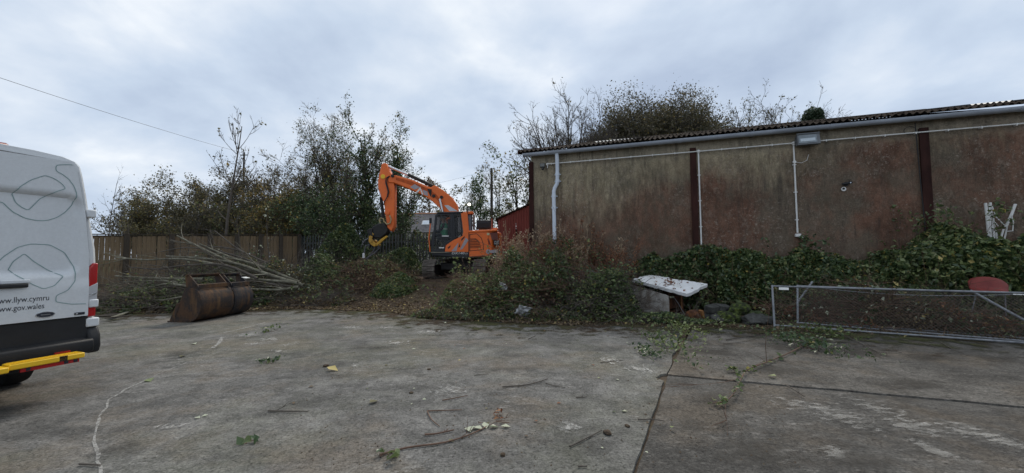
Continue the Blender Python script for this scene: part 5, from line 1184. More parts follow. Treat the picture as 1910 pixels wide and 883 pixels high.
SP_BARE = [dict(m=9, wob=0.05, up=0.05), dict(n=11, ratio=0.55, ang=42, t0=0.25, up=0.12, wob=0.09, m=6), dict(n=7, ratio=0.5, ang=38, up=0.10, wob=0.10), dict(n=6, ratio=0.5, ang=38, up=0.08, wob=0.12, m=4, rmin=0.016), dict(n=4, ratio=0.55, ang=36, up=0.06, wob=0.14, m=3, rmin=0.013)]
SP_TREE = [dict(m=9, wob=0.06, up=0.05), dict(n=14, ratio=0.48, ang=48, t0=0.22, up=0.10, wob=0.10, m=6), dict(n=8, ratio=0.5, ang=42, up=0.06, wob=0.12), dict(n=6, ratio=0.5, ang=42, up=0.04, wob=0.14, m=4, rmin=0.008)]
SP_SHRUB = [dict(m=7, wob=0.10, up=0.05), dict(n=9, ratio=0.5, ang=42, t0=0.15, up=0.06, wob=0.12, m=5), dict(n=7, ratio=0.5, ang=42, up=0.05, wob=0.12, m=4, rmin=0.011), dict(n=4, ratio=0.6, ang=38, up=0.05, wob=0.12, m=3, rmin=0.010)]
def tree(name, label, px, Y, pytop, seed, spec, r0, leaves=(), group=None, stems=1, spread=0.0, lean=(0, 0), barkm=None, ivy=0, ivym=None, cat='tree', ivyr=0.35, hfac=0.86):
    """leaves: list of (count, size, material, levels, scatter)"""
    rng = np.random.RandomState(seed); b = pt(px, 470, Y); base = np.array([b[0], Y, gh(b[0], Y) - 0.08]); H = pt(px, pytop, Y)[2] - base[2]
    st_ = []
    for i in range(stems):
        a = rng.rand() * 6.28; q = rng.rand() ** 0.5 * spread
        st_.append((base + np.array([math.cos(a) * q, math.sin(a) * q * 0.6, 0]), np.array([lean[0] + (math.cos(a) * q * 0.10 if stems > 1 else 0), lean[1], 1.0]), H * hfac * (rng.uniform(0.72, 1.0) if i else 1.0), r0 * rng.uniform(0.8, 1.1)))
    lv = grow(rng, st_, spec)
    T = empty(name, base, 0, label, cat, group)
    k = 2 if len(lv) > 3 else len(lv)
    link('trunk', wood_mesh(lv[:2], 'trunk', barkm or BARK, base), T)
    tag(link('branches', wood_mesh(lv[2:], 'branches', TWIGM, base, (4, 3, 3)), T), kind='stuff')
    for j, (n, size, m, which, sc_) in enumerate(leaves):
        C = sample_on(rng, lv, which, n, sc_); C[:, 2] = np.maximum(C[:, 2], base[2] + 0.1)
        tag(leaf_obj(rng, 'crown', C, size, m, T, base), kind='stuff')
    if ivy:
        C = []
        for w, frac, rad in ((0, 0.55, ivyr), (1, 0.45, ivyr * 0.9)):
            P = lv[w][0]; kk = int(ivy * frac); i = rng.randint(0, len(P), kk); t = (rng.rand(kk) * (0.92 if w == 0 else 0.6)) * (P.shape[1] - 1); a = np.minimum(t.astype(int), P.shape[1] - 2); fr = (t - a)[:, None]
            C.append(P[i, a] * (1 - fr) + P[i, a + 1] * fr + rng.normal(size=(kk, 3)) * rad)
        C = np.concatenate(C); tag(leaf_obj(rng, 'ivy', C, 0.11, ivym or L_IVY, T, base), kind='stuff')
    return T

GT = 'trees and thicket behind the yard fences'
# ---- ivy-clad trees behind the palisade
SP_UP = [dict(m=9, wob=0.05, up=0.05), dict(n=16, ratio=0.42, ang=42, t0=0.22, up=0.12, wob=0.09, m=6, fall=0.55), dict(n=8, ratio=0.5, ang=40, up=0.08, wob=0.11), dict(n=6, ratio=0.55, ang=38, up=0.07, wob=0.12, m=3, rmin=0.011)]
tree('ivy_tree', 'tall ivy covered tree with dark trunk just right of the excavator arm', 757, 22.5, 182, 1, SP_UP, 0.16, [(3385, 0.092, L_IVY, (2, 3), 0.10), (564, 0.092, L_GOLD, (3,), 0.08)], GT, ivy=4600, ivyr=0.20, hfac=0.71)
tree('ivy_tree', 'tall slender ivy tree directly behind the top of the excavator arm', 706, 22.0, 172, 2, SP_UP, 0.15, [(1934, 0.084, L_IVY, (2, 3), 0.10), (564, 0.092, L_OLIVE, (3,), 0.08)], GT, ivy=4200, ivyr=0.17, hfac=0.71)
tree('leafy_tree', 'tall thin leaved tree with many upright shoots left of the excavator arm', 652, 23.5, 168, 3, SP_UP, 0.10, [(3062, 0.084, L_OLIVE, (2, 3), 0.12), (806, 0.092, L_IVY, (2,), 0.12)], GT, stems=3, spread=1.0, ivy=2300, ivyr=0.2, hfac=0.71)
tree('leafy_tree', 'tall open crowned tree with yellowing leaves left of the ivy trees', 606, 24.0, 188, 4, SP_UP, 0.10, [(2901, 0.084, L_OLIVE, (2, 3), 0.12), (725, 0.092, L_GOLD, (3,), 0.10), (322, 0.092, L_IVY, (2,), 0.1)], GT, stems=3, spread=1.1, hfac=0.71)
tree('leafy_tree', 'lower spreading tree with thin brown foliage at the left of the tall group', 556, 25.5, 236, 5, SP_UP, 0.09, [(2579, 0.084, L_OLIVE, (2, 3), 0.12), (1209, 0.084, L_BROWN, (3,), 0.1)], GT, stems=4, spread=1.4, hfac=0.71)
# ---- ash sapling in front of the thicket
tree('ash_sapling', 'bare young ash with a few last leaves rising above the timber fence', 417, 20.5, 212, 6, [dict(m=9, wob=0.03, up=0.05), dict(n=16, ratio=0.36, ang=46, t0=0.30, up=0.13, wob=0.05, m=6, fall=0.45), dict(n=4, ratio=0.42, ang=34, up=0.10, wob=0.06, m=4, rmin=0.014), dict(n=2, ratio=0.45, ang=30, up=0.06, wob=0.06, m=3, rmin=0.011)], 0.085, [(60, 0.15, L_OLIVE, (3,), 0.05)], GT, barkm=TWIGM, hfac=0.95)
# ---- thicket
for i, (px, Y, top, sd, lab, lf) in enumerate([
        (196, 20.0, 352, 11, 'sparse bare sapling beside the rear corner of the van', [(105, 0.066, L_OLIVE, (3,), 0.05)]),
        (222, 21.0, 372, 12, 'low twiggy bush just right of the van', [(875, 0.079, L_OLIVE, (2, 3), 0.12)]),
        (275, 26.0, 362, 13, 'dark rounded bush above the left end of the timber fence', [(7350, 0.106, L_OLIVE, (2, 3), 0.16)]),
        (318, 26.0, 322, 14, 'brown thorn tree above the left part of the timber fence', [(7350, 0.106, L_OLIVE, (2, 3), 0.16), (1225, 0.099, L_BROWN, (3,), 0.12)]),
        (365, 25.0, 318, 15, 'dense olive thicket bush left of the bare ash', [(9100, 0.106, L_OLIVE, (2, 3), 0.16), (2625, 0.106, L_BEECH, (2,), 0.16)]),
        (437, 25.5, 300, 16, 'brown green thicket tree directly behind the bare ash', [(9100, 0.106, L_BEECH, (2, 3), 0.16), (2275, 0.099, L_OLIVE, (3,), 0.14)]),
        (487, 26.5, 282, 17, 'taller dull hawthorn in the middle of the thicket', [(8400, 0.106, L_BEECH, (2, 3), 0.16), (1575, 0.099, L_GOLD, (3,), 0.14)]),
        (528, 23.0, 345, 18, 'ochre tinted bush at the right end of the timber fence', [(7350, 0.099, L_GOLD, (2, 3), 0.15), (4550, 0.099, L_OLIVE, (2,), 0.15)]),
        (580, 23.0, 338, 19, 'green and ochre bush between the two fences', [(7350, 0.099, L_BRAM, (2, 3), 0.15), (3150, 0.099, L_GOLD, (3,), 0.14)]),
        (640, 21.6, 352, 20, 'dense dark evergreen shrub leaning over the palisade', [(12250, 0.099, L_IVY, (1, 2, 3), 0.20), (2100, 0.099, L_BRAM, (3,), 0.16)]),
        (692, 21.4, 392, 21, 'low dark shrub behind the grapple', [(6300, 0.092, L_IVY, (1, 2, 3), 0.18)]),
        (400, 23.0, 370, 22, 'low brown bush at the foot of the bare ash', [(6650, 0.092, L_BEECH, (2, 3), 0.15), (1575, 0.092, L_OLIVE, (3,), 0.13)]),
        (300, 22.5, 392, 23, 'low olive bush showing over the timber fence', [(5250, 0.092, L_OLIVE, (2, 3), 0.15)]),
        (470, 22.6, 360, 24, 'low tangled bush showing over the middle of the timber fence', [(6300, 0.092, L_OLIVE, (2, 3), 0.15), (1575, 0.086, L_BRAM, (3,), 0.13)])]):
    small = i < 2
    tree('thicket_shrub', lab, px, Y, top, sd, SP_SHRUB if not small else [dict(m=7, wob=0.06), dict(n=6, ratio=0.45, ang=38, t0=0.2, up=0.08), dict(n=4, ratio=0.5, ang=36, m=4, rmin=0.009), dict(n=3, ratio=0.5, ang=34, m=3, rmin=0.007)], 0.06 if not small else 0.05, lf, GT, stems=1 if i == 0 else (3 if small else 8), spread=0.3 if small else 1.5, cat='shrub', hfac=0.80 if not small else 0.8)
# ---- trees further off, seen past the excavator and the pole
for i, (px, Y, top, sd, lab, lf) in enumerate([
        (846, 52, 352, 31, 'distant thin tree above the excavator boom', [(1500, 0.24, L_OLIVE, (2, 3), 0.2)]),
        (884, 48, 342, 32, 'distant ivy topped tree just left of the telegraph pole', [(1800, 0.26, L_IVY, (1, 2), 0.3)]),
        (930, 50, 330, 33, 'distant bare tree just right of the telegraph pole', [(500, 0.22, L_OLIVE, (3,), 0.2)]),
        (800, 55, 345, 34, 'distant brown tree behind the slate roof', [(3000, 0.26, L_BROWN, (2, 3), 0.3)]),
        (905, 62, 352, 35, 'distant bare tree far behind the red shed', [(300, 0.24, L_OLIVE, (3,), 0.2)])]):
    tree('distant_tree', lab, px, Y, top, sd, SP_BARE if i in (2, 4) else SP_TREE, 0.16, lf, 'distant trees behind the excavator', hfac=0.9)
tree('corner_tree', 'half bare tree with green tufts beside the corner of the building', 968, 27.0, 286, 36, SP_TREE, 0.12, [(900, 0.15, L_OLIVE, (2, 3), 0.12), (900, 0.17, L_BRAM, (1,), 0.25)], GT, hfac=0.9)
# ---- trees behind the building roof
GR2 = 'trees behind the long building'
def dome_tree(name, label, px, Y, pytop, rx, zc_frac, seed, nl, leaves=(), group=None, r0=0.2, fork=0.35, spec=None, tips=(0.55, 1.0), wind=0.0, ivy=0):
    """crown built to fill a dome: limbs reach for points spread through an ellipsoid"""
    rng = np.random.RandomState(seed); b = pt(px, 300, Y); base = np.array([b[0], Y, -0.1]); H = pt(px, pytop, Y)[2] + 0.1
    zc = H * zc_frac; rz_ = H - zc; f0 = base + np.array([0, 0, H * fork])
    d = rng.normal(size=(nl, 3)); d[:, 2] = np.abs(d[:, 2]) * 1.0 - 0.25 * rng.rand(nl); d /= np.linalg.norm(d, axis=1, keepdims=True); d /= (np.abs(d) ** 2.7).sum(1, keepdims=True) ** (1 / 2.7); q = rng.uniform(*tips, nl)[:, None]
    lump = (0.90 + 0.20 * vnoise(d * 2.1 + seed))[:, None]
    tg = base + np.array([wind, 0, zc]) + d * np.array([rx, rx * 0.8, rz_]) * q * lump
    st0 = base + (f0 - base) * rng.uniform(0.75, 1.25, nl)[:, None]
    v = tg - st0; L = np.linalg.norm(v, axis=1); v /= L[:, None]
    trunk = (np.stack([base + (f0 - base) * 1.25 * t for t in np.linspace(0, 1, 6)])[None], np.linspace(r0, r0 * 0.6, 6)[None])
    lv = grow(rng, [(st0[i], v[i] + np.array([0, 0, 0.12]), L[i], r0 * 0.42) for i in range(nl)], [dict(m=8, wob=0.05, up=-0.02, taper=0.88)] + (spec or [dict(n=10, ratio=0.24, ang=36, t0=0.35, up=0.04, wob=0.10, m=5, fall=0.4, rmin=0.020), dict(n=5, ratio=0.5, ang=36, up=0.03, wob=0.12, m=3, rmin=0.016), dict(n=2, ratio=0.6, ang=34, up=0.02, wob=0.12, m=3, rmin=0.013)]))
    T = empty(name, base, 0, label, 'tree', group)
    link('trunk', wood_mesh([trunk, lv[0]], 'trunk', BARK, base, (10, 5)), T)
    tag(link('branches', wood_mesh(lv[1:], 'branches', TWIGM, base, (4, 3, 3)), T), kind='stuff')
    for n, size, m, which, sc_ in leaves:
        tag(leaf_obj(rng, 'crown', sample_on(rng, lv, which, n, sc_), size, m, T, base), kind='stuff')
    return T
SPD = [dict(n=9, ratio=0.26, ang=44, t0=0.4, up=0.03, wob=0.12, m=4, fall=0.3, rmin=0.02), dict(n=5, ratio=0.5, ang=42, up=0.02, wob=0.14, m=3, rmin=0.015, windx=0.04)]
dome_tree('bare_tree', 'large bare fan shaped tree rising over the left end of the roof', 1062, 31.0, 186, 5.3, 0.58, 41, 70, [(330, 0.18, L_OLIVE, (3,), 0.08)], GR2, 0.26, 0.30)
dome_tree('broad_tree', 'broad dense brown green tree with rounded crown behind the roof', 1216, 35.0, 192, 6.1, 0.70, 42, 150, [(62000, 0.15, L_BEECH, (1, 2), 0.34), (20000, 0.14, L_OLIVE, (2,), 0.28)], GR2, 0.42, 0.45, SPD, (0.55, 1.0), 0.2)
dome_tree('broad_tree', 'dense brown green tree forming the right shoulder of the broad crown', 1304, 36.5, 200, 3.5, 0.70, 43, 90, [(30000, 0.15, L_BEECH, (1, 2), 0.30)], GR2, 0.3, 0.45, SPD, (0.45, 0.95), 0.2)
dome_tree('broad_tree', 'lower dense tree at the left foot of the broad crown', 1142, 34.0, 222, 2.9, 0.70, 47, 60, [(20000, 0.15, L_BEECH, (1, 2), 0.30)], GR2, 0.25, 0.45, SPD, (0.45, 0.95))
dome_tree('thin_tree', 'thin half bare tree with ivy tufts right of the broad crown', 1388, 36.0, 180, 2.6, 0.64, 44, 34, [(1500, 0.16, L_OLIVE, (2, 3), 0.12), (900, 0.16, L_IVY, (0,), 0.25)], GR2, 0.2, 0.45)
dome_tree('thin_tree', 'second half bare tree left of the dark round bush', 1448, 37.0, 184, 2.8, 0.64, 45, 36, [(1700, 0.16, L_OLIVE, (2, 3), 0.12), (700, 0.16, L_IVY, (0,), 0.25)], GR2, 0.2, 0.45)
dome_tree('bare_tree', 'wide bare tree at the right above the roof line', 1566, 37.0, 186, 3.6, 0.64, 46, 44, [(60, 0.16, L_OLIVE, (3,), 0.08)], GR2, 0.2, 0.45)
DT = empty('evergreen_bush', (pt(1518, 230, 33)[0], 33, 0), 0, 'dark round evergreen top poking above the roof', 'tree', GR2)
rng = np.random.RandomState(48); zc = pt(1518, 222, 33)[2]
n = 5200; a = rng.normal(size=(n, 3)); a /= np.linalg.norm(a, axis=1, keepdims=True); C = a * (rng.rand(n, 1) ** 0.33) * np.array([0.82, 0.8, 1.0]) * (0.8 + 0.35 * vnoise(a * 2.3 + 9)[:, None]) + np.array([0, 0, zc])
tag(leaf_obj(rng, 'crown', C, 0.13, L_DARK, DT, np.zeros(3)), kind='stuff')
MB().tube([(0, 0, -0.2), (0.05, 0, zc * .5), (0, 0, zc)], [0.2, 0.14, 0.05], 8).build('trunk', BARK, DT, smooth=True)

# ================================================================== HEDGE ALONG THE WALL (wall-local x, height profile)
def WP(x, y, z): x, y, z = np.asarray(x, float), np.asarray(y, float), np.asarray(z, float); return W0[None, :] + WD[None, :] * x[:, None] - WN[None, :] * y[:, None] + np.array([[0, 0, 1.]]) * z[:, None]
def hedge(name, label, x0, x1, hx, hz, depth, n, mats, seed, wallgap=0.12, nst=120):
    rng = np.random.RandomState(seed); org = WP([(x0 + x1) / 2], [-0.5], [0])[0]
    Hd = empty(name, org, 0, label, 'hedge', 'hedge growth against the building')
    for share, size, m, deep in mats:
        k = int(n * share); x = rng.uniform(x0, x1, k); th = rng.rand(k) * math.pi / 2
        H = np.interp(x, hx, hz); ends = 1.0
        nz = vnoise(np.stack([x * 1.6 + seed, th * 2.2, 0 * x], -1)); nz2 = vnoise(np.stack([x * 4.5 + seed, th * 5, 0 * x + 3], -1))
        rho = (0.88 + 0.20 * (nz - 0.5) + 0.16 * (nz2 - 0.5)) * (1 - rng.exponential(deep, k)).clip(0.15, 1.05) * ends + rng.normal(0, 0.012, k)
        y = -wallgap - depth * np.cos(th) ** 0.6 * rho; z = H * 1.08 * np.sin(th) ** 0.6 * rho
        C = WP(x, y, np.maximum(z, 0.05)); tag(leaf_obj(rng, 'foliage', C, size, m, Hd, org, flatness=0.35), kind='stuff')
    b = WP(rng.uniform(x0, x1, nst), -wallgap - rng.rand(nst) * depth * 0.8, np.zeros(nst)); d = rng.normal(size=(nst, 3)) * 0.5 + np.array([0, 0, 1.0])
    lv = grow(rng, [(b[i], d[i], float(np.mean(hz)) * rng.uniform(0.6, 1.0), 0.010) for i in range(nst)], [dict(m=6, wob=0.22, up=-0.03), dict(n=4, ratio=0.5, ang=50, m=4, rmin=0.004)])
    tag(link('stems', wood_mesh(lv, 'stems', TWIGR, org, (4, 3)), Hd), kind='stuff')
    return Hd
hedge('ivy_hedge', 'dark ivy and bramble hedge along the wall behind the lying mesh panels', 5.3, 9.2, [4.8, 5.3, 5.9, 6.6, 7.3, 8.0, 9.2], [1.65, 1.72, 1.62, 1.45, 1.48, 1.42, 1.55], 1.25, 26000, [(0.70, 0.085, L_IVY, 0.10), (0.22, 0.09, L_BRAM, 0.05), (0.05, 0.08, L_PALE, 0.03), (0.03, 0.08, L_GOLD, 0.05)], 51)
hedge('bramble_hedge', 'taller glossy bramble bank at the right under the white tubes', 8.9, 13.2, [8.8, 9.5, 10.2, 10.8, 11.4, 12.0, 13.2], [1.50, 1.75, 2.10, 2.05, 1.72, 1.85, 1.9], 1.45, 26000, [(0.55, 0.10, L_IVY, 0.11), (0.36, 0.11, L_BRAM, 0.05), (0.07, 0.12, L_PALE, 0.02), (0.02, 0.09, L_YELLOW, 0.02)], 52)
hedge('ivy_hedge', 'dark ivy mound behind the white topped freezer below the second column', 2.9, 5.5, [2.9, 3.4, 4.2, 4.8, 5.4], [1.05, 1.35, 1.55, 1.70, 1.75], 1.15, 17000, [(0.74, 0.085, L_IVY, 0.10), (0.16, 0.085, L_BRAM, 0.05), (0.10, 0.08, L_BROWN, 0.06)], 53)
# taller single bramble shoots reaching up the wall
rng = np.random.RandomState(55)
for i, (x, h, lab) in enumerate([(9.95, 2.45, 'arching bramble shoot left of the right hand column'), (10.75, 2.55, 'arching bramble shoot right of the right hand column'), (7.5, 1.95, 'ivy tuft climbing to the socket box'), (9.3, 1.95, 'thin bare bramble cane curving over the hedge')]):
    o = WP([x], [-0.35], [0.8])[0]; S = empty('bramble_shoot', o, 0, lab, 'bramble')
    lv = grow(rng, [(o, np.array([rng.normal(0, 0.2), -0.1, 1.0]), (h - 0.8) * rng.uniform(0.9, 1.25), 0.009) for _ in range(6)], [dict(m=7, wob=0.12, up=-0.06), dict(n=4, ratio=0.3, ang=50, m=4, rmin=0.004)])
    link('canes', wood_mesh(lv, 'canes', TWIGR, o, (4, 3)), S); C = sample_on(rng, lv, (0, 1), 320 if i != 3 else 30, 0.06)
    tag(leaf_obj(rng, 'foliage', C, 0.085, L_BRAM if i != 2 else L_IVY, S, o, flatness=0.4), kind='stuff')

# ================================================================== BRUSH HEAPS
def heap(name, label, c, rx, ry, h, mats, seed, ntwig=160, tw=TWIGM, rot=0.0, twl=0.9, group=None, base=None, rough=1.15, canes=0):
    rng = np.random.RandomState(seed); org = np.array([c[0], c[1], 0.0]); Hp = empty(name, org, 0, label, 'brush pile', group)
    cr, sr = math.cos(rot), math.sin(rot)
    def surf(u, v):                                  # unit-disc -> height
        r2 = np.sqrt(u * u + v * v); X = org[0] + (u * rx * cr - v * ry * sr); Y = org[1] + (u * rx * sr + v * ry * cr)
        nz = vnoise(np.stack([X * 1.5 + seed, Y * 1.5, 0 * X], -1)); n2 = vnoise(np.stack([X * 4 + seed, Y * 4, 0 * X + 5], -1))
        z = h * np.clip(1 - r2 ** 2.2, 0, 1) ** 0.8 * (1 - rough / 2 + rough * nz * 1.1 + 0.25 * (n2 - 0.5))
        g = ground_h(X, Y) if base is None else np.full_like(X, base)
        return X, Y, np.maximum(g, 0.0 if base is None else base) + np.maximum(z, 0.0)
    def disc(k):
        a = rng.rand(k) * 2 * math.pi; r_ = np.sqrt(rng.rand(k)) * 1.02; return r_ * np.cos(a), r_ * np.sin(a)
    for n, size, m, deep in mats:
        n = int(n * 1.25); u, v = disc(n); X, Y, Z = surf(u, v); g0 = np.maximum(ground_h(X, Y), 0)
        ok = vnoise(np.stack([X * 1.2 + 17 * (len(Hp.children) + seed), Y * 1.2, 0 * X], -1)) > 0.36
        X, Y, Z, g0 = X[ok], Y[ok], Z[ok], g0[ok]; n = len(X)
        Z = g0 + (Z - g0) * (1 - rng.exponential(deep, n)).clip(0.05, 1.15) + np.abs(rng.normal(0, 0.02, n)) + 0.015
        tag(leaf_obj(rng, 'foliage', np.stack([X, Y, Z], -1), size, m, Hp, org, flatness=0.3), kind='stuff')
    if canes:
        u, v = disc(canes); X, Y, Z = surf(u * 0.85, v * 0.85); d = rng.normal(size=(canes, 3)) * 0.55; d[:, 2] = 1.0
        lv = grow(rng, [(np.array([X[i], Y[i], Z[i] * 0.7]), d[i], rng.uniform(0.35, 0.95), 0.006) for i in range(canes)], [dict(m=7, wob=0.10, up=-0.10), dict(n=4, ratio=0.32, ang=48, m=4, rmin=0.003)])
        for P, _ in lv: P[:, :, 2] = np.maximum(P[:, :, 2], np.maximum(ground_h(P[:, :, 0], P[:, :, 1]), 0) + 0.012)
        tag(link('canes', wood_mesh(lv, 'canes', tw, org, (4, 3)), Hp), kind='stuff')
        C = sample_on(rng, lv, (0, 1), canes * 16, 0.035); tag(leaf_obj(rng, 'foliage', C, 0.07, L_BRAM, Hp, org, flatness=0.4), kind='stuff')
    if ntwig:
        u, v = disc(ntwig); X, Y, Z = surf(u * 0.92, v * 0.92); d = rng.normal(size=(ntwig, 3)); d[:, 2] = np.abs(d[:, 2]) * 0.35
        lv = grow(rng, [(np.array([X[i], Y[i], max(Z[i] * rng.uniform(0.4, 1.0), 0.03)]), d[i], twl * rng.uniform(0.5, 1.3), rng.uniform(0.005, 0.011)) for i in range(ntwig)], [dict(m=5, wob=0.14, up=-0.04), dict(n=3, ratio=0.45, ang=42, m=3, rmin=0.0035)])
        for P, _ in lv: P[:, :, 2] = np.maximum(P[:, :, 2], np.maximum(ground_h(P[:, :, 0], P[:, :, 1]), 0) + 0.012)
        tag(link('twigs', wood_mesh(lv, 'twigs', tw, org, (4, 3)), Hp), kind='stuff')
    return Hp
GB = 'heaps of cut brush at the back of the yard'
_p = lambda px, py, z=0.0: gp(px, py, z)
heap('brush_heap', 'large green bramble heap in the middle in front of the brown building', (0.15, 10.55), 1.75, 1.35, 1.48, [(6500, 0.07, L_IVY, 0.20), (6500, 0.07, L_BRAM, 0.12), (3000, 0.065, L_BROWN, 0.16), (700, 0.065, L_PALE, 0.05)], 61, 700, TWIGR, R(-10), 0.9, GB, canes=190)
heap('brush_heap', 'lighter green bramble heap at the right foot of the excavator', (-1.15, 11.3), 1.0, 1.2, 0.72, [(3800, 0.07, L_BRAM, 0.10), (1800, 0.07, L_IVY, 0.14), (600, 0.07, L_PALE, 0.04)], 62, 200, TWIGR, 0, 0.6, GB, canes=16)
heap('brush_heap', 'dead brown weed bank below the downpipe', (1.6, 11.2), 1.5, 1.2, 1.72, [(6500, 0.055, L_RED, 0.22), (2200, 0.06, L_IVY, 0.22), (4200, 0.055, L_BROWN, 0.16), (1300, 0.06, L_BRAM, 0.10)], 63, 800, TWIGR, 0, 0.9, GB, canes=60)
heap('brush_heap', 'low loose green cuttings left of the white topped freezer', (2.2, 9.75), 0.95, 0.95, 0.82, [(3400, 0.065, L_BRAM, 0.10), (3000, 0.065, L_IVY, 0.15), (700, 0.065, L_PALE, 0.04)], 64, 460, TWIGM, R(-12), 0.8, GB, canes=80)
heap('brush_heap', 'flat fringe of green cuttings along the yard edge before the freezer', (3.3, 8.75), 1.1, 0.34, 0.12, [(1800, 0.06, L_BRAM, 0.1), (1400, 0.06, L_IVY, 0.1), (500, 0.065, L_PALE, 0.05)], 65, 130, TWIGM, R(-12), 0.4, GB, canes=3)
heap('brush_heap', 'flat fringe of leaves and cuttings below the big bramble heap', (-0.4, 9.55), 2.2, 0.5, 0.22, [(2200, 0.055, L_BRAM, 0.1), (2200, 0.055, L_BROWN, 0.1), (1300, 0.055, L_IVY, 0.1)], 66, 190, TWIGM, R(-12), 0.6, GB, canes=20)
heap('brush_heap', 'brown and green brush mound in front of the excavator grapple', (-5.2, 14.4), 1.8, 1.2, 0.62, [(6800, 0.075, L_BROWN, 0.14), (1100, 0.075, L_BRAM, 0.06), (900, 0.075, L_IVY, 0.12), (260, 0.075, L_PALE, 0.04)], 67, 620, TWIGR, 0, 0.9, GB, canes=8)
heap('brush_heap', 'green brush heap between grapple and excavator tracks', (-4.1, 13.5), 0.8, 0.8, 0.40, [(2600, 0.08, L_BRAM, 0.08), (1300, 0.08, L_IVY, 0.12), (500, 0.075, L_PALE, 0.04)], 68, 110, TWIGR, 0, 0.6, GB, canes=6)
heap('brush_heap', 'dark green cuttings low between the van and the buckets', (-10.2, 12.2), 2.6, 1.3, 0.62, [(4600, 0.08, L_IVY, 0.14), (3800, 0.08, L_BRAM, 0.08), (2200, 0.075, L_OLIVE, 0.1), (400, 0.08, L_PALE, 0.04)], 69, 620, TWIGM, R(6), 1.5, GB, canes=40)
heap('brush_heap', 'twiggy grey brush pile against the timber fence', (-9.6, 13.9), 3.0, 1.4, 1.05, [(4600, 0.075, L_OLIVE, 0.2), (3000, 0.075, L_IVY, 0.2), (180, 0.10, L_CREAM, 0.03)], 70, 700, TWIGM, R(-8), 1.6, GB, canes=30)
heap('brush_heap', 'green shrubby heap at the thick end of the cut branches', (-6.9, 14.6), 0.8, 0.9, 0.95, [(3600, 0.075, L_BRAM, 0.1), (2600, 0.075, L_IVY, 0.12)], 71, 160, TWIGM, 0, 0.8, GB, canes=40)
heap('brush_heap', 'low spread of yellowish cuttings right of the buckets', (-6.1, 12.4), 1.1, 0.5, 0.16, [(900, 0.07, L_BRAM, 0.1), (1100, 0.07, L_BROWN, 0.1), (400, 0.065, L_GOLD, 0.05)], 72, 200, TWIGM, R(4), 0.8, GB, canes=14)
heap('brush_heap', 'dark leafy bramble mound covering the left half of the palisade', (-8.1, 18.9), 1.7, 0.8, 2.0, [(6500, 0.09, L_IVY, 0.12), (3200, 0.09, L_BRAM, 0.08)], 77, 200, TWIGM, R(-8), 1.0, GB, canes=40, rough=0.7)
heap('brush_heap', 'low dark bramble mound at the foot of the palisade behind the grapple', (-5.4, 18.3), 1.5, 0.7, 1.0, [(3600, 0.09, L_IVY, 0.12), (2200, 0.09, L_BRAM, 0.08)], 78, 120, TWIGM, R(-8), 0.9, GB, canes=30)
# undergrowth behind the palisade and the timber fence
heap('undergrowth', 'dark tangled undergrowth behind the palisade fence', (-6.2, 22.6), 5.6, 1.5, 2.1, [(9000, 0.13, L_IVY, 0.14), (5000, 0.13, L_OLIVE, 0.12)], 73, 500, TWIGM, R(-8), 1.6, 'undergrowth behind the fences', rough=0.6)
# leaf litter over the disturbed earth (nobody could count it)
rng = np.random.RandomState(75); n = 9000; X = rng.uniform(-11, 1.5, n); Yv = yard_edge(X) + rng.exponential(1.1, n) - 0.5; ok = (Yv < 15.5); X, Yv = X[ok], Yv[ok]
Z = np.maximum(ground_h(X, Yv), 0.0) + 0.012 + rng.rand(len(X)) * 0.02
LT = leaf_obj(rng, 'leaf_litter', np.stack([X, Yv, Z], -1), 0.075, L_BROWN, None, np.zeros(3), flatness=1.2); tag(LT, 'brown leaf litter over the churned earth behind the yard', 'leaf litter', kind='stuff')
rng = np.random.RandomState(76); n = 3000; t = rng.rand(n); X = rng.uniform(-3, 9.5, n); Yv = yard_edge(X) - np.abs(rng.normal(0, 0.22, n)) + 0.1
LT = leaf_obj(rng, 'leaf_litter', np.stack([X, Yv, 0 * X + 0.012 + rng.rand(n) * 0.012], -1), 0.05, L_BROWN, None, np.zeros(3), flatness=1.4); tag(LT, 'thin line of dead leaves along the far edge of the slab', 'leaf litter', kind='stuff')

# ---- dead weeds with pale seed heads
rng = np.random.RandomState(80)
GW = 'tall dead weed stalks below the downpipe'
spots = [(945, 455, 12.3), (962, 440, 12.4), (975, 424, 12.4), (1000, 448, 12.0), (1018, 416, 12.2), (1052, 440, 11.9), (1062, 422, 11.8), (1080, 446, 11.7), (1095, 434, 11.8), (1120, 450, 11.4), (1140, 455, 11.3), (935, 462, 12.6), (1165, 455, 11.0), (1030, 452, 11.6), (1010, 432, 12.3), (1085, 425, 12.0), (985, 450, 11.8), (1045, 462, 11.2), (1105, 462, 11.0), (958, 468, 11.6), (1070, 470, 10.9), (1150, 470, 10.8)]
words_ = ['rust brown', 'straw coloured', 'pale buff']
places_ = ['at the excavator tail', 'left of the building corner', 'tallest by the building corner', 'just right of the building corner', 'left of the downpipe', 'right of the downpipe', 'second right of the downpipe', 'a metre right of the downpipe', 'below the middle of the first bay', 'at the right of the weed bank', 'near the ivy mound', 'before the red shed', 'beside the ivy mound', 'in front of the downpipe foot', 'between corner and downpipe', 'against the first bay', 'low before the corner column', 'low in front of the downpipe', 'low at the right of the weed bank', 'low before the red shed', 'lowest in the weed bank', 'low beside the ivy mound']
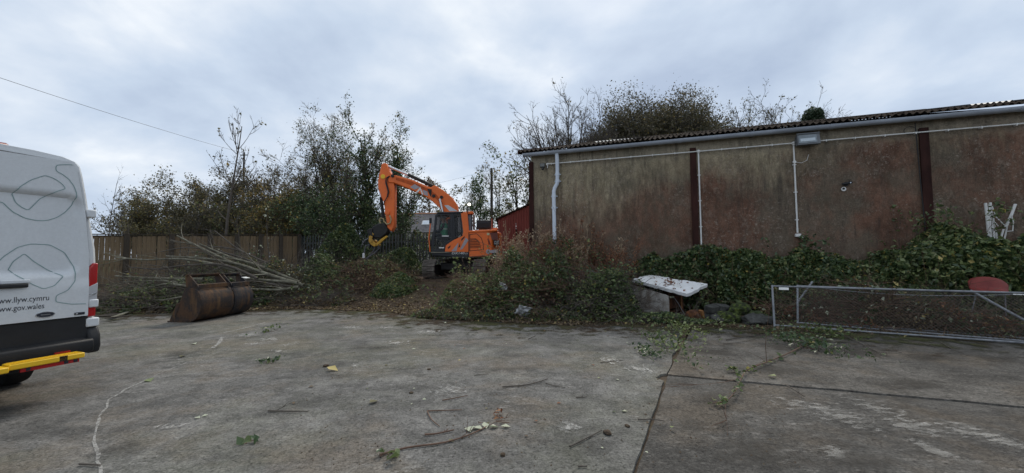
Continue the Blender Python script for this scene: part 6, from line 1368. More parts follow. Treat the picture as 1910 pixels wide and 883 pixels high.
for i, (px, py, Y) in enumerate(spots):
    top = pt(px, py - 14, Y); b = np.array([top[0] + rng.normal(0, 0.1), Y, 0.05]); S = empty('dead_weed', b, 0, '%s dead weed stalks %s' % (words_[i % 3], places_[i]), 'weed', GW)
    L = top[2] - 0.05
    lv = grow(rng, [(b + np.array([rng.normal(0, 0.13), rng.normal(0, 0.13), 0]), np.array([rng.normal(0, 0.16), rng.normal(0, 0.12), 1]), L * rng.uniform(0.65, 1.0), 0.010) for _ in range(11)], [dict(m=7, wob=0.05, up=0.03, taper=0.5), dict(n=8, ratio=0.17, ang=34, t0=0.4, m=3, rmin=0.005)])
    tag(link('stalks', wood_mesh(lv, 'stalks', (TWIGR, STRAW, STRAW)[i % 3], b, (4, 3)), S), kind='stuff'); C = sample_on(rng, lv, (1,), 900, 0.03)
    tag(leaf_obj(rng, 'seed_head', C, 0.048, (L_RED, L_SEED, L_SEED)[i % 3], S, b), kind='stuff')

# ---- long cut branches in the pile, thick ends to the right
rng = np.random.RandomState(85)
def branch(name, label, P, r0, r1, m, group=None, twigs=4, cat='branch', leaves=0, lm=None, lsize=0.09):
    P = [np.array(p, float) for p in P]; org = P[0].copy(); T = empty(name, org, 0, label, cat, group)
    n = len(P); Q = []
    for i in range(n - 1):
        for t in (0, 0.25, 0.5, 0.75):
            p0, p1, p2, p3 = P[max(i - 1, 0)], P[i], P[i + 1], P[min(i + 2, n - 1)]
            Q.append(0.5 * ((2 * p1) + (p2 - p0) * t + (2 * p0 - 5 * p1 + 4 * p2 - p3) * t * t + (3 * p1 - p0 - 3 * p2 + p3) * t ** 3))
    Q.append(P[-1]); Q = np.array(Q); Rr = np.linspace(r0, r1, len(Q))
    V, Fq = tubes((Q - org)[None], Rr[None], 6); link('limb', np_mesh('limb', V, [Fq], m, True), T)
    if twigs:
        L = np.linalg.norm(Q[-1] - Q[0]); st_ = []
        for _ in range(twigs):
            k = rng.randint(len(Q) // 4, len(Q) - 1); d = Q[min(k + 1, len(Q) - 1)] - Q[k - 1]; d = d / np.linalg.norm(d) + rng.normal(size=3) * 0.35; st_.append((Q[k], d, L * rng.uniform(0.15, 0.35), Rr[k] * 0.5))
        lv = grow(rng, st_, [dict(m=5, wob=0.08, up=0.0), dict(n=3, ratio=0.5, ang=35, m=4, rmin=min(0.004, r1))])
        for P2, _ in lv: P2[:, :, 2] = np.maximum(P2[:, :, 2], np.maximum(ground_h(P2[:, :, 0], P2[:, :, 1]), 0) + 0.006)
        tag(link('side_twigs', wood_mesh(lv, 'side_twigs', m, org, (4, 3)), T), kind='stuff')
    if leaves:
        k = rng.randint(0, len(Q), leaves); C = Q[k] + rng.normal(size=(leaves, 3)) * 0.03; C[:, 2] = np.maximum(C[:, 2], 0.02); tag(leaf_obj(rng, 'leaves', C, lsize, lm, T, org, flatness=0.6), kind='stuff')
    return T
GC = 'long cut branches lying in the pile'
br = [([(562, 530), (470, 505), (400, 475), (330, 440)], (12.9, 13.0, 13.2, 13.5), .045, 'pale branch slanting up highest towards the timber fence'),
      ([(558, 527), (480, 495), (430, 480), (372, 455)], (13.2, 13.2, 13.3, 13.6), .040, 'branch slanting up just under the highest one'),
      ([(566, 533), (500, 512), (440, 492), (385, 483), (310, 478)], (12.8, 12.9, 13, 13.1, 13.4), .045, 'pale branch running behind the top of the buckets'),
      ([(558, 535), (520, 541), (470, 539), (420, 537)], (12.2, 12.2, 12.3, 12.4), .040, 'curved pale branch low right of the buckets'),
      ([(555, 528), (510, 524), (468, 521), (430, 520)], (12.5, 12.5, 12.6, 12.7), .040, 'straight pale branch right of the buckets'),
      ([(440, 505), (385, 490), (330, 483), (270, 485), (215, 480)], (12.6, 12.8, 13, 13.2, 13.4), .038, 'grey branch arching left above the buckets'),
      ([(380, 521), (320, 520), (262, 518), (215, 515)], (11.9, 12.0, 12.2, 12.4), .036, 'straight pale branch just left of the buckets'),
      ([(372, 533), (330, 528), (290, 524), (230, 526)], (11.7, 11.8, 12.0, 12.1), .034, 'pale branch second below on the left of the buckets'),
      ([(365, 538), (315, 530), (270, 538), (215, 545)], (11.5, 11.6, 11.8, 11.9), .030, 'bent branch dropping towards the van'),
      ([(360, 552), (330, 556), (300, 561), (262, 566)], (11.0, 11.1, 11.2, 11.3), .028, 'lowest grey branch left of the buckets'),
      ([(480, 520), (420, 495), (350, 495), (290, 502), (240, 498)], (12.4, 12.6, 12.8, 13.0, 13.1), .032, 'thin dark branch across the middle of the pile'),
      ([(540, 522), (470, 488), (410, 470), (350, 462), (300, 470)], (13.4, 13.5, 13.6, 13.8, 14), .030, 'thin dark branch curving over the top of the pile'),
      ([(455, 470), (420, 462), (370, 458), (320, 448)], (13.8, 13.9, 14.1, 14.3), .024, 'thin twiggy branch against the fence boards'),
      ([(520, 500), (470, 478), (440, 462), (400, 430)], (13.6, 13.7, 13.8, 14.0), .026, 'thin steep branch pointing up at the fence top')]
for P, Ys, r0, lab in br: branch('cut_branch', lab, [pt(x, y, Yq) for (x, y), Yq in zip(P, Ys)], r0 * 1.35, r0 * 0.55, TWIGP if 'dark' not in lab and 'thin' not in lab else TWIGM, GC, 6)
for k in range(20):
    x0_ = rng.uniform(390, 560); x1_ = x0_ - rng.uniform(110, 210); y0_ = rng.uniform(522, 548); y1_ = y0_ - rng.uniform(-8, 34); Yb = rng.uniform(11.9, 13.4)
    branch('cut_branch', 'thin grey branch tangled low in the pile beside the buckets', [pt(x0_, y0_, Yb), pt(x0_ * .6 + x1_ * .4, (y0_ + y1_) / 2 + rng.normal(0, 5), Yb + .1), pt(x1_, y1_ + rng.normal(0, 4), Yb + .3)], rng.uniform(.016, .034), .009, (TWIGM, TWIGP)[k % 2], 'thin tangled branches low in the pile', 5, leaves=14, lm=L_OLIVE, lsize=0.07)
# bare suckers standing in the pile and before the fence
for i, (px, Y, top, lab) in enumerate([(200, 15.0, 330, 'bare upright sapling against the fence beside the van'), (238, 15.2, 395, 'thin bare sapling before the left fence posts'), (345, 14.6, 420, 'thin bare stem leaning before the fence boards'), (455, 15.2, 405, 'thin forked stem before the middle of the fence'), (505, 16.5, 395, 'thin stem with pale leaves before the right fence posts')]):
    tree('bare_sapling', lab, px, Y, top, 90 + i, [dict(m=7, wob=0.04), dict(n=7, ratio=0.35, ang=36, t0=0.25, up=0.06, wob=0.06, m=5), dict(n=4, ratio=0.45, ang=34, m=4, rmin=0.005)], 0.026, [(14, 0.10, L_CREAM, (2,), 0.03)] if i == 4 else (), 'bare saplings before the timber fence', lean=(rng.normal(0, 0.12), 0), barkm=TWIGM, hfac=0.95, cat='sapling')

# ================================================================== DUMPED FREEZER WITH A WHITE LID
lid = [pt(1283, 549, 9.3), pt(1320, 530, 9.9), pt(1215, 512, 10.9), pt(1180, 521, 10.4)]
rng = np.random.RandomState(101)
FR = empty('dumped_freezer', (3.83, 9.7, 0), 0, 'rusty dumped chest freezer body below the white board', 'freezer')
fo = np.array([3.83, 9.7, 0.0]); a_ = np.array([-0.66, 0.75, 0]); b_ = np.array([0.78, 0.62, 0]); LA, LB_ = 1.15, 0.74
def fq(s, t, z): return tuple(a_ * s + b_ * t + np.array([0, 0, z]))
def panel(name, pts, th, nrm, m, parent, bevel=0.004):
    n = np.array(nrm, float); n /= np.linalg.norm(n); v = [tuple(np.array(p)) for p in pts] + [tuple(np.array(p) + n * th) for p in pts]; k = len(pts)
    return MB().add(v, [list(range(k)), list(range(2 * k - 1, k - 1, -1))] + [(i, (i + 1) % k, (i + 1) % k + k, i + k) for i in range(k)]).build(name, m, parent, bevel=bevel)
zt0, zt1 = 0.50, 0.74
panel('side_panel', [fq(0, 0, 0.0), fq(LA, 0, 0.0), fq(LA, 0, zt1), fq(0.08, 0, zt0 + 0.01), fq(0.0, 0, zt0 - 0.02)], 0.05, b_, DIRTYWHITE, FR)
panel('side_panel', [fq(0, LB_, 0.0), fq(LA, LB_, 0.0), fq(LA, LB_, zt1), fq(0, LB_, zt0)], -0.05, b_, RUSTRED, FR)
panel('rear_panel', [fq(LA, 0.05, 0.0), fq(LA, LB_ - 0.05, 0), fq(LA, LB_ - 0.05, zt1), fq(LA, 0.05, zt1)], -0.04, a_, RUSTRED, FR)
panel('rusty_panel', [fq(0.05, 0.05, 0.14), fq(0.05, LB_ - 0.05, 0.17), fq(0.05, LB_ - 0.05, zt0 - 0.05), fq(0.05, 0.05, zt0 - 0.03)], 0.02, a_, RUSTRED, FR)
m = MB(); m.bar(fq(0.02, LB_ - 0.08, 0.05), fq(0.02, LB_ - 0.08, zt0 - 0.02), 0.04, 0.05); m.build('corner_strip', mat('orange_rust', [(0.3, (0.12, 0.05, 0.02)), (0.7, (0.28, 0.14, 0.06))], scale=9), FR)
m = MB(); m.bar(fq(0.0, 0.10, zt0 - 0.05), fq(0.0, 0.26, zt0 - 0.055), 0.03, 0.045); m.build('label_plate', flat('pale_plate', (0.36, 0.37, 0.27), 0.7), FR)
m = MB(); m.tube([fq(-0.01, 0.25, zt0 - 0.06), fq(-0.06, 0.36, 0.28), fq(-0.12, 0.50, 0.03)], 0.010, 6); m.build('hanging_pipe', GALV, FR, smooth=True)
panel('floor_panel', [fq(0.06, 0.06, 0.05), fq(LA - 0.05, 0.06, 0.05), fq(LA - 0.05, LB_ - 0.06, 0.05), fq(0.06, LB_ - 0.06, 0.05)], 0.03, (0, 0, 1), RUSTRED, FR)
LD = empty('white_board', lid[0], 0, 'torn white insulation board lying tilted on top of the dumped freezer', 'board')
# top surface as a chipped grid
n1_, n2_ = 18, 12; v, f = [], []; org = lid[0]
nrm = np.cross(lid[1] - lid[0], lid[3] - lid[0]); nrm /= np.linalg.norm(nrm); nrm = nrm if nrm[2] > 0 else -nrm
for i in range(n1_ + 1):
    for j in range(n2_ + 1):
        s, t = i / n1_, j / n2_; e = 0.0
        s2 = s + (rng.normal(0, 0.006) if i in (0, n1_) else 0); t2 = t + (rng.normal(0, 0.008) if j in (0, n2_) else 0)
        if j == n2_ and 0.44 < s < 0.62: t2 -= 0.10
        P = lid[0] * (1 - s2) * (1 - t2) + lid[3] * s2 * (1 - t2) + lid[1] * (1 - s2) * t2 + lid[2] * s2 * t2 - org
        v.append(P + nrm * rng.normal(0, 0.003))
k0 = len(v); v += [p - nrm * 0.075 for p in v]; W_ = n2_ + 1
for i in range(n1_):
    for j in range(n2_):
        q = (i * W_ + j, i * W_ + j + 1, (i + 1) * W_ + j + 1, (i + 1) * W_ + j); f += [q, tuple(x + k0 for x in q[::-1])]
rim = list(range(W_)) + [i * W_ + n2_ for i in range(1, n1_ + 1)] + [n1_ * W_ + j for j in range(n2_ - 1, -1, -1)] + [i * W_ for i in range(n1_ - 1, 0, -1)]
for i in range(len(rim)): f.append((rim[i], rim[(i + 1) % len(rim)], rim[(i + 1) % len(rim)] + k0, rim[i] + k0))
MB().add(v, f).build('board', FOAM, LD)
def lidp(s, t): return lid[0] * (1 - s) * (1 - t) + lid[3] * s * (1 - t) + lid[1] * (1 - s) * t + lid[2] * s * t + nrm * 0.012
C = np.array([lidp(0.47 + rng.normal(0, 0.06), 0.5 + rng.normal(0, 0.14)) for _ in range(34)] + [lidp(rng.rand(), rng.rand()) for _ in range(26)])
DL = leaf_obj(rng, 'dead_leaf_patch', C, 0.06, L_RED, None, np.zeros(3), flatness=1.0); tag(DL, 'small patch of dead brown leaves on the white board', 'dead leaves', kind='stuff')

# ================================================================== JUNK BESIDE THE FREEZER
def rock(name, label, c, r, sq, m, seed, cat='stone', group=None, parent=None):
    rg = np.random.RandomState(seed); bm = bmesh.new(); bmesh.ops.create_icosphere(bm, subdivisions=4, radius=1.0)
    for vv in bm.verts:
        p = np.array(vv.co); k = 0.75 + 0.5 * vnoise([p * 1.3 + seed])[0] + 0.34 * (vnoise([p * 3.7 + seed])[0] - 0.5) + 0.14 * (vnoise([p * 9.1 + seed])[0] - 0.5); vv.co = Vector(p * k * np.array(sq) * r)
    me = bpy.data.meshes.new(name); bm.to_mesh(me); bm.free(); me.polygons.foreach_set('use_smooth', [True] * len(me.polygons))
    o = link(name, me, parent, m, loc=c, rot=(0, 0, rg.rand() * 6)); return tag(o, label, cat, group) if label else o
q = gp(1301, 603); DRM = empty('rusty_drum', (q[0], q[1] + 0.15, 0.13), 0, 'small rusty brown drum lying beside the dumped freezer', 'drum', rot=(0, R(90), R(35)))
lathe_z([(0.0, -0.17), (0.10, -0.17), (0.135, -0.15), (0.14, -0.08), (0.145, -0.07), (0.14, -0.06), (0.14, 0.07), (0.145, 0.08), (0.14, 0.09), (0.135, 0.15), (0.10, 0.17), (0.0, 0.17)]).build('shell', RUSTRED, DRM, smooth=True)
MB().disc((0.05, 0.0, 0.18), 0.03, 'z', 0.03, 10).build('bung', RUSTRED, DRM)
q = gp(1317, 603); o = MB().box((0, 0, 0.14), (0.05, 0.10, 0.30)).build('rusty_bracket', mat('orange_rust_bracket', [(0.3, (0.14, 0.06, 0.02)), (0.7, (0.30, 0.14, 0.05))], scale=10), None, bevel=0.01, loc=(q[0], q[1] + 0.12, 0.0), rot=(0.1, -0.35, 0.4)); tag(o, 'orange rusty steel bracket leaning beside the drum', 'bracket')
for i, (px, py, rz_, sz_, lab) in enumerate([(1330, 590, 0.3, (0.30, 0.24, 0.16), 'dark grey block left in the junk pile'), (1347, 588, 0.15, (0.30, 0.26, 0.17), 'lighter grey block with a hole right in the junk pile')]):
    q = pt(px, py, 9.15); BKK = empty('concrete_block', (q[0], q[1], 0.16), rz_, lab, 'block', rot=(0.15, -0.1 + 0.2 * i, rz_))
    MB().box((0, 0, sz_[2] / 2), sz_).build('block', BLOCK, BKK, bevel=0.012)
    if i: MB().disc((0.02, -sz_[1] / 2 - 0.002, sz_[2] * 0.55), 0.03, 'y', 0.01, 10).build('hole', BLACKP, BKK)
    rock('stone', 'rough stone propping up the %s grey block' % ('lighter' if i else 'dark'), (q[0], q[1] + 0.05, 0.06), 0.16, (1.1, 1, 0.75), BLOCK, 110 + i)
for i, (px, py, Y, r_, sq, m_, lab) in enumerate([
        (1360, 596, 8.75, 0.24, (1.0, 0.9, 0.75), MOSS, 'bright mossy lump at the front of the junk pile'), (1382, 578, 9.0, 0.22, (1.2, 0.9, 0.6), MOSS, 'mossy lump behind the bright one'),
        (1405, 600, 8.6, 0.26, (1.3, 0.9, 0.55), BLOCK, 'dark grey stone at the right of the junk pile'), (1340, 606, 8.8, 0.16, (1.2, 0.9, 0.6), BLOCK, 'small dark stone at the front of the junk pile'),
        (1428, 603, 8.5, 0.18, (1.2, 0.9, 0.6), BLOCK, 'small stone beside the left panel post')]):
    q = pt(px, py, Y); rock('mossy_stone' if m_ is MOSS else 'stone', lab, (q[0], q[1], max(q[2], 0.07)), r_, sq, m_, 120 + i)
# sheet of green-stained carpet draped over the junk
q0 = pt(1372, 566, 9.2); q1 = pt(1425, 590, 8.75); CP = empty('mossy_sheet', q0, 0, 'green stained old sheet draped over the junk pile', 'sheet')
v, f = [], []; nn = 12; dv = q1 - q0; sd = np.array([0.18, -0.34, -0.16])
for i in range(nn + 1):
    for j in range(9):
        s, t = i / nn, j / 8; p = dv * s + sd * (t - 0.2) + np.array([0, 0, 0.05 * math.sin(7 * s + 3 * t) + 0.05 * math.sin(11 * t + 2 * s) - 0.10 * t * t]); v.append(p)
for i in range(nn):
    for j in range(8): f.append((i * 9 + j, i * 9 + j + 1, (i + 1) * 9 + j + 1, (i + 1) * 9 + j))
o = MB().add(v, f).build('sheet', mat('mossy_cloth', [(0.35, (0.030, 0.038, 0.022)), (0.55, (0.075, 0.10, 0.04)), (0.7, (0.14, 0.17, 0.07))], scale=7, rough=0.95, bump=0.6), CP, smooth=True)
so = o.modifiers.new('solid', 'SOLIDIFY'); so.thickness = 0.012
# pale rags in the bramble heap
for i, (px, py, Y, lab) in enumerate([(940, 533, 9.7, 'pale plastic rag caught high in the big bramble heap'), (975, 578, 9.15, 'crumpled pale plastic bag at the foot of the bramble heap')]):
    q = pt(px, py, Y); rg = np.random.RandomState(130 + i); v, f = [], []; w, h = (0.22, 0.2) if i == 0 else (0.36, 0.28)
    for a in range(9):
        for b in range(9): v.append((w * (a / 8 - 0.5), -0.05 + rg.normal(0, 0.03), h * (b / 8 - 0.5) + rg.normal(0, 0.01)))
    for a in range(8):
        for b in range(8): f.append((a * 9 + b, a * 9 + b + 1, (a + 1) * 9 + b + 1, (a + 1) * 9 + b))
    o = MB().add(v, f).build('plastic_rag', BAG, None, smooth=True, loc=q, rot=(0.5, 0.3, rg.normal(0, 0.4))); s = o.modifiers.new('sub', 'SUBSURF'); s.levels = s.render_levels = 1; s2 = o.modifiers.new('solid', 'SOLIDIFY'); s2.thickness = 0.006; tag(o, lab, 'rag')
# broken boards behind the van
for i, (a, b, w, lab) in enumerate([((192, 592), (252, 580), 0.35, 'flat dirty board lying beside the van corner'), ((207, 597), (272, 574), 0.10, 'pale thin plank lying across the dirty board'), ((195, 600), (240, 596), 0.09, 'short dark plank in front of the dirty board')]):
    A, B_ = gp(*a), gp(*b); m = MB(); A[2] += 0.02 + 0.03 * i; B_[2] += 0.03 + 0.03 * i; m.bar(A - A, B_ - A, w, 0.025); o = m.build('loose_plank', TWIGP if i == 1 else WOODD, None, bevel=0.003, loc=A); tag(o, lab, 'plank')

# ================================================================== LYING MESH FENCE PANELS
def mesh_panel(name, label, A, ang, lean, L, Hh, seed, brace=None, tags=(), sag=0.0):
    """A: left foot on the yard; panel stands on its long edge and leans back"""
    Pn = empty(name, A, 0, label, 'fence panel', 'mesh fence panels leaning on the hedge', rot=(-lean, 0, ang))
    r_ = 0.021
    for x in (0, L): MB().tube([(x, 0, 0.0), (x, 0, Hh)], r_, 10).build('end_post', GALV, Pn, smooth=True)
    for z in (0.035, Hh - 0.02): MB().tube([(0, 0, z), (L, 0, z)], r_ * 0.85, 10).build('rail', GALV, Pn, smooth=True)
    if brace: MB().tube([(brace[0], -0.03, brace[1]), (brace[2], -0.03, brace[3])], r_, 10).build('brace', GALV, Pn, smooth=True)
    rg = np.random.RandomState(seed); W_ = []
    s = 0.062
    for d in (1, -1):
        for c in np.arange(-Hh if d > 0 else 0, L if d > 0 else L + Hh, s):
            pts_ = []
            # x = c + d*z, clip to the panel
            za, zb = 0.035, Hh - 0.02
            xa, xb = c + d * za, c + d * zb
            if d > 0:
                if xa < 0: za, xa = -c, 0
                if xb > L: zb, xb = L - c, L
            else:
                if xa > L: za, xa = c - L, L
                if xb < 0: zb, xb = c, 0
            if zb - za < 0.03: continue
            W_.append([(xa + (xb - xa) * t, 0.004 * d + 0.012 * math.sin(3 * (xa + (xb - xa) * t)), za + (zb - za) * t) for t in (0, 0.33, 0.66, 1)])
    V, Fq = tubes(np.array(W_), np.full((len(W_), 4), 0.0019), 3); tag(link('chain_link', np_mesh('chain_link', V, [Fq], WIRE), Pn), kind='stuff')
    for x, z in tags: MB().box((x, -0.03, z), (0.17, 0.006, 0.055)).build('tag', WHITE, Pn)
    if sag:
        MB().tube([(0.3 + (L - 0.9) * t, -0.025, Hh - 0.05 - sag * 4 * t * (1 - t)) for t in np.linspace(0, 1, 18)], 0.006, 6).build('slack_wire', GALV, Pn, smooth=True)
    return Pn
PAN = math.atan2(6.52 - 8.41, 8.39 - 6.06); LEAN = math.atan2(0.5, 0.79)
mesh_panel('mesh_panel', 'front galvanised mesh panel lying on its long edge with sagging wire', (6.06, 8.41, 0.0), PAN, LEAN, 3.7, 0.94, 1, (2.55, 0.93, 3.45, 0.02), ((3.12, 0.90),), 0.10)
mesh_panel('mesh_panel', 'second mesh panel whose post stands furthest left by the stones', (5.38, 8.13, 0.0), math.atan2(6.30 - 8.13, 8.35 - 5.38), LEAN * 0.72, 4.1, 0.90, 2, None, ((0.20, 0.82),))
mesh_panel('mesh_panel', 'rear mesh panel with crooked brace, half hidden behind the front one', (6.22, 8.62, 0.0), PAN + R(1.5), LEAN * 1.05, 3.6, 0.92, 3, (-0.10, 0.28, 0.28, 1.02))
heap('brush_heap', 'dead brown weeds seen through the lying mesh panels', (7.5, 8.15), 2.1, 0.7, 0.66, [(4200, 0.06, L_RED, 0.2), (3600, 0.06, L_BROWN, 0.2), (1500, 0.07, L_IVY, 0.15), (150, 0.08, L_CREAM, 0.03)], 140, 420, TWIGR, R(-38), 0.7, GB)
heap('brush_heap', 'green weeds growing through the left end of the mesh panels', (6.75, 8.75), 0.7, 0.35, 0.45, [(450, 0.07, L_BRAM, 0.15), (160, 0.075, L_PALE, 0.08)], 141, 60, TWIGR, R(-38), 0.5, GB)
# red seat shell in the hedge
q = pt(1843, 548, 7.75); CS = empty('red_chair_shell', q, 0, 'faded red plastic seat shell tilted in the brambles behind the mesh panels', 'chair', rot=(R(-18), R(6), R(-38))); CS.scale = (0.9, 0.9, 0.9); CS.location.z -= 0.04
v, f = [], []; a_n, b_n = 12, 12
for i in range(a_n + 1):
    for j in range(b_n + 1):
        s, t = i / a_n * 2 - 1, j / b_n; w = 0.31 * (1 - 0.10 * (1 - t)) * (1 - 0.18 * max(0, t - 0.75) * 4 * abs(s)); x = s * w
        z = 0.42 * t - 0.05 * s * s * (t > 0.5) * (t - 0.5) * 2; y = 0.10 * s * s - 0.12 + 0.25 * t * t * 0.3 - (0.24 * (0.35 - t) * 2 if t < 0.35 else 0)
        v.append((x, y, z))
for i in range(a_n):
    for j in range(b_n): f.append((i * (b_n + 1) + j, i * (b_n + 1) + j + 1, (i + 1) * (b_n + 1) + j + 1, (i + 1) * (b_n + 1) + j))
o = MB().add(v, f).build('shell', REDSEAT, CS, smooth=True); s = o.modifiers.new('solid', 'SOLIDIFY'); s.thickness = 0.012; s = o.modifiers.new('sub', 'SUBSURF'); s.levels = s.render_levels = 1
for sx3 in (-0.2, 0.2): MB().tube([(sx3, -0.15, 0.02), (sx3 * 1.2, 0.0, -0.42)], 0.012, 8).build('leg', GALV, CS, smooth=True)
# bundle of white plastic strips hanging on the hedge
rng = np.random.RandomState(150); WB = empty('white_tube_bundle', W0 + WD * 11.45 + WN * 0.42 + np.array([0, 0, 1.95]), WA, 'tangled bundle of white plastic tubes hanging over the bramble bank', 'tube bundle')
def wb(px, py, dy=0.0):
    x, z = wl(px, py); s = (np.linalg.norm(W0 + WD * x + np.array([0, 0, z]) - _C)); P = _C + (W0 + WD * x + np.array([0, 0, z]) - _C) * (1 - (0.42 + dy) / (s * 0.85)); r3 = P - (W0 + WD * 11.45 + WN * 0.42 + np.array([0, 0, 1.95])); return (float(np.dot(r3, WD)), float(-np.dot(r3, WN)), float(r3[2]))
strips = [([(1838, 379), (1841, 405), (1844, 440)], .026), ([(1847, 378), (1850, 410), (1854, 447)], .022), ([(1845, 380), (1846, 410), (1849, 448)], .014), ([(1850, 384), (1858, 405), (1875, 422)], .010), ([(1848, 390), (1853, 412), (1862, 422)], .009), ([(1894, 381), (1887, 400), (1876, 424)], .026), ([(1887, 402), (1890, 415), (1889, 431), (1876, 432)], .010), ([(1842, 425), (1845, 440), (1856, 448)], .018), ([(1852, 430), (1858, 440), (1862, 454)], .016), ([(1872, 428), (1868, 440), (1867, 452)], .018), ([(1878, 424), (1875, 440), (1872, 452)], .015), ([(1849, 440), (1850, 450), (1852, 455)], .014), ([(1868, 440), (1866, 450), (1865, 457)], .014), ([(1875, 450), (1884, 451)], .013), ([(1843, 446), (1846, 452), (1843, 455)], .012), ([(1852, 400), (1856, 425), (1860, 440)], .010)]
for P, r_ in strips:
    d_ = rng.uniform(-0.04, 0.06); MB().tube([wb(x, y, d_) for x, y in P], r_, 7).build('tube', WHITE, WB, smooth=True)

# ================================================================== TWIGS, LEAVES AND STRANDS ON THE CONCRETE
rng = np.random.RandomState(160)
def ground_path(P, lift=0.008, arch=0.0):
    Q = []; n = len(P)
    for i, (x, y) in enumerate(P): q = gp(x, y); q[2] = lift + arch * math.sin(math.pi * i / max(1, n - 1)); Q.append(q)
    return Q
tw = [([(937, 724), (985, 720), (1022, 709)], .008, 'dark bent twig lying in the middle of the yard'), ([(1018, 717), (1036, 722), (1055, 725)], .005, 'short forked twig right of the bent one'),
      ([(797, 770), (805, 785), (820, 798)], .006, 'short reddish twig curving down at its right end'), ([(797, 769), (830, 768), (862, 767)], .006, 'straight reddish twig meeting the curved one'),
      ([(792, 814), (815, 812), (847, 805)], .008, 'thick short twig below the reddish pair'), ([(1063, 836), (1095, 820), (1122, 806)], .007, 'dark twig with a clod at its upper end'),
      ([(500, 769), (535, 770), (574, 770)], .008, 'straight brown twig alone on the left part of the yard'), ([(1190, 785), (1215, 785), (1240, 788)], .006, 'thin twig across the slab edge'),
      ([(1465, 720), (1482, 730), (1500, 742)], .007, 'thin dark twig below the slab joint'), ([(1120, 678), (1140, 676), (1162, 673)], .006, 'short twig near the weed clump'),
      ([(825, 749), (848, 745), (872, 740)], .006, 'pale thin twig above the reddish pair'), ([(1075, 744), (1095, 743)], .007, 'stubby dark twig right of centre'),
      ([(148, 869), (170, 870), (186, 871)], .007, 'short twig at the bottom left of the yard'), ([(1355, 636), (1395, 629), (1440, 626)], .009, 'brown twig in front of the stones'),
      ([(1560, 622), (1600, 640), (1648, 664)], .008, 'long dark twig slanting before the mesh panels'), ([(1680, 634), (1720, 642), (1745, 650)], .007, 'thin twig under the mesh panel edge'),
      ([(1755, 640), (1775, 652), (1795, 660)], .006, 'short slanting twig at the right of the mesh panels'), ([(1350, 643), (1380, 640), (1410, 634)], .006, 'second twig in front of the stones'),
      ([(925, 788), (938, 790), (950, 791)], .005, 'tiny red twig beside the fallen leaves'), ([(1078, 873), (1095, 873)], .006, 'tiny curled twig at the bottom of the yard'), ([(885, 702), (910, 699)], .005, 'tiny twig near the middle of the yard'),
      ([(985, 634), (1000, 627)], .006, 'short twig just before the big bramble heap')]
for P, r_, lab in tw: branch('fallen_twig', lab, ground_path(P, 0.006 + r_), r_, r_ * 0.6, TWIGR if 'red' in lab else TWIGM, 'twigs lying on the yard', 1 if r_ > 0.006 else 0, 'twig')
branch('ivy_strand', 'long ivy strand with pale leaves near the bottom of the yard', ground_path([(708, 852), (760, 838), (830, 828), (880, 812), (912, 796)], 0.012), 0.008, 0.005, TWIGR, None, 2, 'strand')
branch('ivy_strand', 'green ivy strand trailing over the joint from the mesh panels', ground_path([(1520, 635), (1475, 660), (1430, 680), (1395, 695), (1383, 712), (1372, 735), (1355, 752), (1330, 755)], 0.015, 0.02), 0.009, 0.005, TWIGR, None, 4, 'strand', 70, L_BRAM, 0.06)
def sprig(name, label, px, py, n, rx, ry, size, m, group=None, h=0.10, cat='sprig'):
    q = gp(px, py); S = empty(name, q, 0, label, cat, group)
    w = abs(gp(px + rx, py)[0] - q[0]); d = abs(gp(px, py - ry)[1] - q[1])
    C = np.stack([q[0] + rng.normal(0, w * 0.5, n), q[1] + rng.normal(0, d * 0.5, n), 0.02 + rng.rand(n) * h], -1)
    tag(leaf_obj(rng, 'leaves', C, size, m, S, q, flatness=0.7), kind='stuff')
    lv = grow(rng, [(q + np.array([rng.normal(0, w * .4), rng.normal(0, d * .4), 0.012]), np.array([rng.normal(), rng.normal(), 0.25]), w * 0.9, 0.004) for _ in range(5)], [dict(m=5, wob=0.2, up=-0.05)])
    for P, _ in lv: P[:, :, 2] = np.maximum(P[:, :, 2], 0.008)
    tag(link('stems', wood_mesh(lv, 'stems', TWIGR, q, (4,)), S), kind='stuff')
sprig('weed_clump', 'leafy weed clump growing from the slab joint before the freezer', 1245, 648, 330, 40, 24, 0.055, L_BRAM, h=0.16, cat='weed')
sprig('weed_clump', 'paler weeds on the right of the clump by the slab joint', 1280, 628, 160, 22, 16, 0.06, L_PALE, h=0.22, cat='weed')
sprig('ivy_sprig', 'dark ivy sprig lying left of the weed clump', 1205, 660, 120, 18, 12, 0.055, L_IVY, h=0.08)
sprig('ivy_sprig', 'heap of ivy cuttings below the left end of the mesh panels', 1495, 645, 420, 42, 24, 0.06, L_IVY, h=0.14)
sprig('ivy_sprig', 'leafy cuttings spilling past the panel post towards the joint', 1530, 625, 240, 40, 14, 0.06, L_BRAM, h=0.16)
sprig('ivy_sprig', 'small dark sprig on the yard right of the buckets', 500, 676, 40, 22, 6, 0.05, L_IVY, h=0.04)
sprig('ivy_sprig', 'small green tuft at the pale scuffs right of the buckets', 503, 618, 60, 9, 8, 0.05, L_BRAM, h=0.09)
sprig('ivy_sprig', 'dark three leaved sprig at the bottom left of the yard', 463, 828, 5, 13, 10, 0.085, L_IVY, h=0.02)
sprig('ivy_sprig', 'green leaf cluster at the left end of the long strand', 733, 858, 8, 16, 7, 0.075, L_BRAM, h=0.03)
sprig('ivy_sprig', 'dark leaf cluster at the tip of the long strand', 712, 851, 5, 6, 4, 0.05, L_IVY, h=0.03)
sprig('ivy_sprig', 'reddish dry leaf cluster beside the long strand', 928, 779, 14, 9, 8, 0.04, L_RED, h=0.03)
sprig('ivy_sprig', 'low weeds in the joint right of the weed clump', 1365, 693, 24, 12, 4, 0.05, L_BRAM, h=0.05)
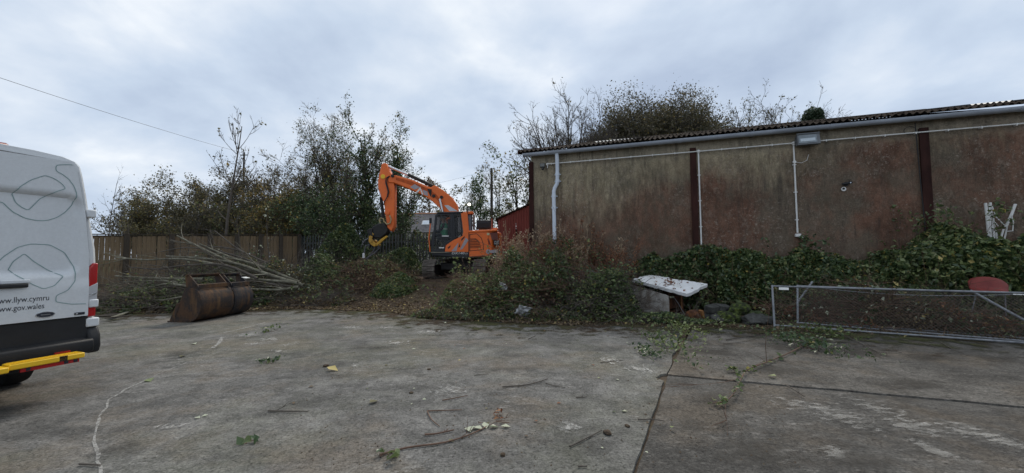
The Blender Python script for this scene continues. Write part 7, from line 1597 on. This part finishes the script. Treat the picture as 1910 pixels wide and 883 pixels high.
sprig('ivy_sprig', 'small dark leaf sprig just right of the slab corner', 1291, 686, 9, 6, 7, 0.055, L_IVY, h=0.05)
sprig('ivy_sprig', 'pale leafy trail before the rusty drum', 1330, 608, 70, 26, 10, 0.065, L_PALE, h=0.14)
sprig('ivy_sprig', 'trailing pale leaves over the dark stone by the panel post', 1400, 590, 60, 24, 10, 0.065, L_PALE, h=0.28)
FLM_ = {}
def fallen_leaf(px, py, size, m, lab, group):
    q = gp(px, py); V, Fq = leaf_mesh(rng, np.array([[0, 0, 0.0]]), size, flatness=4.0, aspect=0.7, fold=0.12); V = V - np.array([0, 0, V[:, 2].min()])
    o = link('fallen_leaf', np_mesh('fallen_leaf', V, [Fq], m), None, loc=(q[0], q[1], 0.006)); tag(o, lab, 'leaf', group)
for px, py, s, m, lab in [(368, 781, .075, L_CREAM, 'left leaf of the pale pair on the left part of the yard'), (382, 777, .07, L_CREAM, 'right leaf of the pale pair on the left part of the yard'), (620, 692, .10, L_YELLOW, 'yellow leaf beside a brown clod left of centre'), (278, 711, .08, L_PALE, 'pale green leaf on the curved chalk line'),
        (876, 803, .065, L_CREAM, 'leftmost pale leaf along the long strand'), (891, 801, .075, L_CREAM, 'second pale leaf along the long strand'), (905, 797, .06, L_CREAM, 'third pale leaf along the long strand'), (943, 798, .06, L_CREAM, 'pale leaf just right of the long strand'), (921, 799, .07, L_IVY, 'dark green leaf at the end of the long strand'),
        (857, 673, .06, L_YELLOW, 'small yellow leaf in the middle of the yard'), (1117, 706, .07, L_PALE, 'pale green leaf right of the bent twig'), (1253, 799, .09, L_PALE, 'yellow green leaf on the darker slab'), (1206, 845, .05, L_CREAM, 'whitish leaf near the darker slab edge'), (1123, 837, .05, L_CREAM, 'whitish leaf below the dark twig'),
        (1440, 704, .09, L_PALE, 'pale green leaf beside the slab joint'), (1165, 769, .07, L_IVY, 'dark leaf near the slab edge'), (1145, 770, .05, L_IVY, 'smaller dark leaf near the slab edge'), (697, 752, .08, L_OLIVE, 'olive leaf scrap left of centre'), (768, 755, .05, L_CREAM, 'pale leaf scrap left of the thin twig'), (362, 643, .08, L_CREAM, 'pale leaf below the buckets'),
        (340, 666, .09, L_OLIVE, 'dark curled leaf below the buckets'), (685, 726, .05, L_PALE, 'faint pale leaf left of the bent twig'), (1345, 756, .06, L_PALE, 'pale leaf at the end of the trailing ivy strand'), (830, 604, .08, L_CREAM, 'white leaf at the edge of the bramble heap'), (906, 600, .08, L_CREAM, 'whitish leaf below the bramble heap')]:
    fallen_leaf(px, py, s * 1.25, m, lab, 'fallen leaves on the yard')
for k in range(46):
    px = rng.uniform(520, 1250); py = 612 + rng.rand() ** 1.5 * 230; fallen_leaf(px, py, rng.uniform(0.03, 0.05), (L_BROWN, L_OLIVE, L_RED, L_CREAM)[k % 4], 'tiny leaf scrap scattered over the middle of the yard', 'leaf scraps on the yard')
# soil crumbs, far too many to count
n = 800; px = rng.uniform(560, 1500, n); py = 605 + rng.rand(n) ** 1.8 * 270; V, Fl, o_ = [], [], 0
for x, y in zip(px, py):
    q = gp(x, y); s = rng.uniform(0.002, 0.008) * (1.6 if rng.rand() < 0.06 else 1)
    P = np.array([[-1, -1, 0], [1, -1, 0], [1, 1, 0], [-1, 1, 0], [0, 0, 1.2]]) * s * rng.uniform(0.6, 1.2, (5, 3)) + np.array([q[0], q[1], 0.001]); V.append(P); Fl.append(np.array([[0, 1, 4], [1, 2, 4], [2, 3, 4], [3, 0, 4]]) + o_); o_ += 5
CR = link('soil_crumbs', np_mesh('soil_crumbs', np.concatenate(V), [np.concatenate(Fl)], SOIL)); tag(CR, 'dark soil crumbs scattered over the yard', 'soil crumbs', kind='stuff')
for px, py, s, lab in [(1133, 810, .045, 'dark soil clod at the end of the dark twig'), (608, 684, .05, 'brown soil clod beside the yellow leaf'), (767, 734, .03, 'small dark clod left of the reddish twigs'), (1170, 796, .03, 'small dark clod near the slab edge'), (938, 850, .03, 'dark clod at the bottom of the yard'), (800, 690, .03, 'small clod in the middle of the yard')]:
    q = gp(px, py); rock('soil_clod', lab, (q[0], q[1], s * 0.25), s * 0.62, (1.3, 1, 0.6), SOIL, int(px), 'clod')
